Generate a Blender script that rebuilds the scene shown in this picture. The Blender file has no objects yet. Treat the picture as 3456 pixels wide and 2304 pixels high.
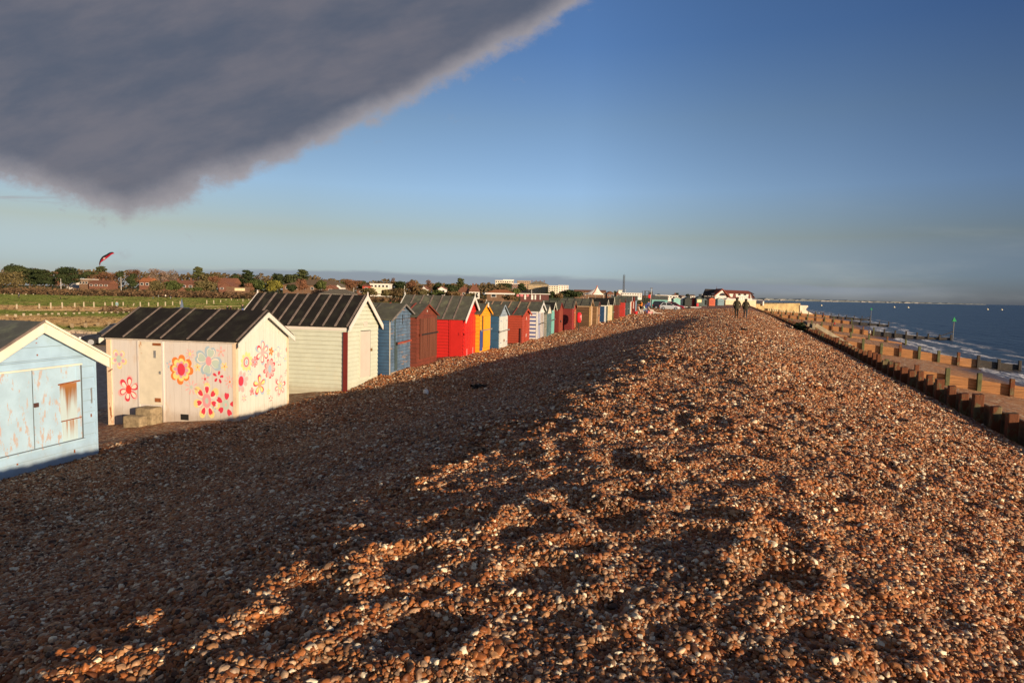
import bpy, bmesh, math, random
import numpy as np
from mathutils import Vector, Matrix, Euler
rnd = random.Random(7)
R = math.radians
S = bpy.context.scene
COL = S.collection
# ------------------------------------------------------------------ camera maths (eye at the origin, +Y ahead, metres)
FPX, PW, PH = 2100.0, 3456, 2304
PITCH, ROLL = math.atan(157 / 2100.0), R(1.146)
FW = Vector((0, math.cos(PITCH), -math.sin(PITCH)))
UP0 = Vector((0, math.sin(PITCH), math.cos(PITCH)))
CR = Vector((1, 0, 0)) * math.cos(ROLL) + UP0 * math.sin(ROLL)
CU = Vector((-1, 0, 0)) * math.sin(ROLL) + UP0 * math.cos(ROLL)

def ray(px, py):
    return FW + CR * ((px - PW / 2) / FPX) - CU * ((py - PH / 2) / FPX)

def at(px, py, Y):
    d = ray(px, py); return d * (Y / d.y)

def onz(px, py, z):
    d = ray(px, py); return d * (z / d.z)

BETA = R(19.5)      # the beach runs along this bearing: s = along the beach, t = towards the sea
SB, CB = math.sin(BETA), math.cos(BETA)

def W2(s, t, z=0.0):
    return Vector((s * SB + t * CB, s * CB - t * SB, z))

def ST(p):
    return p[0] * SB + p[1] * CB, p[0] * CB - p[1] * SB
SEA_Z, FIELD_Z = -7.6, -4.4
# ------------------------------------------------------------------ terrain
_rs = np.random.RandomState(5)
_lat = _rs.rand(6, 256, 256)

def vnoise(x, y, k):
    x = np.asarray(x, float); y = np.asarray(y, float)
    xi = np.floor(x).astype(int); yi = np.floor(y).astype(int)
    fx = x - xi; fy = y - yi
    fx = fx * fx * (3 - 2 * fx); fy = fy * fy * (3 - 2 * fy)
    L = _lat[k]
    a = L[xi % 256, yi % 256]; b = L[(xi + 1) % 256, yi % 256]
    c = L[xi % 256, (yi + 1) % 256]; d = L[(xi + 1) % 256, (yi + 1) % 256]
    return (a * (1 - fx) + b * fx) * (1 - fy) + (c * (1 - fx) + d * fx) * fy - 0.5

def sm(u):
    u = np.clip(u, 0, 1); return u * u * (3 - 2 * u)

_dn = 5200
_ds = _rs.rand(_dn) ** 1.3 * 70 - 2
_dt = _rs.rand(_dn) * 9.5 - 3.2
_dr = 0.07 + 0.15 * _rs.rand(_dn) ** 2
_dd = (0.14 + 0.22 * _rs.rand(_dn)) * _dr

def ground(s, t, dents=True):
    s = np.asarray(s, float); t = np.asarray(t, float)
    floor = np.interp(s, [-10, 9, 14, 18, 22, 28, 36, 46, 60, 72, 80, 100, 150, 330],
                      [-3.55, -3.52, -3.57, -3.46, -3.12, -3.1, -3.05, -2.88, -2.74, -2.52, -2.27, -2.25, -2.4, -2.6])
    crest = np.interp(s, [-10, 0, 10, 30, 60, 100, 200, 330], [-1.68, -1.65, -1.68, -1.72, -1.72, -1.85, -2.25, -2.6])
    te = np.interp(s, [0, 10, 30, 64, 100], [-1.8, -1.75, -1.4, -0.6, -0.2])
    tf = np.interp(s, [0, 30, 64, 100], [-9.8, -9.3, -8.0, -7.5])
    lin = np.interp(s, [0, 25, 50], [0.42, 0.40, 0.25])
    wav = 0.9 * vnoise(s / 5.5 + 3, t * 0 + 1.5, 0)
    u = np.clip((te + wav - t) / (te - tf), 0, 1)
    left = crest + (floor - crest) * ((1 - lin) * sm(u) + lin * u)
    back = np.clip((-13.2 - t) / 9, 0, 1) * np.where(s < 95, 1.0, np.clip((125 - s) / 30, 0, 1))
    left = left + back * (FIELD_Z - 0.1 - floor)
    far = np.where(s >= 95, np.clip((-36 - t) / 8, 0, 1), 0.0)
    left = left + far * (FIELD_Z - 0.1 - left)
    zw = np.interp(s, [0, 18, 57, 100, 330], [-3.4, -3.3, -3.02, -2.9, -3.0])
    v = np.clip((t - 0.2) / 6.4, 0, 1)
    z = np.where(t < te + wav, left, crest + (zw - crest) * v ** 1.35)
    amp = np.clip(1.3 - np.abs(t + 1) / 14, 0.35, 1.0)
    amp = amp * np.clip(1.35 - s / 70, 0.4, 1)
    z = z + amp * (0.10 * vnoise(s / 5, t / 4, 1) + 0.045 * vnoise(s / 1.7, t / 1.5, 2)
                   + 0.05 * vnoise(s / 0.62, t / 0.55, 3) + 0.034 * vnoise(s / 0.24, t / 0.22, 4))
    if dents:
        shp = z.shape; zf = z.ravel(); sf = s.ravel(); tf_ = t.ravel()
        order = np.argsort(sf); ss = sf[order]
        for a, b, r, d in zip(_ds, _dt, _dr, _dd):
            i0 = np.searchsorted(ss, a - 3.2 * r); i1 = np.searchsorted(ss, a + 3.2 * r)
            if i1 <= i0: continue
            idx = order[i0:i1]
            q = ((sf[idx] - a) ** 2 + (tf_[idx] - b) ** 2) / (r * r)
            zf[idx] += -d * np.exp(-q * 1.4) + 0.45 * d * np.exp(-(np.sqrt(q) - 1.5) ** 2 * 4)
        z = zf.reshape(shp)
    return z

def gnd(s, t):
    return float(ground(np.array([s]), np.array([t]), False)[0])

def gpx(px, py, lo=2, hi=400):
    """where the pixel's ray meets the shingle (used once, to plant a thing on the ground)"""
    d = ray(px, py)
    k = lo
    while k < hi:
        p = d * k; s, t = ST(p)
        if p.z <= gnd(s, t): return Vector((p.x, p.y, gnd(s, t)))
        k *= 1.004
    return d * hi
# ------------------------------------------------------------------ materials
MATS = {}

def nodes_of(name):
    m = bpy.data.materials.new(name); m.use_nodes = True
    nt = m.node_tree; nt.nodes.clear()
    o = nt.nodes.new('ShaderNodeOutputMaterial'); b = nt.nodes.new('ShaderNodeBsdfPrincipled')
    nt.links.new(b.outputs[0], o.inputs[0])
    return m, nt, b

class G:
    """small node-graph helper"""
    def __init__(s, nt): s.nt = nt
    def n(s, typ, **kw):
        x = s.nt.nodes.new(typ)
        for k, v in kw.items(): setattr(x, k, v)
        return x
    def put(s, v, sock):
        if isinstance(v, bpy.types.NodeSocket): s.nt.links.new(v, sock)
        elif v is not None: sock.default_value = v
    def m(s, op, a, b=None, c=None, clamp=False):
        x = s.n('ShaderNodeMath', operation=op, use_clamp=clamp)
        s.put(a, x.inputs[0]); s.put(b, x.inputs[1]); s.put(c, x.inputs[2]); return x.outputs[0]
    def mr(s, v, a, b, c=0.0, d=1.0, smooth=True):
        x = s.n('ShaderNodeMapRange', interpolation_type='SMOOTHSTEP' if smooth else 'LINEAR')
        for i, q in enumerate((v, a, b, c, d)): s.put(q, x.inputs[i])
        return x.outputs[0]
    def mix(s, f, a, b, mode='MIX'):
        x = s.n('ShaderNodeMix', data_type='RGBA', blend_type=mode)
        s.put(f, x.inputs[0])
        for v, i in ((a, 6), (b, 7)):
            if isinstance(v, (tuple, list)): v = tuple(v)[:3] + (1,)
            s.put(v, x.inputs[i])
        return x.outputs[2]
    def noise(s, vec, scale, detail=3, rough=0.55, out=0):
        x = s.n('ShaderNodeTexNoise'); s.put(vec, x.inputs['Vector'])
        x.inputs['Scale'].default_value = scale; x.inputs['Detail'].default_value = detail; x.inputs['Roughness'].default_value = rough
        return x.outputs[out]
    def map(s, vec, scale=(1, 1, 1), loc=(0, 0, 0)):
        x = s.n('ShaderNodeMapping'); s.put(vec, x.inputs[0]); x.inputs['Scale'].default_value = scale; x.inputs['Location'].default_value = loc
        return x.outputs[0]
    def ramp(s, v, stops, const=False):
        x = s.n('ShaderNodeValToRGB'); e = x.color_ramp.elements
        if const: x.color_ramp.interpolation = 'CONSTANT'
        while len(e) < len(stops): e.new(0.5)
        for q, (p, c) in zip(e, stops): q.position = p; q.color = tuple(c)[:3] + (1,)
        s.put(v, x.inputs[0]); return x.outputs[0]
    def obj(s): return s.n('ShaderNodeTexCoord').outputs['Object']
    def pos(s): return s.n('ShaderNodeNewGeometry').outputs['Position']
    def sep(s, v):
        x = s.n('ShaderNodeSeparateXYZ'); s.put(v, x.inputs[0]); return x.outputs
    def bump(s, h, strength, dist, bsdf):
        x = s.n('ShaderNodeBump'); x.inputs['Strength'].default_value = strength; x.inputs['Distance'].default_value = dist
        s.put(h, x.inputs['Height']); s.nt.links.new(x.outputs[0], bsdf.inputs['Normal'])

def mat(name, col, rough=0.75, var=0.16, scale=3.0, stretch=(1, 1, 1), bump=0.0, bscale=None, peel=None, metal=0.0, spec=0.35, dirt=None, world=False, foot=None):
    """painted / weathered surface. peel=(colour, amount, stretch, scale); dirt=(colour, amount)"""
    if name in MATS: return MATS[name]
    m, nt, b = nodes_of(name); g = G(nt)
    co = g.pos() if world else g.obj()
    mp = g.map(co, stretch)
    n1 = g.noise(mp, scale, 5, 0.6)
    c = g.mix(g.mr(n1, 0.25, 0.75), tuple(x * (1 - var) for x in col), tuple(min(1, x * (1 + var)) for x in col))
    if dirt:
        n3 = g.noise(g.map(co, (1, 1, 0.35), (3, 1, 7)), 2.3, 6, 0.65)
        c = g.mix(g.mr(n3, 0.62 - dirt[1] * 0.3, 0.85 - dirt[1] * 0.2), c, dirt[0])
    if foot:   # mud and salt splashed up the lowest boards
        zf = g.m('ADD', g.sep(co)[2], g.m('MULTIPLY', g.noise(g.map(co, (1, 1, 0.6), (2, 8, 1)), 5.0, 5, 0.7), -0.5))
        c = g.mix(g.m('MULTIPLY', g.mr(zf, 0.12, -0.28), 0.55), c, foot)
    if peel:
        n2 = g.noise(g.map(co, peel[2], (5, 2, 1)), peel[3], 6, 0.7)
        th = 0.72 - peel[1] * 0.35
        c = g.mix(g.mr(n2, th, th + 0.05), c, peel[0])
    nt.links.new(c, b.inputs['Base Color'])
    b.inputs['Roughness'].default_value = rough; b.inputs['Metallic'].default_value = metal
    b.inputs['Specular IOR Level'].default_value = spec
    if bump: g.bump(g.noise(mp, bscale or scale * 3, 5, 0.65), bump, 0.02, b)
    MATS[name] = m
    return m
# ------------------------------------------------------------------ mesh helper
class MB:
    def __init__(s): s.v = []; s.f = []; s.mi = []; s.sm = []; s.cur = 0; s.smooth = False
    def add(s, vs, fs):
        o = len(s.v); s.v += [tuple(p) for p in vs]
        for f in fs:
            s.f.append(tuple(o + i for i in f)); s.mi.append(s.cur); s.sm.append(s.smooth)
        return s
    def box(s, x0, x1, y0, y1, z0, z1):
        return s.add([(x0, y0, z0), (x1, y0, z0), (x1, y1, z0), (x0, y1, z0), (x0, y0, z1), (x1, y0, z1), (x1, y1, z1), (x0, y1, z1)],
                     [(3, 2, 1, 0), (4, 5, 6, 7), (0, 1, 5, 4), (1, 2, 6, 5), (2, 3, 7, 6), (3, 0, 4, 7)])
    def ext(s, pts, d):
        """polygon (list of 3-vectors) extruded by vector d"""
        d = Vector(d); n = len(pts); P = [Vector(p) for p in pts]
        return s.add(P + [p + d for p in P], [tuple(range(n - 1, -1, -1)), tuple(range(n, 2 * n))] + [(i, (i + 1) % n, n + (i + 1) % n, n + i) for i in range(n)])
    def tube(s, p, q, r0, r1=None, n=8, cap=True):
        p = Vector(p); q = Vector(q); r1 = r0 if r1 is None else r1
        d = (q - p).normalized(); a = d.orthogonal().normalized(); b = d.cross(a)
        vs = []
        for c, r in ((p, r0), (q, r1)):
            vs += [c + (a * math.cos(2 * math.pi * i / n) + b * math.sin(2 * math.pi * i / n)) * r for i in range(n)]
        fs = [(i, (i + 1) % n, n + (i + 1) % n, n + i) for i in range(n)]
        if cap: fs += [tuple(range(n - 1, -1, -1)), tuple(range(n, 2 * n))]
        return s.add(vs, fs)
    def beam(s, p, q, w, h, up=(0, 0, 1)):
        p = Vector(p); q = Vector(q); d = (q - p).normalized(); a = d.cross(Vector(up))
        a = (a.normalized() if a.length > 1e-6 else d.orthogonal().normalized()); b = a.cross(d)
        vs = [c + a * (i * w / 2) + b * (j * h / 2) for c in (p, q) for i, j in ((-1, -1), (1, -1), (1, 1), (-1, 1))]
        return s.add(vs, [(3, 2, 1, 0), (4, 5, 6, 7), (0, 1, 5, 4), (1, 2, 6, 5), (2, 3, 7, 6), (3, 0, 4, 7)])
    def ell(s, c, r, nu=10, nv=6, M=None):
        c = Vector(c); vs = []; fs = []
        for j in range(nv + 1):
            th = math.pi * j / nv
            for i in range(nu):
                ph = 2 * math.pi * i / nu
                p = Vector((r[0] * math.sin(th) * math.cos(ph), r[1] * math.sin(th) * math.sin(ph), r[2] * math.cos(th)))
                if M: p = M @ p
                vs.append(c + p)
        for j in range(nv):
            for i in range(nu):
                fs.append((j * nu + i, (j + 1) * nu + i, (j + 1) * nu + (i + 1) % nu, j * nu + (i + 1) % nu))
        return s.add(vs, fs)
    def ring(s, loops, cap=True):
        n = len(loops[0]); vs = [p for l in loops for p in l]; fs = []
        for j in range(len(loops) - 1):
            for i in range(n): fs.append((j * n + i, j * n + (i + 1) % n, (j + 1) * n + (i + 1) % n, (j + 1) * n + i))
        if cap: fs += [tuple(range(n - 1, -1, -1)), tuple((len(loops) - 1) * n + i for i in range(n))]
        return s.add(vs, fs)
    def build(s, name, mats, parent=None, bevel=0.0, loc=None):
        me = bpy.data.meshes.new(name); me.from_pydata(s.v, [], s.f)
        for m in (mats if isinstance(mats, (list, tuple)) else [mats]): me.materials.append(m)
        me.polygons.foreach_set('material_index', s.mi); me.polygons.foreach_set('use_smooth', s.sm)
        bm = bmesh.new(); bm.from_mesh(me); bmesh.ops.recalc_face_normals(bm, faces=bm.faces); bm.to_mesh(me); bm.free()
        o = bpy.data.objects.new(name, me); COL.objects.link(o)
        if loc is not None: o.location = loc
        if parent: o.parent = parent
        if bevel:
            b = o.modifiers.new('bevel', 'BEVEL'); b.width = bevel; b.segments = 2; b.limit_method = 'ANGLE'
        return o

def tag(o, label=None, cat=None, group=None, kind=None):
    if label: o['label'] = label
    if cat: o['category'] = cat
    if group: o['group'] = group
    if kind: o['kind'] = kind
    return o

def empty(name, loc, rz=0.0, label=None, cat=None, group=None):
    o = bpy.data.objects.new(name, None); COL.objects.link(o); o.location = loc; o.rotation_euler = (0, 0, rz)
    o.empty_display_size = 0.2
    return tag(o, label, cat, group)

def copy_tree(o, parent=None):
    c = o.copy(); COL.objects.link(c)
    if parent: c.parent = parent
    for ch in [x for x in o.children]: copy_tree(ch, c)
    return c
# ------------------------------------------------------------------ camera, light, sky
S.render.resolution_x, S.render.resolution_y = 1024, 682
cd = bpy.data.cameras.new('camera'); cam = bpy.data.objects.new('camera', cd); COL.objects.link(cam)
cd.sensor_width = 36; cd.lens = FPX / PW * 36; cd.clip_start = 0.1; cd.clip_end = 60000
cam.matrix_world = Matrix((CR, CU, -FW)).transposed().to_4x4()
S.camera = cam
S.view_settings.view_transform = 'Standard'; S.view_settings.look = 'None'; S.view_settings.exposure = 0.55; S.view_settings.gamma = 1
SUN_AZ, SUN_EL = 138.0, 8.6            # bearing clockwise from +Y, height
sd = Vector((math.sin(R(SUN_AZ)) * math.cos(R(SUN_EL)), math.cos(R(SUN_AZ)) * math.cos(R(SUN_EL)), math.sin(R(SUN_EL))))
ld = bpy.data.lights.new('sun', 'SUN'); ld.energy = 5.0; ld.angle = R(0.5); ld.color = (1.0, 0.775, 0.53)
lo = bpy.data.objects.new('sun', ld); COL.objects.link(lo); lo.rotation_euler = (-sd).to_track_quat('-Z', 'Y').to_euler(); lo.location = sd * 60

w = bpy.data.worlds.new('World'); S.world = w; w.use_nodes = True
nt = w.node_tree; nt.nodes.clear(); g = G(nt)
out = g.n('ShaderNodeOutputWorld'); bg = g.n('ShaderNodeBackground'); nt.links.new(bg.outputs[0], out.inputs[0])
sky = g.n('ShaderNodeTexSky', sky_type='NISHITA'); sky.sun_disc = False
sky.sun_elevation = R(SUN_EL); sky.sun_rotation = R(SUN_AZ); sky.altitude = 10; sky.air_density = 1.0; sky.dust_density = 0.6; sky.ozone_density = 2.2
dirn = g.n('ShaderNodeTexCoord').outputs['Generated']
x, y, z = g.sep(dirn)
ahead = g.mr(y, 0.05, 0.25)
ys = g.m('MAXIMUM', y, 0.02)
p = g.m('DIVIDE', x, ys); q = g.m('DIVIDE', z, ys)
zz = g.m('MAXIMUM', z, 0.0)
# deeper blue overhead, paler and greener low down
tint = g.ramp(g.m('MULTIPLY', zz, 1.0), [(0.0, (0.66, 0.81, 1.56)), (0.035, (0.69, 0.84, 1.48)), (0.09, (0.89, 0.80, 0.88)), (0.16, (0.98, 0.98, 1.2)), (0.26, (0.88, 0.88, 1.02)), (0.36, (0.62, 0.74, 1.02)), (1.0, (0.4, 0.6, 1.0))])
base = g.mix(1.0, sky.outputs[0], tint, 'MULTIPLY')
# the sky darkens towards the right, at a right angle to the sun
side = g.ramp(g.m('MULTIPLY_ADD', x, 0.5, 0.5), [(0.0, (1.0, 0.94, 0.87)), (0.34, (1.05, 0.99, 0.91)), (0.55, (1.26, 1.24, 1.22)), (0.65, (1.05, 1.04, 1.04)), (0.72, (0.93, 0.93, 0.96)), (0.82, (0.62, 0.66, 0.76))])
base = g.mix(ahead, base, g.mix(1.0, base, side, 'MULTIPLY'))
SKYK = 0.0886; CLK = (1 / (SKYK * 2 ** 0.55),) * 3
# big cloud sheet, upper left (a bank of stratocumulus over the land)
cv = g.n('ShaderNodeCombineXYZ'); g.put(p, cv.inputs[0]); g.put(q, cv.inputs[1]); pq = cv.outputs[0]
dp = g.m('ADD', p, 0.618)
quad = g.m('ADD', g.m('MULTIPLY', dp, 0.267), g.m('MULTIPLY', g.m('MULTIPLY', dp, dp), 0.288))
line = g.m('MULTIPLY', dp, -0.25)
edge = g.m('ADD', g.m('MAXIMUM', quad, line), 0.112)
rot = g.n('ShaderNodeMapping'); nt.links.new(pq, rot.inputs[0]); rot.inputs['Rotation'].default_value = (0, 0, R(-22)); rot.inputs['Scale'].default_value = (1.0, 1.35, 1)
nA = g.noise(rot.outputs[0], 5.0, 10, 0.62); nB = g.noise(g.map(pq, (1, 1.3, 1)), 19.0, 10, 0.68)
lump = g.m('ADD', g.m('MULTIPLY', g.m('SUBTRACT', nA, 0.5), 0.075), g.m('MULTIPLY', g.m('SUBTRACT', nB, 0.5), 0.055))
dist = g.m('ADD', g.m('SUBTRACT', q, edge), lump)
cover = g.m('MULTIPLY', g.mr(dist, -0.010, 0.020), ahead)
wisp = g.m('MULTIPLY', g.mr(g.noise(rot.outputs[0], 15.0, 6, 0.62), 0.60, 0.74), g.m('MULTIPLY', g.mr(dist, -0.085, -0.012), ahead))
streak = g.m('MULTIPLY', g.mr(g.noise(g.map(pq, (1.5, 16, 1), (2, 5, 0)), 2.4, 6, 0.6), 0.50, 0.66), g.m('MULTIPLY', g.m('MULTIPLY', g.mr(p, -0.60, -0.72), g.mr(q, 0.115, 0.135)), g.m('MULTIPLY', g.mr(q, 0.175, 0.15), ahead)))
cover = g.m('MAXIMUM', cover, g.m('MAXIMUM', g.m('MULTIPLY', wisp, 0.75), g.m('MULTIPLY', streak, 0.7)))
# unseen overhead extension of the cloud sheet, added to cut the ambient skylight
over = g.mr(g.m('SUBTRACT', z, g.m('MULTIPLY', x, 0.45)), 0.50, 0.66)
cover = g.m('MAXIMUM', cover, over)
inner = g.m('MAXIMUM', g.mr(g.m('ADD', dist, g.m('MULTIPLY', g.m('SUBTRACT', nB, 0.5), -0.05)), 0.0, 0.055), over)
nC = g.noise(g.map(rot.outputs[0], (0.9, 1.9, 1)), 3.6, 7, 0.6)
cbody = g.mix(g.mr(nC, 0.32, 0.70), (0.098, 0.116, 0.162), (0.172, 0.166, 0.196))
ccol = g.mix(inner, (0.36, 0.335, 0.355), cbody)
clouded = g.mix(g.m('MULTIPLY', cover, 0.97), base, g.mix(1.0, ccol, CLK, 'MULTIPLY'))
# thin grey-blue bars low over the horizon
bar = g.noise(g.map(pq, (1.0, 7, 1), (4, 0.3, 0)), 2.2, 7, 0.6)
topq = g.m('ADD', g.m('MULTIPLY_ADD', p, -0.010, 0.031), g.m('MULTIPLY', g.m('SUBTRACT', bar, 0.5), 0.045))
barm = g.m('MULTIPLY', g.mr(g.m('SUBTRACT', topq, q), -0.001, 0.006), g.mr(q, 0.0, 0.018))
barm = g.m('MULTIPLY', g.m('MULTIPLY', barm, g.m('MULTIPLY', g.mr(p, -0.70, -0.5), g.mr(p, 0.80, 0.5))), ahead)
clouded = g.mix(g.m('MULTIPLY', barm, 0.78), clouded, g.mix(1.0, (0.25, 0.29, 0.35), CLK, 'MULTIPLY'))
# pale high veil
veil = g.noise(g.map(pq, (1.2, 7, 1), (1, 2, 0)), 2.0, 5, 0.55)
clouded = g.mix(g.m('MULTIPLY', g.m('MULTIPLY', g.mr(veil, 0.5, 0.8), g.mr(q, 0.2, 0.04)), g.m('MULTIPLY', ahead, 0.25)), clouded, g.mix(1.0, (0.5, 0.52, 0.5), CLK, 'MULTIPLY'))
nt.links.new(clouded, bg.inputs[0]); bg.inputs[1].default_value = SKYK
# ------------------------------------------------------------------ shingle
PEB = [(0.0, (0.039, 0.025, 0.016)), (0.18, (0.178, 0.059, 0.019)), (0.35, (0.324, 0.116, 0.035)), (0.52, (0.378, 0.166, 0.060)), (0.66, (0.173, 0.121, 0.082)), (0.76, (0.443, 0.238, 0.105)), (0.86, (0.356, 0.272, 0.194)), (0.915, (0.562, 0.386, 0.232)), (0.958, (0.750, 0.683, 0.507))]
m, nt, b = nodes_of('shingle'); g = G(nt); MATS['shingle'] = m
co = g.pos()
v1 = g.n('ShaderNodeTexVoronoi'); g.put(co, v1.inputs['Vector']); v1.inputs['Scale'].default_value = 24
v2 = g.n('ShaderNodeTexVoronoi'); g.put(co, v2.inputs['Vector']); v2.inputs['Scale'].default_value = 8.5
v3 = g.n('ShaderNodeTexVoronoi'); g.put(co, v3.inputs['Vector']); v3.inputs['Scale'].default_value = 3.2
r1 = g.sep(v1.outputs['Color'])[0]; r2 = g.sep(v2.outputs['Color'])[0]; r3 = g.sep(v3.outputs['Color'])[1]
dcam = g.n('ShaderNodeVectorMath', operation='LENGTH'); g.put(co, dcam.inputs[0]); dl = dcam.outputs['Value']
f2 = g.mr(dl, 14, 30); f3 = g.mr(dl, 45, 110)
cr = g.mix(f3, g.mix(f2, g.ramp(r1, PEB), g.ramp(r2, PEB)), g.ramp(g.m('MULTIPLY_ADD', r3, 0.6, 0.2), PEB))
big = g.noise(co, 0.55, 5, 0.6); mid = g.noise(co, 4.0, 4, 0.6)
cr = g.mix(1.0, cr, g.mix(g.mr(big, 0.3, 0.7), (0.82, 0.80, 0.80), (1.12, 1.02, 0.92)), 'MULTIPLY')
cr = g.mix(1.0, cr, g.mix(g.mr(mid, 0.3, 0.7), (0.78, 0.78, 0.80), (1.15, 1.12, 1.05)), 'MULTIPLY')
nt.links.new(cr, b.inputs['Base Color']); b.inputs['Roughness'].default_value = 0.62; b.inputs['Specular IOR Level'].default_value = 0.3
h = g.m('ADD', g.m('MULTIPLY', v1.outputs['Distance'], -0.022), g.m('MULTIPLY', g.m('MULTIPLY', v2.outputs['Distance'], -0.06), g.mr(dl, 8, 24)))
h = g.m('ADD', h, g.m('MULTIPLY', g.m('MULTIPLY', v3.outputs['Distance'], -0.13), g.mr(dl, 25, 70)))
bp = g.n('ShaderNodeBump'); bp.inputs['Strength'].default_value = 0.85; bp.inputs['Distance'].default_value = 1.0; g.put(h, bp.inputs['Height']); nt.links.new(bp.outputs[0], b.inputs['Normal'])

def sheet(name, sarr, tarr, Z, material, kind='structure'):
    ss, tt = np.meshgrid(sarr, tarr, indexing='ij')
    zz_ = Z(ss, tt)
    ns, nt_ = ss.shape
    co_ = np.stack([tt.ravel(), ss.ravel(), zz_.ravel()], 1).astype(np.float32)
    i = np.arange((ns - 1) * (nt_ - 1)); a = (i // (nt_ - 1)) * nt_ + i % (nt_ - 1)
    fc = np.stack([a, a + 1, a + nt_ + 1, a + nt_], 1).astype(np.int32)
    me = bpy.data.meshes.new(name); me.vertices.add(len(co_)); me.vertices.foreach_set('co', co_.ravel())
    me.loops.add(fc.size); me.loops.foreach_set('vertex_index', fc.ravel())
    me.polygons.add(len(fc)); me.polygons.foreach_set('loop_start', np.arange(0, fc.size, 4, dtype=np.int32)); me.polygons.foreach_set('loop_total', np.full(len(fc), 4, np.int32))
    me.polygons.foreach_set('use_smooth', np.ones(len(fc), bool))
    me.materials.append(material); me.update(); me.validate()
    o = bpy.data.objects.new(name, me); COL.objects.link(o); o.rotation_euler = (0, 0, -BETA); o['kind'] = kind
    return o, ss, tt

sarr = list(np.arange(-7, 9, 0.075)); c = 9.0
while c < 335: sarr.append(c); c += max(0.075, 0.0085 * c)
tarr = list(np.arange(-46, -16, 1.5)) + list(np.arange(-16, -11, 0.16)) + list(np.arange(-11, 6.45, 0.075)) + [6.5, 6.62]
bank, _, _ = sheet('shingle_bank', np.array(sarr), np.array(tarr), lambda s, t: ground(s, t), MATS['shingle'])
# loose pebbles over the near bank
rs = np.random.RandomState(3)

def wedge(n, r0, r1):
    r = np.sqrt(rs.rand(n) * (r1 * r1 - r0 * r0) + r0 * r0); a = (rs.rand(n) - 0.5) * 2 * R(47)
    return np.sin(a) * r, np.cos(a) * r
PX = []; SC = []
for n, r0, r1, med, sp in ((270000, 1.7, 7.5, 0.0074, 0.50), (900, 1.7, 8, 0.019, 0.25), (230000, 7.5, 15, 0.0120, 0.42), (240000, 15, 27, 0.0195, 0.34), (700, 8, 24, 0.030, 0.25), (300000, 27, 60, 0.031, 0.28), (220000, 60, 150, 0.066, 0.26)):
    X, Y = wedge(n, r0, r1)
    s_, t_ = X * SB + Y * CB, X * CB - Y * SB
    k = (t_ > np.where(s_ > 95, -34, -12.9)) & (t_ < 6.3); X, Y, s_, t_ = X[k], Y[k], s_[k], t_[k]
    zc = ground(s_, t_); rad = med * np.exp(rs.randn(len(X)) * sp)
    rad = np.minimum(rad, 2.8 * med)
    PX.append(np.stack([X, Y, zc + rad * ((0.1 if r0 < 20 else -0.2) + 0.35 * rs.rand(len(X)))], 1)); SC.append(rad)
PX = np.concatenate(PX).astype(np.float32); SC = np.concatenate(SC); N = len(PX)
me = bpy.data.meshes.new('pebbles'); me.vertices.add(N); me.vertices.foreach_set('co', PX.ravel())
scl = np.stack([SC * (0.85 + 0.6 * rs.rand(N)), SC * (0.75 + 0.4 * rs.rand(N)), SC * (0.45 + 0.45 * rs.rand(N))], 1).astype(np.float32)
rot_ = np.stack([rs.randn(N) * 0.35, rs.randn(N) * 0.35, rs.rand(N) * 6.283], 1).astype(np.float32)
for nm, arr in (('scl', scl), ('rot', rot_)):
    me.attributes.new(nm, 'FLOAT_VECTOR', 'POINT').data.foreach_set('vector', arr.ravel())
me.attributes.new('pick', 'INT', 'POINT').data.foreach_set('value', rs.randint(0, 6, N).astype(np.int32))
pm, nt, b = nodes_of('pebble_stone'); g = G(nt)
oi = g.n('ShaderNodeObjectInfo').outputs['Random']
pc = g.ramp(oi, PEB)
tv = g.noise(g.pos(), 60, 4, 0.6); pc = g.mix(1.0, pc, g.mix(g.mr(tv, 0.3, 0.7), (0.75, 0.75, 0.77), (1.2, 1.17, 1.12)), 'MULTIPLY')
bigp = g.noise(g.pos(), 0.55, 5, 0.6)
pc = g.mix(1.0, pc, g.mix(g.mr(bigp, 0.3, 0.7), (0.82, 0.80, 0.80), (1.12, 1.02, 0.92)), 'MULTIPLY')
nt.links.new(pc, b.inputs['Base Color']); b.inputs['Roughness'].default_value = 0.5; b.inputs['Specular IOR Level'].default_value = 0.35
g.bump(g.noise(g.pos(), 130, 3, 0.6), 0.25, 0.004, b)
po = bpy.data.objects.new('pebbles', me); COL.objects.link(po)
tag(po, 'loose brown and white pebbles covering the shingle bank', 'pebbles', kind='stuff')
ng = bpy.data.node_groups.new('scatter_pebbles', 'GeometryNodeTree')
ng.interface.new_socket('Geometry', in_out='INPUT', socket_type='NodeSocketGeometry'); ng.interface.new_socket('Geometry', in_out='OUTPUT', socket_type='NodeSocketGeometry')
gi = ng.nodes.new('NodeGroupInput'); go = ng.nodes.new('NodeGroupOutput'); L = ng.links.new
g2i = ng.nodes.new('GeometryNodeGeometryToInstance')
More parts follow.
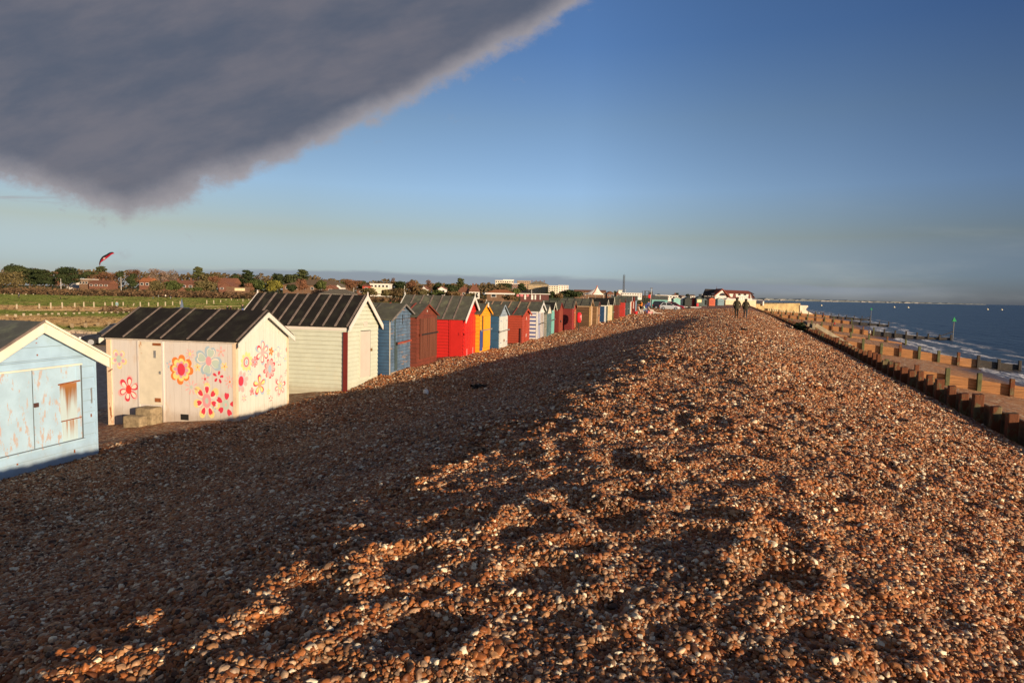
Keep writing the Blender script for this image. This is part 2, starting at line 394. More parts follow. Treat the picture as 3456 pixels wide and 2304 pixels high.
for k in range(6):
    ic = ng.nodes.new('GeometryNodeMeshIcoSphere'); ic.inputs['Radius'].default_value = 1.0; ic.inputs['Subdivisions'].default_value = 3 if k < 2 else 2
    sp = ng.nodes.new('GeometryNodeSetPosition'); nz = ng.nodes.new('ShaderNodeTexNoise'); nz.noise_dimensions = '4D'
    nz.inputs['W'].default_value = k * 7.3; nz.inputs['Scale'].default_value = 0.9 if k < 4 else 1.4; nz.inputs['Detail'].default_value = 1.0
    vm = ng.nodes.new('ShaderNodeVectorMath'); vm.operation = 'SUBTRACT'; vm.inputs[1].default_value = (0.5, 0.5, 0.5)
    vs = ng.nodes.new('ShaderNodeVectorMath'); vs.operation = 'SCALE'; vs.inputs['Scale'].default_value = 1.3 if k < 3 else 1.9
    L(nz.outputs['Color'], vm.inputs[0]); L(vm.outputs[0], vs.inputs[0]); L(vs.outputs[0], sp.inputs['Offset']); L(ic.outputs[0], sp.inputs['Geometry'])
    sh = ng.nodes.new('GeometryNodeSetShadeSmooth'); L(sp.outputs[0], sh.inputs[0])
    L(sh.outputs[0], g2i.inputs[0])
sm_ = ng.nodes.new('GeometryNodeSetMaterial'); sm_.inputs['Material'].default_value = pm; L(g2i.outputs[0], sm_.inputs['Geometry'])
ip = ng.nodes.new('GeometryNodeInstanceOnPoints'); L(gi.outputs[0], ip.inputs['Points']); L(sm_.outputs[0], ip.inputs['Instance']); ip.inputs['Pick Instance'].default_value = True
for nm, typ, sock in (('scl', 'FLOAT_VECTOR', 'Scale'), ('rot', 'FLOAT_VECTOR', 'Rotation'), ('pick', 'INT', 'Instance Index')):
    na = ng.nodes.new('GeometryNodeInputNamedAttribute'); na.data_type = typ; na.inputs['Name'].default_value = nm; L(na.outputs[0], ip.inputs[sock])
L(ip.outputs[0], go.inputs[0])
md = po.modifiers.new('scatter', 'NODES'); md.node_group = ng
me.materials.append(pm)
# ------------------------------------------------------------------ field, land, sand, sea
m, nt, b = nodes_of('field_grass'); g = G(nt); MATS['field_grass'] = m
co = g.pos(); X, Y, Z = g.sep(co)
nb = g.noise(co, 0.045, 4, 0.6); ns = g.noise(g.map(co, (0.35, 1, 1)), 0.5, 6, 0.7); nf = g.noise(co, 3.0, 4, 0.7)
yy = g.m('ADD', Y, g.m('ADD', g.m('MULTIPLY', g.m('SUBTRACT', nb, 0.5), 34), g.m('MULTIPLY', g.m('SUBTRACT', ns, 0.5), 9)))
grass = g.mix(g.mr(ns, 0.3, 0.7), (0.055, 0.075, 0.018), (0.105, 0.12, 0.032))
dry = g.mix(g.mr(nf, 0.3, 0.7), (0.17, 0.105, 0.05), (0.27, 0.19, 0.10))
def band(a, b_, e): return g.m('MULTIPLY', g.mr(yy, a - e, a + e), g.mr(yy, b_ + e, b_ - e))
msk = g.m('MAXIMUM', band(103, 128, 3), band(68, 84, 4))
msk = g.m('MAXIMUM', msk, g.m('MULTIPLY', g.mr(g.noise(co, 0.12, 5, 0.65), 0.52, 0.66), 0.7))
fcol = g.mix(msk, grass, dry)
gravel = g.mix(g.mr(nf, 0.3, 0.7), (0.32, 0.24, 0.18), (0.48, 0.38, 0.29))
fcol = g.mix(g.mr(yy, 62, 56), fcol, gravel)
nt.links.new(fcol, b.inputs['Base Color']); b.inputs['Roughness'].default_value = 0.95; b.inputs['Specular IOR Level'].default_value = 0.1
g.bump(nf, 0.6, 0.15, b)
fld, _, _ = sheet('grass_field', np.array([-300, -50, 0, 50, 100, 200, 330, 600, 1200, 3000, 9000, 20000.]), np.array([-20000, -6000, -2000, -600, -200, -80, -30, -10.]),
                  lambda s, t: np.full(s.shape, FIELD_Z), MATS['field_grass'])
# upright grass and dry stems over the field (too many to count)
rg = random.Random(31); gb = MB()
for i in range(52000):
    Yg = 58 + 215 * rg.random() ** 1.25; pg = -120 + 1900 * rg.random()
    Xg = (pg - PW / 2) / FPX * Yg; sg, tg = ST((Xg, Yg))
    if tg > -24: continue
    hg = rg.uniform(0.10, 0.24) * (0.7 + Yg / 220); wg = rg.uniform(0.25, 0.6) * (0.6 + Yg / 160); an = rg.gauss(0, 0.9); ca, sa = math.cos(an) * wg, math.sin(an) * wg; lx, ly = rg.uniform(-.1, .1), rg.uniform(-.05, .15)
    gb.add([(Xg - ca, Yg - sa, FIELD_Z - 0.02), (Xg + ca, Yg + sa, FIELD_Z - 0.02), (Xg + ca * .7 + lx, Yg + sa * .7 + ly, FIELD_Z + hg), (Xg - ca * .7 + lx, Yg - sa * .7 + ly, FIELD_Z + hg * .8)], [(0, 1, 2, 3)])
tag(gb.build('grass_blades', MATS['field_grass']), 'short green and straw grass standing over the field', 'grass', kind='stuff')
def tw(s): return np.interp(s, [-200, 0, 40, 80, 140, 220, 290, 475, 900, 2000], [23, 25, 26, 27, 31, 40, 47, 52, 56, 60])
m, nt, b = nodes_of('beach_sand'); g = G(nt); MATS['beach_sand'] = m
co = g.obj(); tt_, ss_, zz2 = g.sep(co)
nn = g.noise(co, 1.2, 6, 0.7); n2 = g.noise(co, 9, 4, 0.7); n3 = g.noise(g.map(co, (1, 0.3, 1)), 0.35, 4, 0.6)
sand = g.mix(g.mr(nn, 0.35, 0.65), (0.33, 0.138, 0.048), (0.50, 0.235, 0.090))
peb = g.n('ShaderNodeTexVoronoi'); g.put(co, peb.inputs['Vector']); peb.inputs['Scale'].default_value = 5.5
sand = g.mix(g.m('MULTIPLY', g.mr(n2, 0.42, 0.56), g.mr(n3, 0.36, 0.54)), sand, g.ramp(g.sep(peb.outputs['Color'])[0], PEB))
wet = g.mr(zz2, SEA_Z + 0.6, SEA_Z + 0.12)
sand = g.mix(wet, sand, (0.10, 0.06, 0.04))
nt.links.new(sand, b.inputs['Base Color']); g.put(g.mr(wet, 0, 1, 0.85, 0.3), b.inputs['Roughness']); g.bump(n2, 0.9, 0.10, b)
def sandz(s, t):
    k = (t - 6.7) / (tw(s) - 6.7)
    base = np.where(k < 1, -5.35 + (SEA_Z + 5.35) * np.clip(k, 0, 1) ** 1.15, SEA_Z - (t - tw(s)) * 0.09)
    return np.maximum(base, -14) + 0.10 * vnoise(s / 3, t / 2, 1) + 0.04 * vnoise(s / 0.8, t / 0.8, 2)
sandS = np.concatenate([np.arange(-40, 300, 1.0), np.arange(300, 900, 8), [1000, 1500, 3000]])
sandO, _, _ = sheet('sand_beach', sandS, np.concatenate([np.arange(6.86, 64, 0.7), [70, 90, 120]]), sandz, MATS['beach_sand'])

def sandh(s, t): return float(sandz(np.array([float(s)]), np.array([float(t)]))[0])
m, nt, b = nodes_of('sea_water'); g = G(nt); MATS['sea_water'] = m
co = g.obj(); 
at_ = g.n('ShaderNodeAttribute', attribute_name='shore').outputs['Fac']
n1 = g.noise(g.map(co, (0.5, 0.16, 1)), 1.1, 6, 0.62); n2 = g.noise(g.map(co, (0.16, 0.05, 1)), 1.0, 5, 0.6); n4 = g.noise(g.map(co, (1, 0.55, 1)), 0.02, 4, 0.6)
deep = g.mix(g.mr(n2, 0.3, 0.7), (0.010, 0.022, 0.042), (0.018, 0.034, 0.058))
shal = g.mix(g.mr(at_, 0, 9), (0.14, 0.115, 0.085), deep)
nfo = g.noise(g.map(co, (0.55, 0.12, 1), (0, 3, 0)), 1.0, 6, 0.65)
wv = g.m('SINE', g.m('ADD', g.m('MULTIPLY', at_, 1.15), g.m('MULTIPLY', g.m('SUBTRACT', g.noise(g.map(co, (0.02, 0.055, 1)), 1.0, 4, 0.6), 0.5), 16)))
foam = g.m('MULTIPLY', g.mr(g.m('ADD', nfo, g.m('MULTIPLY', wv, 0.17)), 0.565, 0.66), g.mr(at_, 17, 5))
rim = g.mr(g.m('ADD', at_, g.m('MULTIPLY', g.m('SUBTRACT', nfo, 0.5), 3.0)), 1.7, 0.6)
foam = g.m('MAXIMUM', foam, g.m('MULTIPLY', rim, 0.75))
scol = g.mix(foam, shal, (0.62, 0.62, 0.63))
nt.links.new(scol, b.inputs['Base Color']); g.put(g.mr(foam, 0, 1, 0.3, 0.8), b.inputs['Roughness']); b.inputs['IOR'].default_value = 1.33; b.inputs['Specular IOR Level'].default_value = 0.3
hh = g.m('ADD', g.m('MULTIPLY', n1, 0.7), g.m('MULTIPLY', n2, 2.4))
bp = g.n('ShaderNodeBump'); bp.inputs['Strength'].default_value = 0.75; bp.inputs['Distance'].default_value = 1.0; g.put(hh, bp.inputs['Height']); nt.links.new(bp.outputs[0], b.inputs['Normal'])
seaT = np.concatenate([np.arange(18, 70, 0.8), np.geomspace(70, 26000, 26)])
seaS = np.concatenate([[-20000, -4000, -800, -200], np.arange(-40, 320, 3.0), np.geomspace(321, 30000, 40)])
def seaz(s, t):
    d = np.clip(t - tw(s), 0, 60); fade = np.clip(d / 4, 0, 1) * np.clip((60 - d) / 40, 0, 1)
    return SEA_Z + fade * (0.22 * vnoise(t / 2.3 + 0.8 * vnoise(s / 9, t / 9, 3), s / 13, 1) + 0.08 * vnoise(t / 1.0, s / 4, 2))
sea, ssx, ttx = sheet('sea', seaS, seaT, seaz, MATS['sea_water'])
sea.data.attributes.new('shore', 'FLOAT', 'POINT').data.foreach_set('value', (ttx - tw(ssx)).ravel().astype(np.float32))
# far low coast across the bay
m_coast = mat('far_coast', (0.13, 0.145, 0.15), 0.9, 0.35, 0.004, world=True)
cb = MB()
prev = None; rc = random.Random(4); N_ = 120
for i in range(N_ + 1):
    px = 2480 + (3330 - 2480) * i / N_
    h_ = (22 * (1 - i / N_) ** 0.7 + 6) * (0.55 + 0.9 * rc.random())
    p0 = at(px, 1000, 9000)
    cur = (Vector((p0.x, p0.y, SEA_Z - 1)), Vector((p0.x, p0.y, SEA_Z + h_)), Vector((p0.x, p0.y + 900, SEA_Z + h_ * 0.6)))
    if prev:
        cb.add([prev[0], cur[0], cur[1], prev[1]], [(0, 1, 2, 3)]); cb.add([prev[1], cur[1], cur[2], prev[2]], [(0, 1, 2, 3)])
    prev = cur
cb.build('distant_coast', m_coast)['kind'] = 'structure'
m_block = mat('far_white', (0.36, 0.33, 0.30), 0.8, 0.1, 0.02, world=True)
for i in range(18):
    px = 2560 + (3150 - 2560) * rc.random() ** 2.2
    p0 = at(px, 1000, 8800); hh_ = 5 + 12 * rc.random() * (1 if px < 2750 else 0.25); ww = 12 + 30 * rc.random()
    bb = MB(); bb.box(-ww, ww, -20, 20, -hh_ * 0.2, hh_ * 0.7); bb.box(-ww * 0.5, ww * 0.3, -14, 14, hh_ * 0.7, hh_)
    o = bb.build('coast_building', m_block, loc=(p0.x, p0.y, SEA_Z + 4))
    tag(o, 'tiny pale building on the far coast across the bay', 'building', 'buildings on the far coast')
# ------------------------------------------------------------------ beach huts
def felt(name, col): return mat(name, col, 0.9, 0.22, 2.2, dirt=((col[0] * 1.7 + 0.01, col[1] * 1.8 + 0.012, col[2] * 1.4 + 0.008), 0.5), bump=0.25, bscale=40, spec=0.15)
FELT_DK = felt('roof_felt_black', (0.016, 0.014, 0.013)); FELT_GR = felt('roof_felt_green', (0.085, 0.084, 0.066)); FELT_GY = felt('roof_felt_grey', (0.075, 0.08, 0.075))
BATT = mat('batten_wood', (0.17, 0.13, 0.11), 0.85, 0.3, 5); BATT_D = mat('batten_dark', (0.07, 0.065, 0.055), 0.85, 0.3, 5); BATT_O = mat('batten_tan', (0.33, 0.21, 0.13), 0.85, 0.3, 5)
WHITE = mat('white_gloss', (0.598, 0.598, 0.558), 0.45, 0.05, 2, dirt=((0.50, 0.40, 0.28), 0.25))
RUST = mat('rust', (0.23, 0.075, 0.025), 0.9, 0.4, 14); STEEL = mat('galvanised_steel', (0.38, 0.38, 0.37), 0.45, 0.2, 6, metal=0.6); IRON = mat('black_iron', (0.02, 0.018, 0.017), 0.6, 0.2, 6)
DARKGAP = mat('dark_gap', (0.012, 0.011, 0.010), 0.95, 0.1)

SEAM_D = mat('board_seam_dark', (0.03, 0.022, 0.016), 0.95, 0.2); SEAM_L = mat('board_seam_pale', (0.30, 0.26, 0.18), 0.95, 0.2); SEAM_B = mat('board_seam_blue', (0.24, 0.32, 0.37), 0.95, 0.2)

class Hut:
    """local frame: x = seaward normal of the gable (gable plane x=0, body x<0), y along the gable (0..w), z up; origin = near front corner"""
    def __init__(h, C, a, w, L, E, Rg, label, ov=0.10, ovf=0.14, lean=0.0, name='beach_hut'):
        h.w, h.L, h.E, h.R, h.ov, h.ovf = w, L, E, Rg, ov, ovf
        h.sl = (Rg - E) / (w / 2)
        h.r = empty(name, C, -R(a), label, 'beach hut', 'wooden beach huts in the row along the shingle' if name == 'beach_hut' else None)
        if lean: h.r.rotation_euler = (R(lean), 0, -R(a))
    def top(h, y): return h.E + h.sl * min(y, h.w - y)
    def boards(h, mb, face, style, size=0.15, d=0.014, u0=None, u1=None, z0=-0.35, gap=0.006, seam=0.013):
        """weatherboards on 'side' (y=0), 'far' (y=w) or 'gable' (x=0)"""
        W_ = h.w if face == 'gable' else h.L
        u0 = 0 if u0 is None else u0; u1 = W_ if u1 is None else u1
        def P(u, z, n):
            if face == 'gable': return (n, u, z)
            if face == 'side': return (-u, -n, z)
            return (-u, h.w + n, z)
        tf = h.top if face == 'gable' else (lambda u: h.E)
        if style == 'h':
            z = 0.0; zs = [z0]
            while z < h.R: zs.append(z); z += size
            zs = sorted(set(zs + ([h.E] if face == 'gable' else [])))
            for a, b in zip(zs, zs[1:]):
                if a >= (h.R if face == 'gable' else h.E) - 0.01: break
                b = min(b, (h.R - 0.005) if face == 'gable' else h.E)
                def ext(zq):
                    if face != 'gable' or zq <= h.E: return u0, u1
                    k = (zq - h.E) / h.sl; return max(u0, k), min(u1, h.w - k)
                (a0, a1), (b0, b1) = ext(a), ext(b)
                if a1 - a0 < 0.02: continue
                c_ = b - seam if b < h.E - 0.02 or face == 'gable' else b; (c0, c1) = ext(c_)
                mb.add([P(a0, a, d), P(a1, a, d), P(c1, c_, 0.004), P(c0, c_, 0.004), P(a0, a, 0), P(a1, a, 0)], [(0, 1, 2, 3), (4, 5, 1, 0)])
                if c_ < b:
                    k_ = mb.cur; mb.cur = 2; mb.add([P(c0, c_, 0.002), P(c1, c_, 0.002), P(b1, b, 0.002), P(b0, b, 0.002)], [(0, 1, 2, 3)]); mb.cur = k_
        else:
            n = max(1, round((u1 - u0) / size)); st = (u1 - u0) / n
            us = [u0 + i * st for i in range(n + 1)]
            for a, b in zip(us, us[1:]):
                cuts = [a + gap, b - gap]
                if face == 'gable' and a < h.w / 2 < b: cuts.insert(1, h.w / 2)
                poly = [P(cuts[0], z0, d), P(cuts[-1], z0, d)] + [P(q, tf(q), d) for q in reversed(cuts)]
                k = len(poly); back = [P(cuts[0], z0, 0), P(cuts[-1], z0, 0)] + [P(q, tf(q), 0) for q in reversed(cuts)]
                mb.add(poly + back, [tuple(range(k))] + [(i, (i + 1) % k, k + (i + 1) % k, k + i) for i in range(k)])
    def walls(h, side, gable, sm_='h', gm='h', ss=0.15, gs=0.15, d=0.014, seam=None):
        mb = MB(); e = 0.0
        prof = [(0, 0, -0.35), (0, h.w, -0.35), (0, h.w, h.E), (0, h.w / 2, h.R), (0, 0, h.E)]
        mb.cur = 0; n = len(prof); mb.ext(prof, (-h.L, 0, 0))
        mb.mi[0] = 1; mb.mi[1] = 0
        mb.cur = 0; h.boards(mb, 'side', sm_, ss, d); h.boards(mb, 'far', sm_, ss, d)
        mb.cur = 1; h.boards(mb, 'gable', gm, gs, d)
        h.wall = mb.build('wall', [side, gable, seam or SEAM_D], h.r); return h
    def roof(h, m, th=0.035):
        w, ov = h.w, h.ov; ze = h.E - ov * h.sl; x0, x1 = -h.L - 0.1, h.ovf; o = 0.022
        pr = [(x1, -ov, ze + o), (x1, w / 2, h.R + o), (x1, w + ov, ze + o), (x1, w + ov, ze + o + th), (x1, w / 2, h.R + o + th * 1.1), (x1, -ov, ze + o + th)]
        mb = MB(); mb.ext(pr, (x0 - x1, 0, 0)); h.rf = mb.build('roof', m, h.r, bevel=0.006); h.th = th; return h
    def battens(h, m, xs, wd=0.05, ht=0.03, k0=0.0, skew=0.0, name='roof_batten'):
        w, ov = h.w, h.ov; ze = h.E - ov * h.sl; o = 0.022 + h.th
        for x in xs:
            yi = -ov + k0 * (w / 2 + ov); zi = ze + k0 * (w / 2 + ov) * h.sl; wq = wd * rnd.uniform(0.85, 1.2); sk = rnd.uniform(-0.012, 0.012)
            pr = [(x, yi, zi + o - 0.01), (x, w / 2, h.R + o - 0.008), (x, w - yi, zi + o - 0.01), (x, w - yi, zi + o + ht), (x, w / 2, h.R + o + ht), (x, yi, zi + o + ht)]
            P = [Vector(q) + Vector((sk * (1 if i in (0, 5) else 0), 0, 0)) for i, q in enumerate(pr)]
            MB().ext(P, (-wq, 0, 0)).build(name, m, h.rf)
        return h
    def barge(h, m, dep=0.13, th=0.03, rise=0.075, both=True, finial=False, name='bargeboard', x=None):
        w, ov = h.w, h.ov
        for xx in ([h.ovf + 0.002] + ([-h.L - 0.1 - th - 0.002] if both else [])) if x is None else [x]:
            for sgn in (0, 1):
                f = (lambda y: y) if sgn == 0 else (lambda y: w - y)
                z = lambda y: h.E + h.sl * y
                y0 = -ov - 0.02
                pts = [(xx, f(y0), z(y0) + rise), (xx, f(w / 2 - 0.0015), z(w / 2) + rise), (xx, f(w / 2 - 0.0015), z(w / 2) + rise - dep * math.hypot(1, h.sl)), (xx, f(y0), z(y0) + rise - dep * math.hypot(1, h.sl))]
                MB().ext(pts, (th, 0, 0)).build(name, m, h.r)
            if finial:
                MB().ext([(xx + 0.006, w / 2 - 0.05, h.R + rise - 0.16), (xx + 0.006, w / 2 + 0.05, h.R + rise - 0.16), (xx + 0.006, w / 2 + 0.012, h.R + rise + 0.10), (xx + 0.006, w / 2 - 0.012, h.R + rise + 0.10)], (th, 0, 0)).build('finial', m, h.r)
        return h
    def fascia(h, m, hgt=0.10):
        z1 = h.E - 0.01
        for y in (-0.045, h.w + 0.02): MB().box(-h.L, 0.0, y, y + 0.025, z1 - hgt, z1).build('fascia', m, h.r)
        return h
    def box(h, name, m, x0, x1, y0, y1, z0, z1, parent=None, bevel=0.0):
        return MB().box(x0, x1, y0, y1, z0, z1).build(name, m, parent or h.r, bevel=bevel)
    def corner(h, m, s=0.05, which=(0, 1), z0=-0.3):
        for k in which:
            y = -0.022 if k == 0 else h.w - s + 0.022
            h.box('corner_post', m, -s + 0.02, 0.022, y, y + s, z0, h.E - 0.03)
        return h
    def door(h, m, y0, y1, z0, z1, planks=6, x=0.018, th=0.03, name='door', gap=0.005):
        mb = MB(); st = (y1 - y0) / planks
        mb.box(x, x + th * 0.6, y0, y1, z0, z1)
        for i in range(planks): mb.box(x + th * 0.6, x + th, y0 + i * st + gap, y0 + (i + 1) * st - gap, z0 + 0.002, z1 - 0.002)
        return mb.build(name, m, h.r)
    def bar(h, m, y0, y1, z, x=0.05, hgt=0.06, tilt=0.0, brackets=True, bm=None):
        b = MB().beam((x + 0.02, y0, z), (x + 0.02, y1, z + tilt), 0.03, hgt).build('locking_bar', m, h.r)
        if brackets:
            for y, zz in ((y0, z), (y1, z + tilt)): MB().box(x, x + 0.05, y - 0.05, y + 0.05, zz - hgt * 0.9, zz + hgt * 0.9).build('bracket', bm or STEEL, b)
        return b

def paint(name, col, **k): return mat(name, col, k.pop('rough', 0.55), k.pop('var', 0.10), k.pop('scale', 2.5), **k)
NEAR_T = -12.5
# --- 1 pale blue hut at the left edge of the frame
BLUE = paint('pale_blue_paint', (0.314, 0.460, 0.594), peel=((0.46, 0.36, 0.30), 0.12, (1, 1, 0.5), 3.0), dirt=((0.30, 0.42, 0.42), 0.2), foot=(0.25, 0.24, 0.2))
BLUE2 = paint('pale_blue_shutter', (0.351, 0.497, 0.612), peel=((0.42, 0.345, 0.31), 0.47, (1, 2.6, 0.7), 4.6))
CREAM = paint('cream_trim', (0.664, 0.634, 0.522), dirt=((0.46, 0.25, 0.12), 0.12))
a = 13.5; wq = 2.42
F = Vector((-8.70, 12.89, -3.51)); C = F - Vector((math.sin(R(a)), math.cos(R(a)), 0)) * wq
h = Hut(C, a, wq, 3.2, 2.08, 2.78, 'pale blue beach hut with peeling shutter and rust streaks, nearest to the camera', ov=0.16, ovf=0.16)
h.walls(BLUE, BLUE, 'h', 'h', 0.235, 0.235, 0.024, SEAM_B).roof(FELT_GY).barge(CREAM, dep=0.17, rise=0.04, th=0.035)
MB().ext([(h.ovf + 0.04, -0.19, h.E - 0.19 * h.sl + 0.045), (h.ovf + 0.04, wq / 2 - 0.002, h.R + 0.045), (h.ovf + 0.04, wq / 2 - 0.002, h.R + 0.09), (h.ovf + 0.04, -0.19, h.E - 0.19 * h.sl + 0.09)], (0.03, 0, 0)).build('verge_strip', BATT, h.r)
MB().ext([(h.ovf + 0.04, wq + 0.19, h.E - 0.19 * h.sl + 0.045), (h.ovf + 0.04, wq / 2 + 0.002, h.R + 0.045), (h.ovf + 0.04, wq / 2 + 0.002, h.R + 0.09), (h.ovf + 0.04, wq + 0.19, h.E - 0.19 * h.sl + 0.09)], (0.03, 0, 0)).build('verge_strip', CREAM, h.r)
sh = h.door(BLUE2, 0.06, 2.06, 0.42, 1.92, 2, x=0.016, name='shutter', gap=0.003)
tag(sh, 'peeling pale blue shutter streaked with rust')
SG = mat('shutter_gap', (0.10, 0.12, 0.13), 0.95, 0.2)
for y0, y1, z0, z1 in ((0.035, 0.058, 0.40, 1.93), (2.062, 2.088, 0.40, 1.93), (0.04, 2.08, 0.416, 0.432), (1.052, 1.068, 0.43, 1.92)): h.box('shutter_gap', SG, 0.036, 0.0475, y0, y1, z0, z1)
for y in (0.12, 2.0): h.box('shutter_batten', BLUE2, 0.0465, 0.058, y - 0.045, y + 0.045, 0.44, 1.91)
h.box('shutter_rail', CREAM, 0.02, 0.075, 0.04, 2.08, 1.925, 1.955); h.box('shutter_sill', BLUE2, 0.02, 0.07, 0.04, 2.12, 0.385, 0.415)
MB().box(0.047, 0.075, 1.07, 1.15, 1.22, 1.30).build('padlock', mat('padlock_brown', (0.07, 0.03, 0.025), 0.6, 0.3, 20), sh)
# the rusty metal plate on the shutter, with its run marks
m, nt, b = nodes_of('rust_streaks'); gg = G(nt); co = gg.obj(); xx, yy_, zz_ = gg.sep(co)
st = gg.noise(gg.map(co, (1, 9, 0.35)), 1.0, 6, 0.6)
k = gg.mr(gg.m('ADD', st, gg.m('MULTIPLY', gg.m('SUBTRACT', zz_, 1.2), 0.55)), 0.42, 0.72)
cc = gg.mix(k, (0.40, 0.50, 0.52), (0.24, 0.095, 0.02)); cc = gg.mix(gg.mr(zz_, 1.45, 1.57), cc, (0.30, 0.12, 0.035))
nt.links.new(cc, b.inputs['Base Color']); b.inputs['Roughness'].default_value = 0.8
MB().box(0.047, 0.056, 1.60, 2.00, 0.86, 1.58).build('rusty_plate', m, sh)
m, nt, b = nodes_of('rust_streaks_low'); gg = G(nt); co = gg.obj(); xx, yy_, zz_ = gg.sep(co)
st = gg.noise(gg.map(co, (1, 20, 0.6), (0, 4, 0)), 1.0, 5, 0.65)
cc = gg.mix(gg.m('MULTIPLY', gg.mr(st, 0.42, 0.66), gg.mr(zz_, 0.40, 0.85)), (0.42, 0.56, 0.60), (0.33, 0.15, 0.05))
nt.links.new(cc, b.inputs['Base Color'])
MB().box(0.047, 0.054, 1.62, 2.03, 0.44, 0.835).build('rusty_plate', m, sh)
MB().beam((0.066, 1.56, 1.585), (0.066, 2.02, 1.61), 0.03, 0.025).build('hinge', RUST, sh); MB().beam((0.062, 1.60, 0.85), (0.062, 2.03, 0.86), 0.02, 0.018).build('hinge', RUST, sh)
for (y, z) in ((1.2, 2.2), (1.19, 2.42), (0.75, 0.25), (1.9, 0.2), (0.2, 0.15), (2.3, 1.0), (2.3, 0.86), (1.2, 2.55)):
    MB().box(0.012, 0.018, y - 0.014, y + 0.014, z - 0.05, z + 0.014).build('rust_spot', RUST, h.r)
h.corner(BLUE, 0.05, (1,))
h.box('hasp', STEEL, 0.016, 0.03, 2.30, 2.325, 1.1, 1.42)
# --- 2 white hut painted with flowers
FWHITE = paint('white_planks', (0.581, 0.537, 0.495), rough=0.6, var=0.04, stretch=(6, 6, 0.4), dirt=((0.52, 0.38, 0.26), 0.3), foot=(0.30, 0.22, 0.15)); FCREAM = paint('cream_planks', (0.598, 0.590, 0.522), var=0.08, stretch=(6, 6, 0.4), peel=((0.42, 0.34, 0.24), 0.22, (1, 5, 0.35), 3.0), foot=(0.33, 0.25, 0.17))
DOORC = paint('rust_stained_door', (0.614, 0.554, 0.432), peel=((0.42, 0.17, 0.05), 0.22, (1, 1, 0.4), 2.2)); POSTR = paint('rust_stained_post', (0.66, 0.50, 0.34), peel=((0.36, 0.13, 0.04), 0.4, (1, 1, 0.3), 3))
FC = (-7.39, 16.57, -3.58); fa = 11.0
h = Hut(FC, fa, 2.55, 4.03, 2.21, 2.93, 'white beach hut painted with bright flowers under a black felt roof', ov=0.10, ovf=0.16)
h.walls(FWHITE, FCREAM, 'v', 'v', 0.235, 0.22, 0.012).roof(FELT_DK, 0.04)
h.battens(BATT, [0.14, -0.72, -1.35, -2.18, -2.62, -3.35, -4.05], 0.05, 0.025)
h.barge(FCREAM, dep=0.12, rise=0.012, th=0.03); h.fascia(mat('grey_fascia', (0.46, 0.40, 0.34), 0.8, 0.25, 6), 0.07)
h.corner(POSTR, 0.10, (0, 1)); MB().box(-4.0, -3.86, -0.04, -0.012, -0.3, 2.12).build('corner_post', POSTR, h.r)
# door on the long side (x from left edge); local x = -u
fl = h
df = MB(); df.box(-2.96, -2.24, -0.036, -0.013, 0.36, 2.10); dr = df.build('door', DOORC, h.r)
tag(dr, 'cream door with rusty hinges and concrete steps below')
MB().box(-2.50, -2.25, -0.055, -0.037, 2.00, 2.07).build('hinge', RUST, dr); MB().box(-2.47, -2.29, -0.052, -0.037, 0.44, 0.55).build('hinge', RUST, dr)
MB().box(-2.31, -2.26, -0.06, -0.037, 1.22, 1.30).build('padlock', STEEL, dr); MB().box(-2.48, -2.41, -0.048, -0.037, 1.66, 1.86).build('hasp', STEEL, dr)
MB().box(-2.235, -2.19, -0.04, -0.012, -0.3, 2.11).build('door_post', FWHITE, h.r); MB().box(-3.01, -2.965, -0.04, -0.012, 0.1, 2.11).build('door_post', FWHITE, h.r)
MB().box(-1.70, -1.45, -0.016, -0.0125, -0.02, 0.14).build('vent', DARKGAP, h.r)
MB().beam((-3.93, -0.06, 1.22), (-3.80, -0.06, 1.30), 0.02, 0.02).build('hook', RUST, h.r)
# painted flowers: thin paint layers, each flower its own mesh
PC = {k: paint('paint_' + k, c, var=0.04, rough=0.5) for k, c in dict(crimson=(0.62, 0.045, 0.075), red=(0.78, 0.05, 0.035), orange=(0.80, 0.20, 0.04), yellow=(0.80, 0.62, 0.22), pink=(0.70, 0.29, 0.31), lilac=(0.60, 0.32, 0.40), peach=(0.72, 0.33, 0.19), blue=(0.34, 0.45, 0.52), green=(0.44, 0.52, 0.45), cream=(0.72, 0.64, 0.53), paleyellow=(0.74, 0.58, 0.24), palepink=(0.70, 0.38, 0.36)).items()}

def flower(face, u, v, layers, label, stretch=1.0, clip=None):
    """layers: (colour, 'disc'|'petal'|'heart', distance, radial half length, half width, count, phase deg)"""
    mb = MB(); keys = []; off = 0.0145 if face == 'gable' else 0.0145
    for li, Ls in enumerate(layers):
        col, kind, dist, a_, b_, n, ph = Ls
        if col not in keys: keys.append(col)
        mb.cur = keys.index(col); d = off + 0.0012 * li
        for i in range(n):
            an = R(ph) + 2 * math.pi * i / n + (rnd.uniform(-0.06, 0.06) if n > 1 else 0); jj = rnd.uniform(0.9, 1.1) if n > 1 else 1
            pts = []
            for k_ in range(16):
                q = 2 * math.pi * k_ / 16; rr = math.cos(q) * a_ * jj; tt = math.sin(q) * b_ * jj
                if kind == 'heart':
                    tt = math.sin(q) * b_ * (0.62 + 0.5 * (rr / a_ + 1) / 2); rr = rr - (0.32 * a_ if k_ == 0 else 0)
                if kind == 'drop': tt = math.sin(q) * b_ * (0.5 + 0.5 * (rr / a_ + 1) / 2)
                x = (dist * jj + rr) * math.sin(an) + tt * math.cos(an); y = (dist * jj + rr) * math.cos(an) - tt * math.sin(an)
                x += u; y = y * stretch + v
                if clip is not None: x = max(x, clip)
                pts.append((d, x, y) if face == 'gable' else (x, -d, y))
            mb.add(pts, [tuple(range(16))])
    mb.build('painted_flower', [PC[k_] for k_ in keys], fl.r)['label'] = label
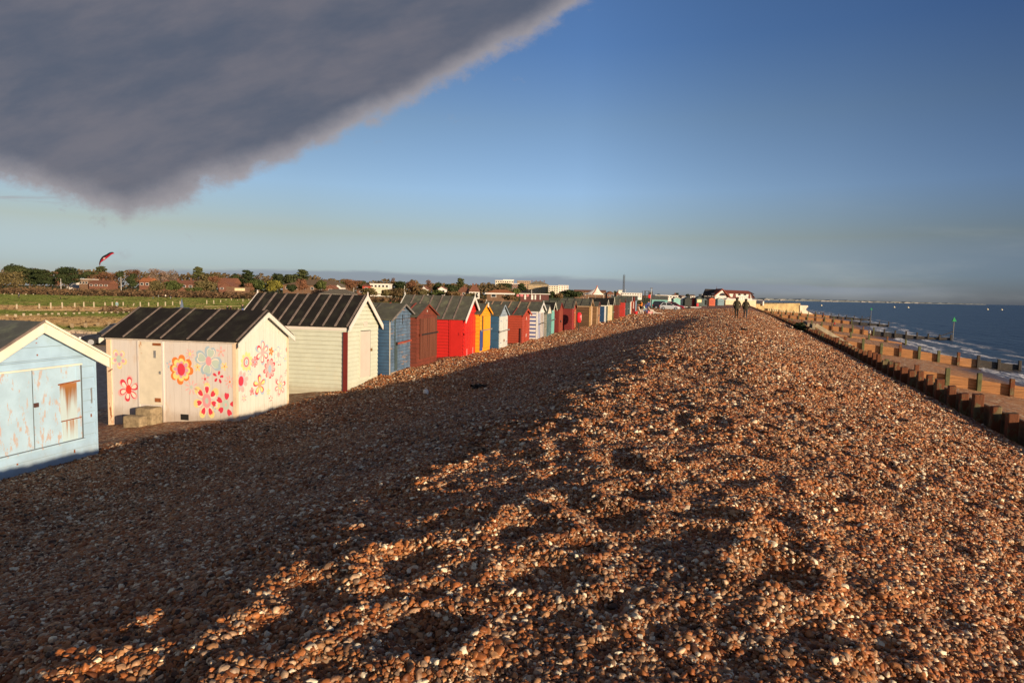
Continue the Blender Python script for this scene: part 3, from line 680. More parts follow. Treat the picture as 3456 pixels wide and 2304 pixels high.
frot = Matrix.Rotation(-R(fa), 3, 'Z').transposed()

def onwall(px, py, face):
    d = frot @ ray(px, py); o = -(frot @ Vector(FC))
    if face == 'side': k_ = -o.y / d.y
    else: k_ = -o.x / d.x
    P = o + d * k_
    return (P.x, P.z) if face == 'side' else (P.y, P.z)

def fs(cx, cy): return onwall(320 + cx / 3.36, 1020 + cy / 3.36, 'side')
def fg(cx, cy): return onwall(760 + cx / 5.228, 1120 + cy / 5.228, 'gable')
U_ = 1 / 3.36 / 2100 * 17.0; V_ = 1 / 5.228 / 2100 * 18.0
def SF(cx, cy, lab, *layers, st=1.1):
    u, v = fs(cx, cy); flower('side', u, v, [(c, k_, d * U_, a_ * U_, b_ * U_, n, ph) for c, k_, d, a_, b_, n, ph in layers], lab, st)
def GF(cx, cy, lab, *layers, st=1.0, clip=None):
    u, v = fg(cx, cy); flower('gable', u, v, [(c, k_, d * V_, a_ * V_, b_ * V_, n, ph) for c, k_, d, a_, b_, n, ph in layers], lab, st, clip)
D, P_, Hh = 'disc', 'drop', 'heart'
SF(280, 640, 'pale yellow flower with green centre', ('paleyellow', P_, 66, 48, 42, 5, 180), ('cream', P_, 58, 36, 30, 5, 180), ('lilac', D, 56, 22, 19, 5, 180), ('green', D, 0, 40, 36, 1, 0))
SF(390, 985, 'crimson ringed flower on pink', ('palepink', P_, 88, 60, 50, 6, 10), ('crimson', P_, 78, 50, 42, 6, 10), ('cream', P_, 74, 35, 27, 6, 10), ('red', D, 0, 48, 36, 1, 0))
SF(592, 545, 'crimson daisy on the door', ('crimson', P_, 52, 34, 16, 7, 25), ('cream', D, 0, 24, 18, 1, 0), st=1.15)
SF(675, 750, 'faded pink daisy on the door', ('palepink', P_, 44, 32, 15, 7, 0), ('peach', D, 0, 18, 15, 1, 0))
SF(985, 760, 'large orange and yellow flower', ('orange', P_, 90, 62, 55, 8, 5), ('yellow', P_, 74, 52, 46, 8, 5), ('lilac', P_, 58, 36, 26, 8, 5), ('crimson', D, 0, 64, 50, 1, 0))
SF(1083, 585, 'small pink starry flower', ('palepink', P_, 36, 19, 9, 8, 10), ('paleyellow', D, 0, 20, 16, 1, 0))
SF(848, 700, 'tiny blue grey flower', ('blue', P_, 26, 15, 12, 4, 20), ('palepink', D, 0, 12, 10, 1, 0))
SF(1295, 665, 'large blue grey flower with heart petals', ('blue', Hh, 92, 72, 78, 4, 15), ('cream', Hh, 86, 57, 58, 4, 15), ('green', Hh, 84, 48, 47, 4, 15), ('pink', D, 0, 47, 36, 1, 0))
SF(1435, 560, 'small pink five petal flower', ('palepink', P_, 34, 22, 13, 5, 0), ('peach', D, 0, 12, 10, 1, 0))
SF(1170, 735, 'small yellow flower left of the blue one', ('paleyellow', P_, 24, 20, 14, 5, 0), ('orange', D, 0, 9, 7, 1, 0))
SF(1475, 725, 'small yellow flower right of the blue one', ('paleyellow', P_, 24, 20, 14, 5, 30), ('orange', D, 0, 9, 8, 1, 0))
SF(1405, 845, 'five crimson petals', ('crimson', P_, 44, 24, 18, 5, 10))
SF(1255, 868, 'small pink flower with crimson centre', ('palepink', P_, 34, 18, 13, 5, -10), ('crimson', D, 0, 15, 12, 1, 0))
SF(1100, 960, 'pink star with grey green centre', ('palepink', P_, 52, 30, 10, 8, 20), ('green', D, 0, 20, 16, 1, 0))
SF(1275, 1115, 'yellow flower with red hearts', ('paleyellow', P_, 112, 62, 50, 7, 0), ('cream', Hh, 100, 40, 36, 7, 0), ('crimson', Hh, 98, 33, 28, 7, 0), ('pink', D, 0, 70, 56, 1, 0), ('green', D, 0, 30, 22, 1, 0), st=1.2)
SF(1490, 1160, 'ring of red hearts', ('crimson', Hh, 92, 38, 32, 5, 10), ('green', D, 0, 50, 40, 1, 0), ('palepink', D, 0, 18, 14, 1, 0))
SF(1535, 900, 'pink daisy with orange centre', ('palepink', P_, 44, 24, 10, 9, 0), ('orange', D, 0, 13, 11, 1, 0))
SF(1350, 1215, 'tiny blue flower', ('blue', P_, 24, 13, 9, 5, 0))
GF(365, 530, 'pale yellow flower with red ring', ('paleyellow', P_, 100, 66, 44, 10, 0), ('palepink', D, 0, 98, 90, 1, 0), ('crimson', D, 0, 74, 66, 1, 0), ('cream', D, 0, 58, 50, 1, 0), ('blue', D, 0, 42, 34, 1, 0))
GF(515, 530, 'small crimson and pink flower', ('crimson', P_, 58, 44, 36, 6, 0), ('palepink', P_, 54, 32, 24, 6, 0), ('blue', D, 0, 26, 22, 1, 0))
GF(650, 360, 'crimson outlined flower on blue', ('blue', P_, 130, 84, 66, 6, 0), ('crimson', P_, 112, 74, 60, 6, 5), ('cream', P_, 108, 58, 42, 6, 5), ('palepink', D, 0, 62, 54, 1, 0))
GF(805, 345, 'small orange flower', ('orange', P_, 44, 38, 30, 5, 20), ('peach', D, 0, 20, 16, 1, 0))
GF(930, 400, 'blue outlined flower with pink centre', ('blue', P_, 90, 58, 52, 7, 0), ('cream', P_, 84, 48, 40, 7, 0), ('palepink', D, 0, 50, 42, 1, 0))
GF(1072, 310, 'tiny crimson flower', ('crimson', P_, 20, 16, 10, 4, 15))
GF(780, 650, 'crimson and pink ragged flower', ('crimson', P_, 118, 68, 50, 9, 20), ('palepink', P_, 106, 58, 40, 9, 20), ('blue', D, 0, 78, 56, 1, 0))
GF(270, 865, 'half flower with crimson centre at the corner', ('palepink', P_, 120, 66, 50, 9, 0), ('blue', D, 0, 100, 90, 1, 0), ('crimson', D, 0, 84, 70, 1, 0), clip=0.06)
GF(598, 930, 'crimson and yellow flower on blue', ('blue', P_, 122, 84, 70, 5, 0), ('crimson', P_, 106, 72, 58, 5, 0), ('yellow', P_, 104, 56, 40, 5, 0), ('peach', D, 0, 58, 48, 1, 0))
GF(465, 1045, 'tiny crimson and pink flower', ('crimson', P_, 36, 32, 26, 5, 0), ('palepink', P_, 34, 22, 16, 5, 0))
GF(325, 1165, 'small faded pink flower', ('palepink', P_, 46, 28, 18, 6, 10), ('paleyellow', D, 0, 18, 14, 1, 0))
GF(960, 950, 'pink and crimson flower with blue centre', ('palepink', P_, 122, 74, 58, 6, 15), ('crimson', P_, 108, 60, 48, 6, 15), ('cream', P_, 104, 46, 34, 6, 15), ('paleyellow', D, 0, 62, 56, 1, 0), ('blue', D, 0, 36, 30, 1, 0))
GF(798, 1175, 'five small crimson petals', ('cream', D, 0, 30, 30, 1, 0), ('crimson', P_, 40, 20, 13, 5, 0))
GF(1075, 710, 'thin crimson star', ('crimson', P_, 40, 28, 6, 7, 0))
GF(755, 1050, 'faint yellow flower', ('paleyellow', P_, 36, 24, 18, 5, 0))
GF(430, 710, 'faint blue flower', ('blue', P_, 42, 24, 16, 5, 10))
GF(1050, 470, 'faint blue and yellow flower', ('blue', P_, 50, 26, 18, 5, 0), ('paleyellow', D, 0, 24, 20, 1, 0))
GF(950, 575, 'pair of crimson petals', ('crimson', P_, 26, 20, 14, 2, 90))
# concrete step in front of the side door
cst = mat('concrete', (0.26, 0.20, 0.12), 0.95, 0.35, 9, bump=0.8, bscale=30)
o = empty('concrete_step', fl.r.matrix_basis @ Vector((-2.62, -0.05, 0.0)), -R(fa), 'rough concrete steps below the door of the flower painted hut', 'step')
MB().box(-0.12, 0.40, -0.42, 0.0, -0.35, 0.33).build('upper_step', cst, o, bevel=0.04); MB().box(-0.26, 0.30, -0.70, -0.425, -0.35, 0.16).build('lower_step', cst, o, bevel=0.05)
# --- 3 cream white hut with the dark red corner post
CW = paint('cream_white_boards', (0.515, 0.541, 0.436), var=0.06, foot=(0.36, 0.30, 0.2), dirt=((0.55, 0.52, 0.38), 0.2)); CWD = paint('cream_door', (0.548, 0.484, 0.414), var=0.04)
h = Hut((-5.70, 21.35, -3.51), 11, 2.62, 4.15, 2.35, 3.36, 'tall cream white beach hut with steep black ribbed roof and dark red corner post', ov=0.12, ovf=0.15, lean=-1.0)
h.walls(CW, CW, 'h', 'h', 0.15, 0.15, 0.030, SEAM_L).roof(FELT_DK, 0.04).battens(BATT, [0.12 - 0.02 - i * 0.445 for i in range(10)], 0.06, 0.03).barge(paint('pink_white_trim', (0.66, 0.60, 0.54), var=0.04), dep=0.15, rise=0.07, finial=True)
h.fascia(paint('pink_white_trim', (0, 0, 0)), 0.17)
h.box('drainpipe', paint('dark_red_paint', (0.14, 0.018, 0.014)), -0.10, 0.05, -0.075, -0.02, -0.3, 2.12)
dr = h.door(CWD, 1.02, 1.86, 0.42, 2.10, 9, name='door'); MB().box(0.05, 0.09, 1.88, 1.96, 1.34, 1.45).build('padlock', mat('brass', (0.4, 0.25, 0.1), 0.4, 0.2, 9, metal=0.8), dr)
h.box('door_frame', CW, 0.016, 0.04, 0.96, 1.01, 0.36, 2.16); h.box('door_gap', DARKGAP, 0.03, 0.036, 1.865, 1.90, 0.40, 2.12); h.box('door_gap', DARKGAP, 0.03, 0.036, 1.02, 1.86, 2.105, 2.13)
h.box('number_plate', CWD, 0.018, 0.03, 1.30, 1.62, 2.28, 2.46)
# --- 4 weathered blue hut
BW = paint('weathered_blue', (0.085, 0.135, 0.20), var=0.3, scale=3, peel=((0.27, 0.19, 0.15), 0.40, (1, 0.35, 3.0), 3.0)); BWS = paint('dark_blue_boards', (0.035, 0.08, 0.15), var=0.2)
h = Hut((-4.74, 24.06, -3.12), 12, 2.62, 2.8, 2.07, 2.62, 'weathered faded blue beach hut with a rusty red locking bar', ov=0.10, ovf=0.13)
h.walls(BWS, BW, 'h', 'h', 0.13, 0.13, 0.022).roof(FELT_GR).battens(BATT_D, [-0.9, -1.9]).barge(mat('grey_barge', (0.17, 0.15, 0.135), 0.85, 0.3, 5), dep=0.07, rise=0.055)
h.bar(mat('red_rust_bar', (0.26, 0.05, 0.03), 0.7, 0.3, 6), 0.52, 2.55, 1.10, tilt=0.05, bm=IRON, hgt=0.07)
for y, z0, z1, ww in ((0.42, 0.05, 2.15, 0.05), (0.50, 0.05, 1.05, 0.16)): h.box('door_post', mat('dark_slate_trim', (0.05, 0.075, 0.08), 0.8, 0.2), 0.016, 0.05, y, y + ww, z0, z1)
h.box('strap', IRON, 0.016, 0.03, 1.22, 1.26, 1.85, 2.25); h.box('strap', IRON, 0.016, 0.03, 2.2, 2.23, 1.95, 2.2); h.corner(mat('pale_corner', (0.40, 0.38, 0.34), 0.8, 0.2), 0.03, (0,))
h.box('base_beam', mat('bare_wood', (0.33, 0.24, 0.16), 0.9, 0.3, 5), -0.05, 0.03, 0.1, 2.6, -0.18, 0.0)
# --- 5 red brown hut
BR = paint('red_brown_paint', (0.155, 0.038, 0.021), var=0.2); BRD = paint('brown_planks', (0.125, 0.043, 0.024), var=0.5, scale=1.0, stretch=(1, 6, 0.2))
h = Hut((-4.03, 26.08, -2.94), 13, 2.5, 2.6, 1.94, 2.42, 'red brown beach hut with vertical planks and a black locking bar', ov=0.08, ovf=0.08)
h.walls(BR, BR, 'h', 'h', 0.16, 0.2).roof(FELT_GR).battens(mat('red_batten', (0.24, 0.05, 0.035), 0.8, 0.2), [-0.5, -1.7]).barge(BR, dep=0.06, rise=0.05)
dr = h.door(BRD, 0.35, 2.42, 0.12, 1.86, 8); h.bar(IRON, 0.32, 2.45, 1.16, tilt=0.02, bm=BR)
MB().box(0.018, 0.03, 1.2, 1.235, 2.12, 2.2).build('hook', WHITE, h.r)
# --- 6 bright red hut with white bargeboards
RED = paint('bright_red_paint', (0.50, 0.022, 0.018), rough=0.4, var=0.06)
h = Hut((-2.43, 30.59, -3.16), 12, 2.96, 3.5, 1.93, 3.0, 'tall bright red beach hut with white bargeboards', ov=0.10, ovf=0.17)
h.walls(RED, RED, 'h', 'h', 0.155, 0.2, 0.028).roof(FELT_GR).battens(BATT, [-0.45, -0.98, -1.5, -2.02, -2.55, -3.05], 0.07).barge(WHITE, dep=0.17, rise=0.09, finial=True)
h.door(RED, 0.16, 2.82, 0.1, 2.02, 6, th=0.05, gap=0.02); MB().box(-0.70, -0.66, -0.04, -0.014, -0.3, 1.88).build('side_trim', RED, h.r)
h.bar(RED, 0.05, 2.9, 1.18, x=0.07, bm=RED); h.box('hasp', RED, -0.18, -0.04, -0.06, -0.02, 1.12, 1.25)
h.box('side_panel', RED, -0.64, -0.03, -0.035, -0.014, -0.3, 1.86)
for y in (0.5, 1.6, 2.86): h.box('white_strip', WHITE, 0.07, 0.076, y, y + 0.03, 0.0, 0.42)
# --- 7 yellow hut with a blue lower corner
YE = paint('yellow_paint', (0.780, 0.317, 0.016), rough=0.45, var=0.06); NB = paint('deep_blue_paint', (0.035, 0.065, 0.22))
h = Hut((-1.72, 32.59, -2.89), 13, 2.1, 2.6, 1.85, 2.34, 'bright yellow beach hut between the red and the blue huts', ov=0.09, ovf=0.12)
h.walls(YE, YE, 'h', 'h', 0.2, 0.25).roof(FELT_GR).battens(BATT_D, [-0.6, -1.6]).barge(YE, dep=0.09, rise=0.06); h.box('finial', WHITE, 0.16, 0.2, 1.0, 1.12, 2.2, 2.46)
h.door(YE, 0.68, 2.02, 0.06, 1.72, 6); h.box('door_gap', mat('brown_gap', (0.10, 0.05, 0.02), 0.9, 0.2), 0.016, 0.024, 0.42, 0.66, 0.06, 1.74); h.box('base_panel', NB, 0.024, 0.034, 0.03, 0.52, -0.1, 0.98)
h.bar(STEEL, 0.12, 2.2, 0.98, x=0.055, hgt=0.05)
# --- 8 blue hut with white plank doors
DB = paint('blue_side_paint', (0.03, 0.085, 0.16), var=0.14); WP = paint('worn_white_planks', (0.515, 0.528, 0.486), var=0.1, peel=((0.22, 0.26, 0.30), 0.25, (1, 2, 0.5), 2.5)); GB = paint('grey_blue_gable', (0.26, 0.32, 0.38), var=0.2)
h = Hut((-0.77, 35.28, -3.09), 13, 2.05, 2.7, 1.9, 2.46, 'blue beach hut with worn white plank doors facing the sea', ov=0.08, ovf=0.1)
h.walls(DB, GB, 'h', 'h', 0.5, 0.15).roof(FELT_GR).battens(BATT_D, [-0.8, -1.8]).barge(GB, dep=0.06, rise=0.05)
h.door(WP, 0.08, 0.98, 0.0, 1.84, 2); h.door(WP, 1.02, 1.98, 0.0, 1.84, 2); h.bar(STEEL, 0.0, 2.2, 0.98, x=0.055, hgt=0.06, tilt=0.03)
for y in (0.2, 1.6):
    for z in (0.3, 1.55): h.box('hinge', mat('slate_hinge', (0.2, 0.25, 0.33), 0.6, 0.2), 0.05, 0.06, y, y + 0.25, z, z + 0.05)
h.box('handle', RUST, 0.05, 0.08, 1.02, 1.14, 0.36, 0.5)
# --- 9 orange red hut
OR = paint('orange_red_paint', (0.34, 0.05, 0.024), var=0.1); 
h = Hut((0.60, 39.14, -3.03), 13, 2.4, 2.7, 1.77, 2.14, 'low orange red beach hut with white strap hinges', ov=0.10, ovf=0.12)
h.walls(OR, OR, 'h', 'h', 0.15, 0.15, 0.022).roof(FELT_GR).battens(mat('red_batten', (0, 0, 0)), [-0.55, -1.5, -2.4]).barge(OR, dep=0.12, rise=0.05)
h.door(OR, 0.9, 2.0, 0.1, 1.7, 1); h.box('corner_post', mat('dark_maroon', (0.09, 0.02, 0.015), 0.7, 0.2), -0.1, -0.03, -0.08, -0.02, -0.35, 0.95)
for z in (0.42, 1.5):
    for k_ in range(3):
        an = R(90 + 120 * k_); MB().beam((0.06, 1.1, z), (0.06, 1.1 + 0.2 * math.cos(an), z + 0.13 * math.sin(an)), 0.012, 0.035, up=(1, 0, 0)).build('hinge', WHITE, h.r)
for z in (0.75, 1.22): h.box('bolt', IRON, 0.05, 0.065, 1.92, 2.0, z, z + 0.07)
# --- 10 blue and white striped hut
m, nt, b = nodes_of('striped_side'); gg = G(nt); zz_ = gg.sep(gg.obj())[2]
f = gg.m('GREATER_THAN', gg.m('FRACT', gg.m('DIVIDE', gg.m('ADD', zz_, 0.6), 0.265)), 0.55)
nt.links.new(gg.mix(f, (0.70, 0.65, 0.60), (0.028, 0.055, 0.24)), b.inputs['Base Color']); b.inputs['Roughness'].default_value = 0.5; STR = m
SBL = paint('stripe_blue', (0.028, 0.055, 0.24)); SWH = paint('stripe_white', (0.598, 0.598, 0.576), var=0.04)
h = Hut((1.71, 42.28, -2.94), 13, 2.55, 3.85, 1.85, 2.42, 'blue and white striped beach hut with white bargeboards', ov=0.06, ovf=0.15)
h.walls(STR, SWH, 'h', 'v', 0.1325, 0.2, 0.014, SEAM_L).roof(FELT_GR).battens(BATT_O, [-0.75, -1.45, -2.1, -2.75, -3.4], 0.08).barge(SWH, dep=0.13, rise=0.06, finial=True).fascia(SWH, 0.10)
for i in range(5): h.box('stripe', [SBL, SBL, mat('stripe_brown', (0.14, 0.07, 0.05), 0.7, 0.1), mat('stripe_brown', (0, 0, 0)), SBL][i], 0.016, 0.026, 0.10 + i * 0.52, 0.10 + i * 0.52 + 0.20, 0.0, 1.72)
h.corner(SWH, 0.12, (0, 1)); h.box('gable_panel', SBL, 0.016, 0.024, 0.92, 1.63, 1.98, 2.1); h.bar(IRON, 0.1, 2.5, 0.98, x=0.04, hgt=0.05, tilt=0.05)
h.box('transom', SWH, 0.02, 0.06, 0.0, 2.55, 1.74, 1.82)
# --- 11 grey teal and 12 turquoise, narrow huts
TE = paint('grey_teal_paint', (0.075, 0.135, 0.145), var=0.25, peel=((0.42, 0.42, 0.38), 0.12, (1, 1, 0.4), 3)); TEW = paint('bare_gable_white', (0.62, 0.56, 0.46))
h = Hut((2.45, 44.37, -3.03), 13, 1.9, 2.4, 1.72, 2.32, 'grey teal beach hut with a bare whitish gable, leaning beside the striped one', ov=0.05, ovf=0.06)
h.walls(mat('weathered_grey_wood', (0.22, 0.21, 0.18), 0.9, 0.3, 3, (1, 1, 4)), TE, 'h', 'v', 0.15, 0.3).roof(FELT_GY).battens(BATT_D, [-0.4, -1.2, -2.0])
MB().ext([(0.016, 0.12, 1.74), (0.016, 1.78, 1.74), (0.016, 0.95, 2.28)], (0.02, 0, 0)).build('gable_panel', TEW, h.r); h.door(TE, 0.3, 1.7, 0.1, 1.6, 4)
TQ = paint('turquoise_paint', (0.16, 0.40, 0.36), var=0.08)
h = Hut((2.87, 46.5, -2.86), 13, 1.5, 2.4, 1.79, 2.3, 'turquoise beach hut with cream bargeboards and a dark bar', ov=0.06, ovf=0.2)
h.walls(TQ, TQ, 'h', 'v', 0.15, 0.22).roof(FELT_DK).barge(CREAM, dep=0.09, rise=0.06); h.door(TQ, 0.2, 1.35, 0.1, 1.5, 5); h.bar(IRON, 0.05, 1.45, 1.02, hgt=0.06, tilt=0.04)
# --- 13/14 dark red huts
DR1 = paint('dark_red_side', (0.17, 0.022, 0.018), var=0.15); DR2 = paint('dark_red_door', (0.24, 0.05, 0.028), var=0.3, stretch=(1, 4, 0.4))
h = Hut((3.62, 48.6, -2.86), 13, 1.95, 2.4, 1.8, 2.3, 'dark red beach hut with a round black door knob', ov=0.06, ovf=0.06)
h.walls(DR1, DR2, 'h', 'v', 0.15, 0.25).roof(FELT_GR).barge(DR1, dep=0.06, rise=0.045); dr = h.door(DR2, 0.15, 1.8, 0.05, 1.7, 6)
MB().ell((0.09, 0.45, 0.86), (0.06, 0.09, 0.09)).build('knob', IRON, dr); MB().ell((0.15, 0.45, 0.87), (0.02, 0.035, 0.035)).build('knob_centre', STEEL, dr)
DR3 = paint('crimson_red_boards', (0.26, 0.028, 0.022), var=0.12)
h = Hut((4.90, 51.4, -2.72), 13, 2.4, 2.6, 1.7, 2.27, 'dark red beach hut with long ribbed roof next to the lifebuoy post', ov=0.08, ovf=0.14)
h.walls(DR1, DR3, 'h', 'h', 0.15, 0.2).roof(FELT_GR).battens(BATT_D, [0.06, -0.62, -1.3, -2.0], 0.06, 0.03).barge(mat('brown_trim', (0.30, 0.20, 0.13), 0.8, 0.2), dep=0.06, rise=0.05); h.door(paint('orange_brown_door', (0.36, 0.10, 0.04)), 1.3, 2.3, 0.05, 1.6, 4)
for z in (0.3, 1.3): h.box('hinge', WHITE, 0.05, 0.06, 1.25, 1.4, z, z + 0.05)
# --- 15/16 brown timber huts
WD = mat('stained_larch', (0.17, 0.088, 0.038), 0.7, 0.55, 1.2, (0.35, 0.35, 6.5)); WDD = mat('stained_larch_dark', (0.10, 0.05, 0.022), 0.7, 0.5, 1.2, (0.3, 0.3, 7)); WL = mat('golden_larch', (0.34, 0.20, 0.07), 0.7, 0.3, 1.2, (0.5, 0.5, 6)); WTR = mat('pale_timber_trim', (0.48, 0.32, 0.19), 0.75, 0.2, 2)
h = Hut((7.05, 57.36, -2.75), 13, 2.6, 2.7, 1.88, 2.47, 'natural brown timber beach hut with streaky boards behind the lifebuoy', ov=0.10, ovf=0.16)
h.walls(WDD, WL, 'h', 'h', 0.14, 0.14, 0.022).roof(FELT_GR).battens(BATT_D, [0.05, -0.7, -1.4, -2.1], 0.06).barge(WTR, dep=0.08, rise=0.05).fascia(WTR, 0.08); h.box('door_post', WTR, 0.02, 0.06, 1.35, 1.55, 0.0, 1.9); h.door(WTR, 1.6, 2.5, 0.0, 1.8, 4)
h = Hut((8.29, 60.85, -2.75), 13, 2.3, 2.6, 1.79, 2.2, 'small brown timber beach hut with pale door posts', ov=0.06, ovf=0.08)
h.walls(WD, WD, 'h', 'h', 0.14, 0.14, 0.02).roof(FELT_GR).barge(mat('dull_red_trim', (0.2, 0.06, 0.05), 0.7, 0.2), dep=0.06, rise=0.05); h.corner(WTR, 0.09, (0, 1)); h.door(mat('orange_timber_door', (0.34, 0.17, 0.08), 0.7, 0.3), 0.5, 2.05, 0.05, 1.65, 4); h.box('door_gap', DARKGAP, 0.02, 0.03, 0.15, 0.45, 0.05, 1.7); h.bar(IRON, 0.5, 2.1, 0.9)
# --- 17 navy, 18 cream and green
NV = paint('navy_paint', (0.018, 0.055, 0.125), var=0.2); NG = paint('dark_slate_green', (0.05, 0.075, 0.07))
h = Hut((9.68, 64.77, -2.64), 13, 2.5, 2.6, 1.75, 2.28, 'navy blue beach hut with white corner post and trim', ov=0.05, ovf=0.14)
h.walls(NV, NG, 'v', 'v', 0.15, 0.2).roof(FELT_DK).barge(CREAM, dep=0.09, rise=0.06).fascia(CREAM, 0.09); h.corner(SWH, 0.16, (0,)); h.box('transom', CREAM, 0.02, 0.05, 0, 2.5, 1.66, 1.74); h.door(NG, 0.5, 2.2, 0.05, 1.6, 5)
CG = paint('cream_yellow_planks', (0.74, 0.60, 0.36)); OG = paint('olive_green_door', (0.09, 0.10, 0.035))
h = Hut((10.85, 68.09, -2.69), 13, 2.4, 2.6, 1.81, 2.5, 'cream beach hut with an olive green front and pale bargeboards', ov=0.05, ovf=0.16)
h.walls(CG, OG, 'v', 'v', 0.3, 0.3, 0.02).roof(FELT_DK).barge(CREAM, dep=0.10, rise=0.07, finial=True); h.corner(CG, 0.22, (0,)); h.door(OG, 0.5, 2.2, 0.05, 1.6, 5); h.bar(STEEL, 0.3, 2.5, 1.0); h.fascia(CREAM, 0.08)
MB().ext([(0.03, 0.05, 1.85), (0.03, 2.35, 1.85), (0.03, 1.2, 2.45)], (0.01, 0, 0)).build('gable_panel', mat('ochre_gable', (0.55, 0.33, 0.12), 0.7, 0.1), h.r)
# --- 19.. the far end of the row
def simple(X, Y, Z, w_, E_, R_, side, gab, label, roof_=FELT_GR, barge_=None, door_=None, gm='v', bar_=None, L_=2.6, bat=None, corner_=None, a_=13, ov=0.06, ovf=0.10, name='beach_hut'):
    hh_ = Hut((X, Y, Z), a_, w_, L_, E_, R_, label, ov=ov, ovf=ovf, name=name)
    hh_.walls(side, gab, 'h', gm, 0.16, 0.2).roof(roof_)
    if bat: hh_.battens(BATT_D, bat, 0.06)
    if barge_: hh_.barge(barge_, dep=0.08, rise=0.06)
    if door_: hh_.door(door_, 0.15 * w_, 0.85 * w_, 0.05, E_ - 0.15, 5)
    if bar_: hh_.bar(bar_, 0.1, w_ - 0.1, E_ * 0.52)
    if corner_: hh_.corner(corner_, 0.14, (0, 1))
    return hh_
BRR = paint('maroon_boards', (0.16, 0.035, 0.022), var=0.15); RD2 = paint('plain_red_boards', (0.42, 0.032, 0.022)); SLT = paint('slate_teal_boards', (0.055, 0.085, 0.09), var=0.25); SLG = paint('slate_green_boards', (0.045, 0.065, 0.055), var=0.25)
PBL = paint('ice_blue_boards', (0.36, 0.48, 0.52)); ORD = paint('salmon_orange_door', (0.52, 0.17, 0.08)); SBU = paint('sky_blue_trim', (0.25, 0.38, 0.50))
simple(12.14, 71.72, -2.55, 2.4, 1.64, 2.3, BRR, BRR, 'maroon beach hut with a ribbed green felt roof', bat=[-0.4, -1.4], barge_=mat('brown_trim', (0, 0, 0)), door_=BRR)
simple(13.50, 75.56, -2.38, 2.3, 1.72, 2.16, RD2, RD2, 'plain red beach hut with a red bar, beyond the maroon one', barge_=BRR, door_=RD2, bar_=RD2)
simple(14.38, 78.2, -2.27, 2.0, 1.55, 2.06, SLT, SLT, 'slate teal beach hut with a pale bar near the row end', bat=[-0.6, -1.5], bar_=STEEL, door_=SLT, roof_=FELT_GY)
simple(15.05, 80.6, -2.26, 1.9, 1.6, 2.12, SLG, SLG, 'dark slate green beach hut beside the ice blue one', bat=[-0.5, -1.3], roof_=FELT_GY, door_=SLT)
simple(15.75, 83.0, -2.23, 2.2, 1.70, 2.28, PBL, ORD, 'ice blue beach hut with white posts and salmon door', barge_=SWH, corner_=SWH, door_=ORD, bar_=IRON, bat=[-0.5, -1.3])
hh = simple(16.60, 86.0, -2.24, 2.2, 1.72, 2.26, DR1, ORD, 'red beach hut standing open with pale panels on its doors', roof_=felt('roof_red', (0.08, 0.025, 0.02)), barge_=RD2, door_=WP)
hh.box('red_board', RD2, 0.06, 0.09, 0.3, 1.4, 0.0, 0.7)
hh = simple(17.7, 89.3, -2.26, 2.3, 1.80, 2.42, DR1, IRON, 'dark beach hut with sky blue posts and an open doorway, last of the near row', barge_=SBU, corner_=SBU)
hh.box('doorway', DARKGAP, 0.02, 0.035, 0.3, 2.0, 0.05, 1.7)
# ------------------------------------------------------------------ huts round the car park and by the pub
def far_hut(px0, px1, pyb, pye, pya, Y, side, gab, label, a_=None, L_=3.0, **k):
    """gable between px0..px1 facing the camera"""
    b0 = at(px0, pyb, Y); b1 = at(px1, pyb, Y); w_ = (b1 - b0).length; E_ = at(px0, pye, Y).z - b0.z; R_ = at((px0 + px1) / 2, pya, Y).z - b0.z
    # local x is the outward gable normal, pointing back at the camera: y runs from right to left
    an = k.pop('turn', 0.0)
    o_ = Vector((b1.x, b1.y, b0.z))
    hh_ = Hut(o_, 0, w_, L_, E_, R_, label, ov=k.get('ov', 0.12), ovf=0.15)
    hh_.r['group'] = 'beach huts round the car park'
    hh_.r.rotation_euler = (0, 0, R(-90 + an)); hh_.r.location = Vector((b0.x, b0.y, b0.z))
    hh_.walls(side, gab, 'h', k.get('gm', 'v'), 0.2, k.get('gs', 0.25)).roof(k.get('roof_', FELT_GR))
    if k.get('barge_'): hh_.barge(k['barge_'], dep=0.14, rise=0.07)
    return hh_
TQL = paint('pale_turquoise', (0.17, 0.40, 0.36))
hh = far_hut(2273, 2296, 1027, 1008, 1003, 200, TQL, TQL, 'turquoise gabled hut with pale battens beside the car park', barge_=CREAM, gs=0.3)
for i in range(5): hh.box('cover_strip', paint('aqua_strip', (0.34, 0.56, 0.50)), 0.016, 0.04, 0.2 + i * 0.42, 0.3 + i * 0.42, 0, 1.7)
far_hut(2298, 2312, 1027, 1006, 1001, 205, WHITE, WHITE, 'white hut wedged between the turquoise and black huts', roof_=mat('orange_roof_felt', (0.3, 0.12, 0.06), 0.9, 0.2))
BKG = paint('black_green_boards', (0.012, 0.016, 0.012)); 
far_hut(2311, 2334, 1029, 1010, 1003, 203, BKG, BKG, 'black tarred hut with a green felt roof by the car park')
far_hut(2336, 2350, 1030, 1008, 1004, 208, RD2, RD2, 'narrow red hut beside the black tarred hut')
hh = far_hut(2349, 2372, 1030, 1008, 1001, 206, SLG, NG, 'dark slate hut with a pale yellow notice panel'); hh.box('notice_panel', paint('pale_yellow_panel', (0.74, 0.60, 0.32)), 0.02, 0.05, 0.35, 1.75, 0.95, 1.95)
hh = far_hut(2371, 2386, 1029, 1010, 1005, 212, SLT, SLT, 'small slate blue hut with an open dark door'); hh.box('doorway', DARKGAP, 0.02, 0.03, 0.7, 1.4, 0, 1.7)
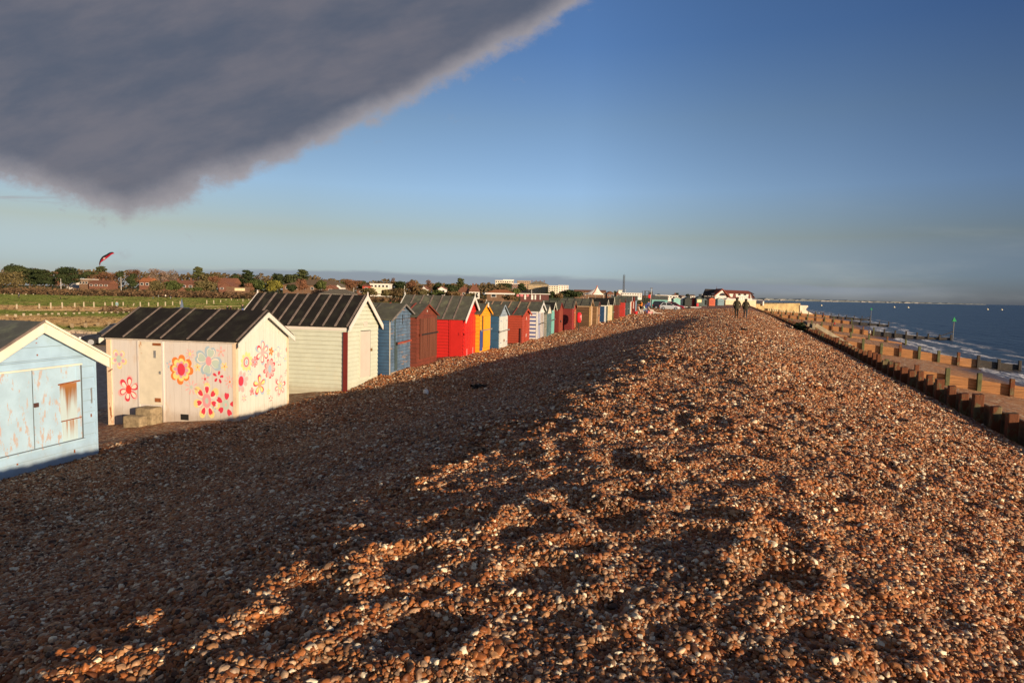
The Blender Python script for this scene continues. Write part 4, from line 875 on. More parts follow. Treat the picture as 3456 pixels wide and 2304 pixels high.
hh = far_hut(2393, 2413, 1028, 1009, 1004.5, 214, ORD, paint('orange_hut_boards', (0.48, 0.10, 0.035)), 'orange hut with plank doors left of the pub', roof_=mat('orange_roof_felt', (0, 0, 0))); hh.door(paint('deep_orange_door', (0.40, 0.06, 0.02)), 0.2, 1.8, 0, 1.7, 5)
hh = far_hut(2422, 2443, 1027, 1010, 1006, 222, TQL, paint('grey_blue_boards', (0.15, 0.24, 0.28)), 'grey blue hut with pale green frame against the pub wall', barge_=CREAM); hh.bar(IRON, 0.2, 2.0, 1.0); hh.door(paint('grey_blue_boards', (0, 0, 0)), 0.3, 1.9, 0, 1.6, 6)
# long turquoise hut, seen side on
b0 = at(2199, 1034, 150)
TQS = paint('turquoise_side_boards', (0.15, 0.36, 0.33), var=0.1)
hh = Hut((b0.x + 3.75, b0.y - 0.4, b0.z), 6, 2.6, 3.75, 1.75, 2.6, 'long turquoise hut with grey felt roof behind the parked cars', ov=0.15, ovf=0.1)
hh.r['group'] = 'beach huts round the car park'
hh.walls(TQS, WD, 'h', 'v', 0.25, 0.25).roof(FELT_GY).fascia(mat('pale_timber_trim', (0, 0, 0)), 0.1).barge(WTR, dep=0.1, rise=0.06)
# ------------------------------------------------------------------ lifebuoy post
lp = Vector((5.36, 50.3, -2.80))
o = empty('lifebuoy_post', lp, -R(3), 'red lifebuoy housing on a black post in front of the brown hut', 'lifebuoy')
MB().tube((0, 0, -0.3), (0, 0, 1.45), 0.035).build('post', IRON, o)
lb = paint('lifebuoy_red', (0.80, 0.02, 0.03), rough=0.35, var=0.04)
mb = MB(); mb.smooth = True
prof = []
for i in range(20):
    q = 2 * math.pi * i / 20; prof.append((math.cos(q), math.sin(q)))
loops = []
for x_, r_ in ((-0.17, 0.0), (-0.17, 0.28), (-0.14, 0.38), (-0.06, 0.42), (0.06, 0.42), (0.14, 0.38), (0.17, 0.28), (0.17, 0.17), (0.10, 0.15), (0.10, 0.0)):
    loops.append([(x_ + 0.02, 0.46 * r_ * c_, 1.08 + r_ * s_) for c_, s_ in prof])
mb.ring(loops, cap=False); mb.build('housing', lb, o)
mb = MB(); mb.smooth = True; mb.ring([[(0.19 + 0.02 * (k_ % 2), 0.46 * r_ * c_, 1.08 + r_ * s_) for c_, s_ in prof] for k_, r_ in enumerate((0.19, 0.22, 0.26))], cap=False); mb.build('rim', WHITE, o)
# ------------------------------------------------------------------ timber breastwork and groynes
TIM = mat('weathered_oak_post', (0.15, 0.115, 0.055), 0.9, 0.45, 3, (2, 2, 0.5), bump=0.7, bscale=14, peel=((0.15, 0.05, 0.02), 0.80, (1, 1, 0.6), 3.2))
PLK = mat('weathered_planking', (0.17, 0.105, 0.055), 0.9, 0.35, 1.5, (0.6, 0.6, 7), bump=0.4, bscale=8)
ORP = mat('groyne_planking', (0.35, 0.165, 0.064), 0.9, 0.35, 1.2, (0.5, 0.5, 8), bump=0.4, bscale=8, peel=((0.16, 0.08, 0.04), 0.15, (0.4, 0.4, 4), 2))
DKT = mat('wet_dark_timber', (0.035, 0.028, 0.022), 0.6, 0.3, 3)
GRNT = mat('algae_timber', (0.10, 0.105, 0.045), 0.9, 0.3, 3)
bw = empty('timber_breastwork', W2(18, 6.6, -3.0), -BETA, 'long low timber breastwork of squat posts and planks edging the shingle bank', 'breastwork')
binv = bw.matrix_basis.inverted()
def bws(s): return s, np.interp(s, [15, 60, 110, 320], [0.82, 0.62, 0.5, 0.35])
s = 12.6; k = 0
def local_st(s, t, z): return Vector((t - 6.6, s - 18, z + 3.0))
rest = MB()
while s < 300:
    gz = gnd(s, 6.3); hgt = float(np.interp(s, [15, 60, 110, 320], [0.66, 0.52, 0.42, 0.32])) + rnd.uniform(-0.10, 0.08); wd = rnd.uniform(0.088, 0.118)
    c0 = local_st(s, 6.58, gz - 0.8); c1 = local_st(s + rnd.uniform(-0.03, 0.03), 6.58 + rnd.uniform(-0.03, 0.03), gz + hgt)
    def post(mb_):
        mb_.add([(c0.x - wd, c0.y - wd, c0.z), (c0.x + wd, c0.y - wd, c0.z), (c0.x + wd, c0.y + wd, c0.z), (c0.x - wd, c0.y + wd, c0.z),
                 (c1.x - wd, c1.y - wd, c1.z - 0.03), (c1.x + wd, c1.y - wd, c1.z - 0.01), (c1.x + wd, c1.y + wd, c1.z), (c1.x - wd, c1.y + wd, c1.z - 0.02)],
                [(3, 2, 1, 0), (4, 5, 6, 7), (0, 1, 5, 4), (1, 2, 6, 5), (2, 3, 7, 6), (3, 0, 4, 7)])
    if k < 90:
        mb = MB(); post(mb); mb.build('post', TIM, bw, bevel=0.02)
    else: post(rest)
    k += 1; s += 1.15 if s < 120 else 1.6
o = rest.build('far_posts', TIM, bw); o['kind'] = 'stuff'
for i in range(0, 29):
    s0 = 12 + i * 10.0; s1 = s0 + 9.98
    mb = MB(); n_ = 4
    for j in range(n_):
        z0 = gnd(s0, 6.3) + float(np.interp(s0, [15, 60, 110, 320], [0.40, 0.30, 0.22, 0.12])) - 0.24 * (j + 1) - 0.0; z1 = gnd(s1, 6.3) + float(np.interp(s1, [15, 60, 110, 320], [0.40, 0.30, 0.22, 0.12])) - 0.24 * (j + 1)
        a_ = local_st(s0, 6.775, z0); b_ = local_st(s1, 6.775, z1)
        mb.add([a_, b_, b_ + Vector((0, 0, .232)), a_ + Vector((0, 0, .232)), a_ + Vector((.075, 0, 0)), b_ + Vector((.075, 0, 0)), b_ + Vector((.075, 0, .232)), a_ + Vector((.075, 0, .232))],
               [(0, 1, 2, 3), (7, 6, 5, 4), (3, 2, 6, 7), (1, 0, 4, 5), (0, 3, 7, 4), (2, 1, 5, 6)])
    # lower planks down to the sand
    a_ = local_st(s0, 6.79, -6.2); b_ = local_st(s1, 6.79, -6.2); za = local_st(s0, 6.79, gnd(s0, 6.3) - 0.57); zb = local_st(s1, 6.79, gnd(s1, 6.3) - 0.57)
    d_ = Vector((.05, 0, 0)); mb.add([a_, b_, zb, za, a_ + d_, b_ + d_, zb + d_, za + d_], [(0, 1, 2, 3), (7, 6, 5, 4), (3, 2, 6, 7), (1, 0, 4, 5), (0, 3, 7, 4), (2, 1, 5, 6)])
    mb.build('planking', PLK, bw)

def groyne(s0, t0, t1, label, ph=1.45, plank=0.92, step=2.05, skew=0.0, low=0.0, dark_from=99, marker=0, mh=4.2):
    """posts on the near side, planks behind; runs from the breastwork into the sea"""
    o = empty('groyne', W2(s0, t0, sandh(s0, t0)), -BETA, label, 'groyne', 'timber groynes running into the sea')
    zb = sandh(s0, t0)
    n_ = int((t1 - t0) / step); pts = []
    for i in range(n_ + 1):
        t = t0 + i * step; s_ = s0 + skew * (t - t0); z = max(sandh(s_, t), SEA_Z - 0.55)
        mt = DKT if t > dark_from else (GRNT if i % 3 else TIM); h_ = (ph - low * (t - t0)) * rnd.uniform(0.9, 1.06)
        if z < SEA_Z: h_ = max(h_, 1.25)
        MB().box(t - t0 - .14, t - t0 + .14, s_ - s0 - .16, s_ - s0 + .12, z - zb - 0.8, z - zb + h_).build('post', mt, o, bevel=0.02)
        pts.append((t, s_, z))
    for i, ((ta, sa, za), (tb, sb, zb_)) in enumerate(zip(pts, pts[1:])):
        mt = DKT if ta > dark_from - 1 else ORP
        pk = plank - low * (ta - t0)
        mb = MB(); nn_ = 4
        for j in range(nn_):
            f0 = pk * j / nn_; f1 = pk * (j + 1) / nn_ - 0.012; lo_ = -1.2 if j == 0 else f0
            mb.add([(ta - t0, sa - s0 + .125, za - zb + lo_), (tb - t0, sb - s0 + .125, zb_ - zb + lo_), (tb - t0, sb - s0 + .125, zb_ - zb + f1), (ta - t0, sa - s0 + .125, za - zb + f1),
                    (ta - t0, sa - s0 + .20, za - zb + lo_), (tb - t0, sb - s0 + .20, zb_ - zb + lo_), (tb - t0, sb - s0 + .20, zb_ - zb + f1), (ta - t0, sa - s0 + .20, za - zb + f1)],
                   [(0, 1, 2, 3), (7, 6, 5, 4), (3, 2, 6, 7), (1, 0, 4, 5), (0, 3, 7, 4), (2, 1, 5, 6)])
        mb.build('planking', mt, o)
    if marker:
        t, s_, z = pts[-1]; x = t - t0 + 0.35; y = s_ - s0; b = SEA_Z - zb
        mk = MB(); mk.tube((x, y, b - 1), (x, y, b + mh), 0.07).build('marker_pole', mat('pole_grey', (0.20, 0.19, 0.16), 0.7, 0.2), o)
        gt = mat('signal_green', (0.03, 0.30, 0.10), 0.6, 0.1)
        mk = MB(); mk.tube((x, y, b + mh), (x, y, b + mh + 0.95), 0.52, 0.02, 4); mk.build('topmark', gt, o)
        MB().beam((x - 3.0, y, b + 0.35), (x, y, b + 1.8), 0.14, 0.14).build('brace', DKT, o)
    return o
groyne(55.6, 7.4, 26.5, 'nearest groyne of orange lit planks with sparse posts, at the right edge', ph=1.35, plank=0.85, low=0.0, dark_from=24)
groyne(88.6, 7.4, 34, 'long orange planked groyne with tall posts, second nearest', ph=1.55, plank=1.0, low=0.0, dark_from=27)
groyne(127, 8.5, 32, 'low worn groyne with widely spaced stubby posts, third nearest', ph=1.0, plank=0.28, step=3.0, skew=0.1, dark_from=99)
groyne(154, 8.5, 45, 'groyne ending in the tall green topped marker pole nearest the frame edge', ph=1.7, plank=1.0, dark_from=29, marker=1, mh=3.9)
groyne(225, 10, 47, 'dark ended groyne reaching into the surf beyond the marker pole', ph=2.0, plank=1.0, step=2.6, dark_from=36)
groyne(293, 10, 54, 'farthest groyne, ending in a short green topped marker', ph=2.0, plank=1.0, step=2.9, dark_from=38, marker=1, mh=4.4)
# stairs over the breastwork
o = empty('timber_steps', W2(63, 7.0, -3.0), -BETA, 'timber steps with a sloping handrail going down to the sand from the breastwork', 'steps')
PAL = mat('pale_grey_timber', (0.30, 0.25, 0.17), 0.9, 0.25, 3)
for y, zt in ((0, 0.95), (2.2, 0.75), (4.2, 0.85), (7.5, 1.0)): MB().box(-.11, .11, y - .11, y + .11, -0.8, zt).build('post', PAL, o)
MB().beam((0, -0.1, 0.62), (0, 3.0, 0.62), 0.08, 0.34).build('rail', mat('slate_rail', (0.07, 0.085, 0.095), 0.8, 0.2), o); MB().beam((0, 4.3, 0.66), (0, 7.6, 0.80), 0.08, 0.30).build('rail', mat('slate_rail', (0, 0, 0)), o)
MB().beam((0.15, 0.0, 0.82), (3.6, 0.5, -1.3), 0.10, 0.34).build('handrail', PAL, o)
for i in range(7): MB().box(0.2 + i * 0.5, 0.75 + i * 0.5, 0.4, 2.0, -0.75 - i * 0.3, -0.67 - i * 0.3).build('tread', PAL, o)
# ------------------------------------------------------------------ foliage
def leafmat(name, c0, c1, trans=0.15):
    if name in MATS: return MATS[name]
    m, nt, b = nodes_of(name); g = G(nt)
    n1 = g.noise(g.pos(), 0.30, 4, 0.6); n2 = g.noise(g.pos(), 2.5, 3, 0.6)
    oi = g.n('ShaderNodeObjectInfo').outputs['Random']
    c = g.mix(g.mr(g.m('ADD', g.m('MULTIPLY', n1, 0.6), g.m('MULTIPLY', n2, 0.4)), 0.32, 0.68), c0, c1)
    c = g.mix(1.0, c, g.mix(oi, (0.8, 0.85, 0.85), (1.2, 1.12, 1.1)), 'MULTIPLY')
    nt.links.new(c, b.inputs['Base Color']); b.inputs['Roughness'].default_value = 0.85; b.inputs['Specular IOR Level'].default_value = 0.12
    MATS[name] = m; return m
LM = dict(pine=leafmat('pine_needles', (0.027, 0.037, 0.015), (0.091, 0.098, 0.036)), olive=leafmat('olive_leaves', (0.062, 0.056, 0.022), (0.163, 0.130, 0.058)), dark=leafmat('dark_evergreen', (0.015, 0.025, 0.011), (0.058, 0.072, 0.026)),
          rusty=leafmat('rusty_twigs', (0.106, 0.050, 0.027), (0.234, 0.117, 0.065)), grey=leafmat('grey_twigs', (0.125, 0.088, 0.062), (0.247, 0.182, 0.143)), yellow=leafmat('yellow_green_leaves', (0.075, 0.075, 0.015), (0.208, 0.195, 0.039)),
          brown=leafmat('brown_leaves', (0.075, 0.048, 0.022), (0.169, 0.111, 0.052)), green=leafmat('mid_green_leaves', (0.037, 0.053, 0.015), (0.111, 0.124, 0.039)))
BARK = mat('bark', (0.11, 0.08, 0.055), 0.95, 0.3, 3)
_leafcache = {}

def leaves(mb, c, r, n, size, rr, shell=0.55, flat=0.0):
    for _ in range(n):
        while True:
            d = Vector((rr.uniform(-1, 1), rr.uniform(-1, 1), rr.uniform(-1, 1)))
            if 0.1 < d.length <= 1: break
        d = d.normalized() * (shell + (1 - shell) * rr.random()) * (0.8 + 0.35 * rr.random())
        p = Vector(c) + Vector((d.x * r[0], d.y * r[1], d.z * r[2]))
        nrm = (d + Vector((rr.gauss(0, .5), rr.gauss(0, .5), rr.gauss(0, .5) + flat))).normalized()
        a = nrm.orthogonal().normalized(); b = nrm.cross(a); q = rr.random() * 6.28; a, b = a * math.cos(q) + b * math.sin(q), b * math.cos(q) - a * math.sin(q)
        s1 = size * rr.uniform(0.5, 1.3); s2 = s1 * rr.uniform(0.45, 0.9)
        mb.add([p - a * s1, p - b * s2 + a * s1 * 0.2, p + a * s1, p + b * s2], [(0, 1, 2, 3)])

def crown_blobs(kind, rr):
    """unit crown: x,y in -0.5..0.5, z 0..1 -> ellipsoids (centre, radii, leaf count)"""
    B = []
    if kind == 'umbrella':
        for i in range(16):
            a = rr.random() * 6.28; d = 0.36 * math.sqrt(rr.random()); B.append(((d * math.cos(a), d * math.sin(a), 0.80 - 0.55 * d + rr.uniform(-.05, .06)), (0.16, 0.16, 0.085), 60))
        for i in range(4):
            a = rr.random() * 6.28; B.append(((0.25 * math.cos(a), 0.25 * math.sin(a), 0.5), (0.12, 0.12, 0.05), 35))
    elif kind == 'layered':
        for i in range(11):
            z = 0.35 + 0.62 * i / 10; a = i * 2.4; d = 0.30 * (1.15 - z * 0.75); B.append(((d * math.cos(a), d * math.sin(a), z), (0.24 * (1.25 - 0.6 * z), 0.20, 0.06), 75))
    elif kind == 'spread':
        for i in range(22):
            z = rr.uniform(0.25, 0.9); a = rr.random() * 6.28; d = 0.36 * math.sqrt(rr.random()) * (1.15 - 0.5 * z); B.append(((d * math.cos(a), d * math.sin(a), z), (0.20, 0.18, 0.10), 80))
    elif kind == 'bare':
        for i in range(16):
            z = rr.uniform(0.3, 0.92); a = rr.random() * 6.28; d = 0.34 * math.sqrt(rr.random()); B.append(((d * math.cos(a), d * math.sin(a), z), (0.19, 0.19, 0.16), 70))
    elif kind == 'poplar':
        for i in range(9): B.append(((rr.uniform(-.15, .15), rr.uniform(-.15, .15), 0.15 + 0.09 * i), (0.28, 0.28, 0.10), 40))
    else:
        for i in range(20):
            a = rr.random() * 6.28; d = 0.33 * math.sqrt(rr.random()); z = 0.2 + 0.6 * rr.random() * (1 - 1.3 * d * d * 2); B.append(((d * math.cos(a), d * math.sin(a), z), (0.19, 0.19, 0.17), 60))
    return B

def tree(name, label, px, ytop, ybase, wpx, Y, kind, leaf, cat='tree', trunk=True, group='trees and shrubs behind the field', seed=None, dens=1.0):
    rr = random.Random(seed if seed is not None else int(px * 13 + ytop))
    base = at(px, ybase, Y); topz = at(px, ytop - 3, Y).z; hgt = topz - base.z; wid = wpx * Y / FPX
    o = empty(name, base, rr.random() * 6.28, label, cat, group)
    mb = MB(); ls = Y / 622 * (0.80 if kind != 'bare' else 0.45); dens *= 1.7
    for c, r, n_ in crown_blobs(kind, rr):
        leaves(mb, (c[0] * wid, c[1] * wid, c[2] * hgt), (r[0] * wid * 1.2, r[1] * wid * 1.2, r[2] * hgt * 1.15), int(n_ * dens), min(ls, wid * 0.07), rr, flat=0.5 if kind in ('umbrella', 'layered', 'spread') else 0)
    cr_ = mb.build('crown', LM[leaf], o)
    if trunk:
        mb = MB(); top = (rr.uniform(-.04, .04) * wid, rr.uniform(-.04, .04) * wid, hgt * (0.72 if kind not in ('layered',) else 0.97)); tr = max(0.12, 0.022 * hgt)
        mid = (rr.uniform(-.05, .05) * wid, rr.uniform(-.05, .05) * wid, hgt * 0.36)
        mb.tube((0, 0, -0.5), mid, tr, tr * 0.75); mb.tube(mid, top, tr * 0.75, tr * 0.25)
        for c, r, n_ in crown_blobs(kind, random.Random(seed if seed is not None else int(px * 13 + ytop)))[:12]:
            mb.tube((mid[0], mid[1], hgt * min(0.45, c[2] * 0.8)), (c[0] * wid, c[1] * wid, c[2] * hgt), tr * 0.35, tr * 0.12, 5)
        mb.build('trunk', BARK, o)
    return o
T = tree
T('bush', 'large rounded grey olive evergreen bush at the left edge of the tree line', 12, 905, 972, 120, 290, 'dome', 'olive', 'bush', False, dens=1.6)
T('stone_pine', 'stone pine with a broad umbrella crown, tallest at the left', 55, 880, 968, 88, 330, 'umbrella', 'pine', dens=1.5)
T('pine_tree', 'dark spreading pine right of the umbrella shaped stone pine', 98, 906, 970, 85, 340, 'spread', 'dark', dens=1.4)
T('pine_tree', 'dark flat topped pine in front of the pale bare poplar', 150, 911, 970, 75, 335, 'spread', 'dark', dens=1.3)
T('bare_tree', 'pale bare poplar poking up behind the dark pines', 200, 905, 968, 26, 380, 'poplar', 'rusty')
T('cypress_tree', 'wide dark cypress with a ragged top and leaning trunks, left of the bungalow', 232, 904, 970, 84, 330, 'spread', 'dark', dens=1.5)
T('pine_tree', 'low dark pine directly under the kite', 302, 912, 962, 52, 350, 'umbrella', 'dark')
T('cypress_tree', 'ragged windswept cypress just right below the kite', 343, 903, 960, 52, 352, 'layered', 'pine')
T('bare_tree', 'broad reddish bare thicket tree behind the red roofed bungalow', 352, 918, 968, 110, 345, 'bare', 'rusty', dens=1.6)
T('pine_tree', 'small round topped pine standing above the tall white pole', 408, 909, 962, 26, 340, 'umbrella', 'pine')
T('bare_tree', 'rounded reddish bare tree left of the orange roofed house', 452, 914, 966, 56, 345, 'bare', 'rusty', dens=1.3)
T('conifer', 'dark green pointed conifer beside the orange roofed house', 445, 925, 970, 38, 330, 'poplar', 'dark', dens=1.6)
T('bare_tree', 'grey bare tree, tallest of the three leafless ones', 522, 912, 962, 38, 360, 'bare', 'grey', dens=0.7)
T('bare_tree', 'grey bare tree in the middle of the three leafless ones', 556, 916, 962, 34, 360, 'bare', 'grey', dens=0.7)
T('bare_tree', 'grey bare tree, rightmost of the three leafless ones', 584, 914, 962, 36, 362, 'bare', 'grey', dens=0.7)
T('cedar_tree', 'lone wind shaped cedar with thin flat layers against the sky', 670, 905, 950, 44, 345, 'layered', 'pine', dens=1.3)
T('oak_tree', 'domed brown green oak right of the lone layered cedar', 716, 917, 966, 72, 345, 'dome', 'olive', dens=1.3)
T('bush', 'tan domed bush under the three leafless trees', 530, 945, 986, 66, 300, 'dome', 'olive', 'bush', False)
T('bush', 'dull green bush left of the long tiled roofs', 585, 945, 984, 60, 305, 'dome', 'green', 'bush', False)
T('bush', 'wide domed grey green bush in front of the long tiled roofs', 690, 946, 984, 86, 300, 'dome', 'olive', 'bush', False, dens=1.4)
T('bush', 'low bright green shrub bank below the tiled roofs', 655, 970, 986, 60, 295, 'dome', 'green', 'bush', False)
T('bare_tree', 'orange twigged bare tree left of the dormer house', 725, 936, 975, 46, 320, 'bare', 'rusty', dens=1.2)
T('pine_tree', 'dark evergreen left of the flat topped cedar', 796, 922, 975, 52, 335, 'dome', 'dark', dens=1.3)
T('cedar_tree', 'dark flat topped cedar behind the brick shed', 838, 917, 972, 58, 335, 'layered', 'dark', dens=1.5)
T('oak_tree', 'mixed green brown tree right of the flat topped cedar', 868, 936, 982, 62, 320, 'dome', 'green', dens=1.2)
T('bush', 'small orange brown bush beside the cream panelled shed', 842, 956, 984, 34, 300, 'dome', 'rusty', 'bush', False)
T('bush', 'yellow green domed bush left of the long hip roof', 920, 943, 986, 72, 300, 'dome', 'yellow', 'bush', False, dens=1.3)
T('pine_tree', 'very dark rounded evergreen left of the long hip roof', 938, 920, 970, 46, 350, 'dome', 'dark', dens=1.4)
T('pine_tree', 'low dark pines strip along the hip roof ridge', 985, 928, 965, 60, 380, 'spread', 'pine')
T('cedar_tree', 'cedar with a long right hand branch above the hip roof', 1022, 914, 960, 52, 380, 'layered', 'pine', dens=1.4)
T('bare_tree', 'pinkish bare tree in front of the long hip roof', 1022, 946, 988, 50, 300, 'bare', 'rusty', dens=1.5)
T('bush', 'dark green bush at the right part of the hip roof', 1080, 944, 980, 42, 310, 'dome', 'green', 'bush', False)
T('bush', 'dark evergreen left of the pinkish bare tree', 985, 958, 986, 34, 300, 'dome', 'dark', 'bush', False)
T('bare_tree', 'reddish bare tree between the bungalow and the red annexe', 1190, 943, 990, 66, 330, 'bare', 'rusty', dens=1.6)
T('oak_tree', 'dark wide trees behind the reddish bare tree', 1170, 947, 985, 60, 380, 'dome', 'green')
T('pine_tree', 'dark pine left of the red walled annexe', 1222, 950, 985, 34, 345, 'spread', 'dark')
T('bush', 'sandy green bush below the white terrace building', 1245, 972, 1000, 70, 230, 'dome', 'olive', 'bush', False)
T('bush', 'round green bush right of the white terrace building', 1302, 976, 1000, 34, 235, 'dome', 'olive', 'bush', False)
T('poplar_tree', 'narrow reddish poplar right of the white terrace building', 1325, 939, 980, 20, 350, 'poplar', 'rusty')
T('oak_tree', 'dark tree next to the narrow reddish poplar', 1350, 946, 985, 42, 345, 'dome', 'dark')
T('bush', 'dark russet thicket below the narrow poplar', 1335, 970, 1002, 70, 240, 'dome', 'brown', 'bush', False)
T('oak_tree', 'brown rounded tree above the red beach hut roof, left', 1390, 954, 986, 48, 350, 'bare', 'rusty', dens=1.4)
T('oak_tree', 'brown shrubby tree left of the small white gabled house', 1405, 966, 1000, 60, 280, 'dome', 'brown')
T('bare_tree', 'tall brown bare tree between the two white gabled houses', 1446, 945, 985, 26, 350, 'poplar', 'rusty')
T('oak_tree', 'dark domed tree behind the second white gabled house', 1477, 952, 985, 32, 360, 'dome', 'dark')
T('oak_tree', 'long dark green tree left of the tall cedar', 1522, 958, 990, 58, 350, 'dome', 'dark', dens=1.3)
T('cedar_tree', 'tall cedar over the red tiled houses', 1554, 943, 985, 34, 360, 'layered', 'pine', dens=1.4)
T('bush', 'grey green bush behind the red hut roof ridge, left', 1432, 978, 1003, 46, 240, 'dome', 'olive', 'bush', False)
T('bush', 'dark olive bush behind the red hut roof ridge, middle', 1475, 976, 1004, 60, 240, 'dome', 'green', 'bush', False)
T('bush', 'brown green bush behind the red hut roof ridge, right', 1530, 982, 1006, 66, 235, 'dome', 'brown', 'bush', False)
T('bush', 'long dark scrubby bush left of the orange roofed shelter', 1590, 990, 1012, 60, 225, 'dome', 'olive', 'bush', False)
T('oak_tree', 'dark rounded tree left of the white stepped flats', 1652, 956, 985, 36, 420, 'dome', 'dark')
T('oak_tree', 'dark trees behind the red roofed houses', 1622, 964, 985, 40, 420, 'dome', 'dark')
T('cypress_tree', 'spreading dark cypress in front of the white stepped flats', 1700, 958, 990, 66, 420, 'spread', 'dark', dens=1.4)
T('cypress_tree', 'small dark palm like cypress before the buff hotel', 1760, 958, 985, 30, 420, 'spread', 'dark', dens=1.2)
T('oak_tree', 'dark olive tree between the shelter and the flat roofed cafe', 1738, 974, 1000, 46, 330, 'dome', 'green')
T('bush', 'brown bushes in front of the orange roofed shelter', 1715, 996, 1013, 46, 200, 'dome', 'brown', 'bush', False)
T('bush', 'dark round bush right of the flat roofed cafe', 1860, 983, 1006, 34, 300, 'dome', 'dark', 'bush', False)
T('bush', 'big dark rounded thicket left of the white tent', 1925, 979, 1006, 82, 300, 'dome', 'dark', 'bush', False, dens=1.4)
T('bush', 'low brown bush between the two dark round thickets', 1885, 992, 1006, 34, 260, 'dome', 'brown', 'bush', False)
T('oak_tree', 'small dark tree right of the lattice mast foot', 2077, 982, 1000, 16, 420, 'dome', 'dark')
T('oak_tree', 'small rounded tree on the far skyline above the turquoise hut', 2285, 989, 1003, 12, 520, 'dome', 'dark')
T('oak_tree', 'dark tree clump on the far skyline left of the far white buildings', 2222, 993, 1003, 14, 520, 'dome', 'dark')
T('oak_tree', 'dark tree on the far skyline above the black tarred hut', 2320, 993, 1003, 14, 480, 'dome', 'dark')
# brown scrub belt along the far side of the field (one mass)
mb = MB(); rr = random.Random(9)
for i in range(9000):
    px = -60 + 1760 * rr.random(); Y = 268 + 30 * rr.random()
    yb = FIELD_Z + 0.2; hmax = 3.4 - 1.2 * (px > 900) + 0.8 * vnoise(px / 30, 0.5, 1)
    p0 = at(px, 1000, Y); z = yb + hmax * rr.random() ** 0.8 * (0.6 + 0.4 * rr.random())
    nrm = Vector((rr.gauss(0, .6), -0.5 + rr.gauss(0, .5), 0.7)).normalized(); a_ = nrm.orthogonal().normalized(); b_ = nrm.cross(a_); s1 = rr.uniform(0.25, 0.75)
    P0 = Vector((p0.x, p0.y, z)); mb.add([P0 - a_ * s1, P0 - b_ * s1 * .7, P0 + a_ * s1, P0 + b_ * s1 * .7], [(0, 1, 2, 3)])
LM['scrub'] = leafmat('scrub_leaves', (0.062, 0.042, 0.020), (0.155, 0.095, 0.050))
tag(mb.build('scrub', LM['scrub']), 'brown bramble scrub along the far edge of the field', 'scrub', kind='stuff')
mb = MB()
for i in range(6500):
    px = 1200 + 720 * rr.random(); Y = rr.uniform(150, 235)
    n_ = float(vnoise(px / 26, Y / 14, 2))
    if n_ < -0.08: continue
    p0 = at(px, 1000, Y); z = FIELD_Z + 0.1 + (0.5 + 3.0 * max(0, n_)) * rr.random() * (0.4 + Y / 300)
    nrm = Vector((rr.gauss(0, .6), -0.4 + rr.gauss(0, .5), 0.8)).normalized(); a_ = nrm.orthogonal().normalized(); b_ = nrm.cross(a_); s1 = rr.uniform(0.2, 0.55)
    P0 = Vector((p0.x, p0.y, z)); mb.add([P0 - a_ * s1, P0 - b_ * s1 * .7, P0 + a_ * s1, P0 + b_ * s1 * .7], [(0, 1, 2, 3)])
LM['heath'] = leafmat('heath_leaves', (0.06, 0.042, 0.018), (0.15, 0.095, 0.045))
tag(mb.build('heath', LM['heath']), 'low brown and olive heath behind the beach hut roofs', 'heath', kind='stuff')
mb = MB()
for i in range(1500):
    px, py = rr.uniform(250, 860), 0; Y = rr.gauss(108, 6)
    if vnoise(px / 60, Y / 10, 3) < 0.0: continue
    p0 = at(px, 1000, Y); P0 = Vector((p0.x, p0.y, FIELD_Z + 0.05 + rr.random() * 0.9)); nrm = Vector((rr.gauss(0, .6), -0.4, 0.8)).normalized(); a_ = nrm.orthogonal().normalized(); b_ = nrm.cross(a_); s1 = rr.uniform(0.12, 0.4)
    mb.add([P0 - a_ * s1, P0 - b_ * s1 * .6, P0 + a_ * s1, P0 + b_ * s1 * .6], [(0, 1, 2, 3)])
tag(mb.build('bracken', LM['scrub']), 'patchy dead bracken beside the white posts in the field', 'bracken', kind='stuff')
# far wooded land behind everything on the left (closes the horizon)
mb = MB()
for i in range(15000):
    px = -300 + 2050 * rr.random(); Y = rr.uniform(395, 440); p0 = at(px, 1000, Y)
    z = FIELD_Z + (float(np.interp(px, [0, 950, 1250, 1650, 1750], [14.8, 13.6, 11.5, 10.6, 7.5])) + 3.6 * float(vnoise(px / 34, 0.3, 1)) + 2 * float(vnoise(px / 11, 7.3, 2))) * rr.random() ** 0.55
    nrm = Vector((rr.gauss(0, .5), -0.7, 0.5)).normalized(); a_ = nrm.orthogonal().normalized(); b_ = nrm.cross(a_); s1 = rr.uniform(0.4, 1.1)
    P0 = Vector((p0.x, p0.y, z)); mb.add([P0 - a_ * s1, P0 - b_ * s1 * .7, P0 + a_ * s1, P0 + b_ * s1 * .7], [(0, 1, 2, 3)])
tag(mb.build('far_wood', LM['brown']), 'far belt of woodland closing the horizon behind the houses', 'woodland', kind='stuff')
# ------------------------------------------------------------------ buildings
TILE_R = mat('red_brown_tiles', (0.19, 0.078, 0.045), 0.85, 0.25, 2); TILE_O = mat('orange_tiles', (0.34, 0.12, 0.045), 0.85, 0.2, 2); TILE_B = mat('brown_tiles', (0.16, 0.105, 0.06), 0.9, 0.2, 2); TILE_G = mat('grey_brown_tiles', (0.135, 0.115, 0.085), 0.9, 0.2, 2)
WALLW = mat('white_render', (0.66, 0.61, 0.55), 0.8, 0.05, 0.5); WALLC = mat('cream_render', (0.62, 0.54, 0.39), 0.8, 0.07, 0.5); BRICK = mat('red_brick', (0.16, 0.068, 0.042), 0.9, 0.2, 2); BUFF = mat('buff_stone', (0.44, 0.31, 0.15), 0.85, 0.12, 0.6); BROWNW = mat('brown_wall', (0.15, 0.085, 0.05), 0.9, 0.2, 1)
GLS = mat('window_glass', (0.025, 0.03, 0.035), 0.15, 0.1, 1, spec=0.6)

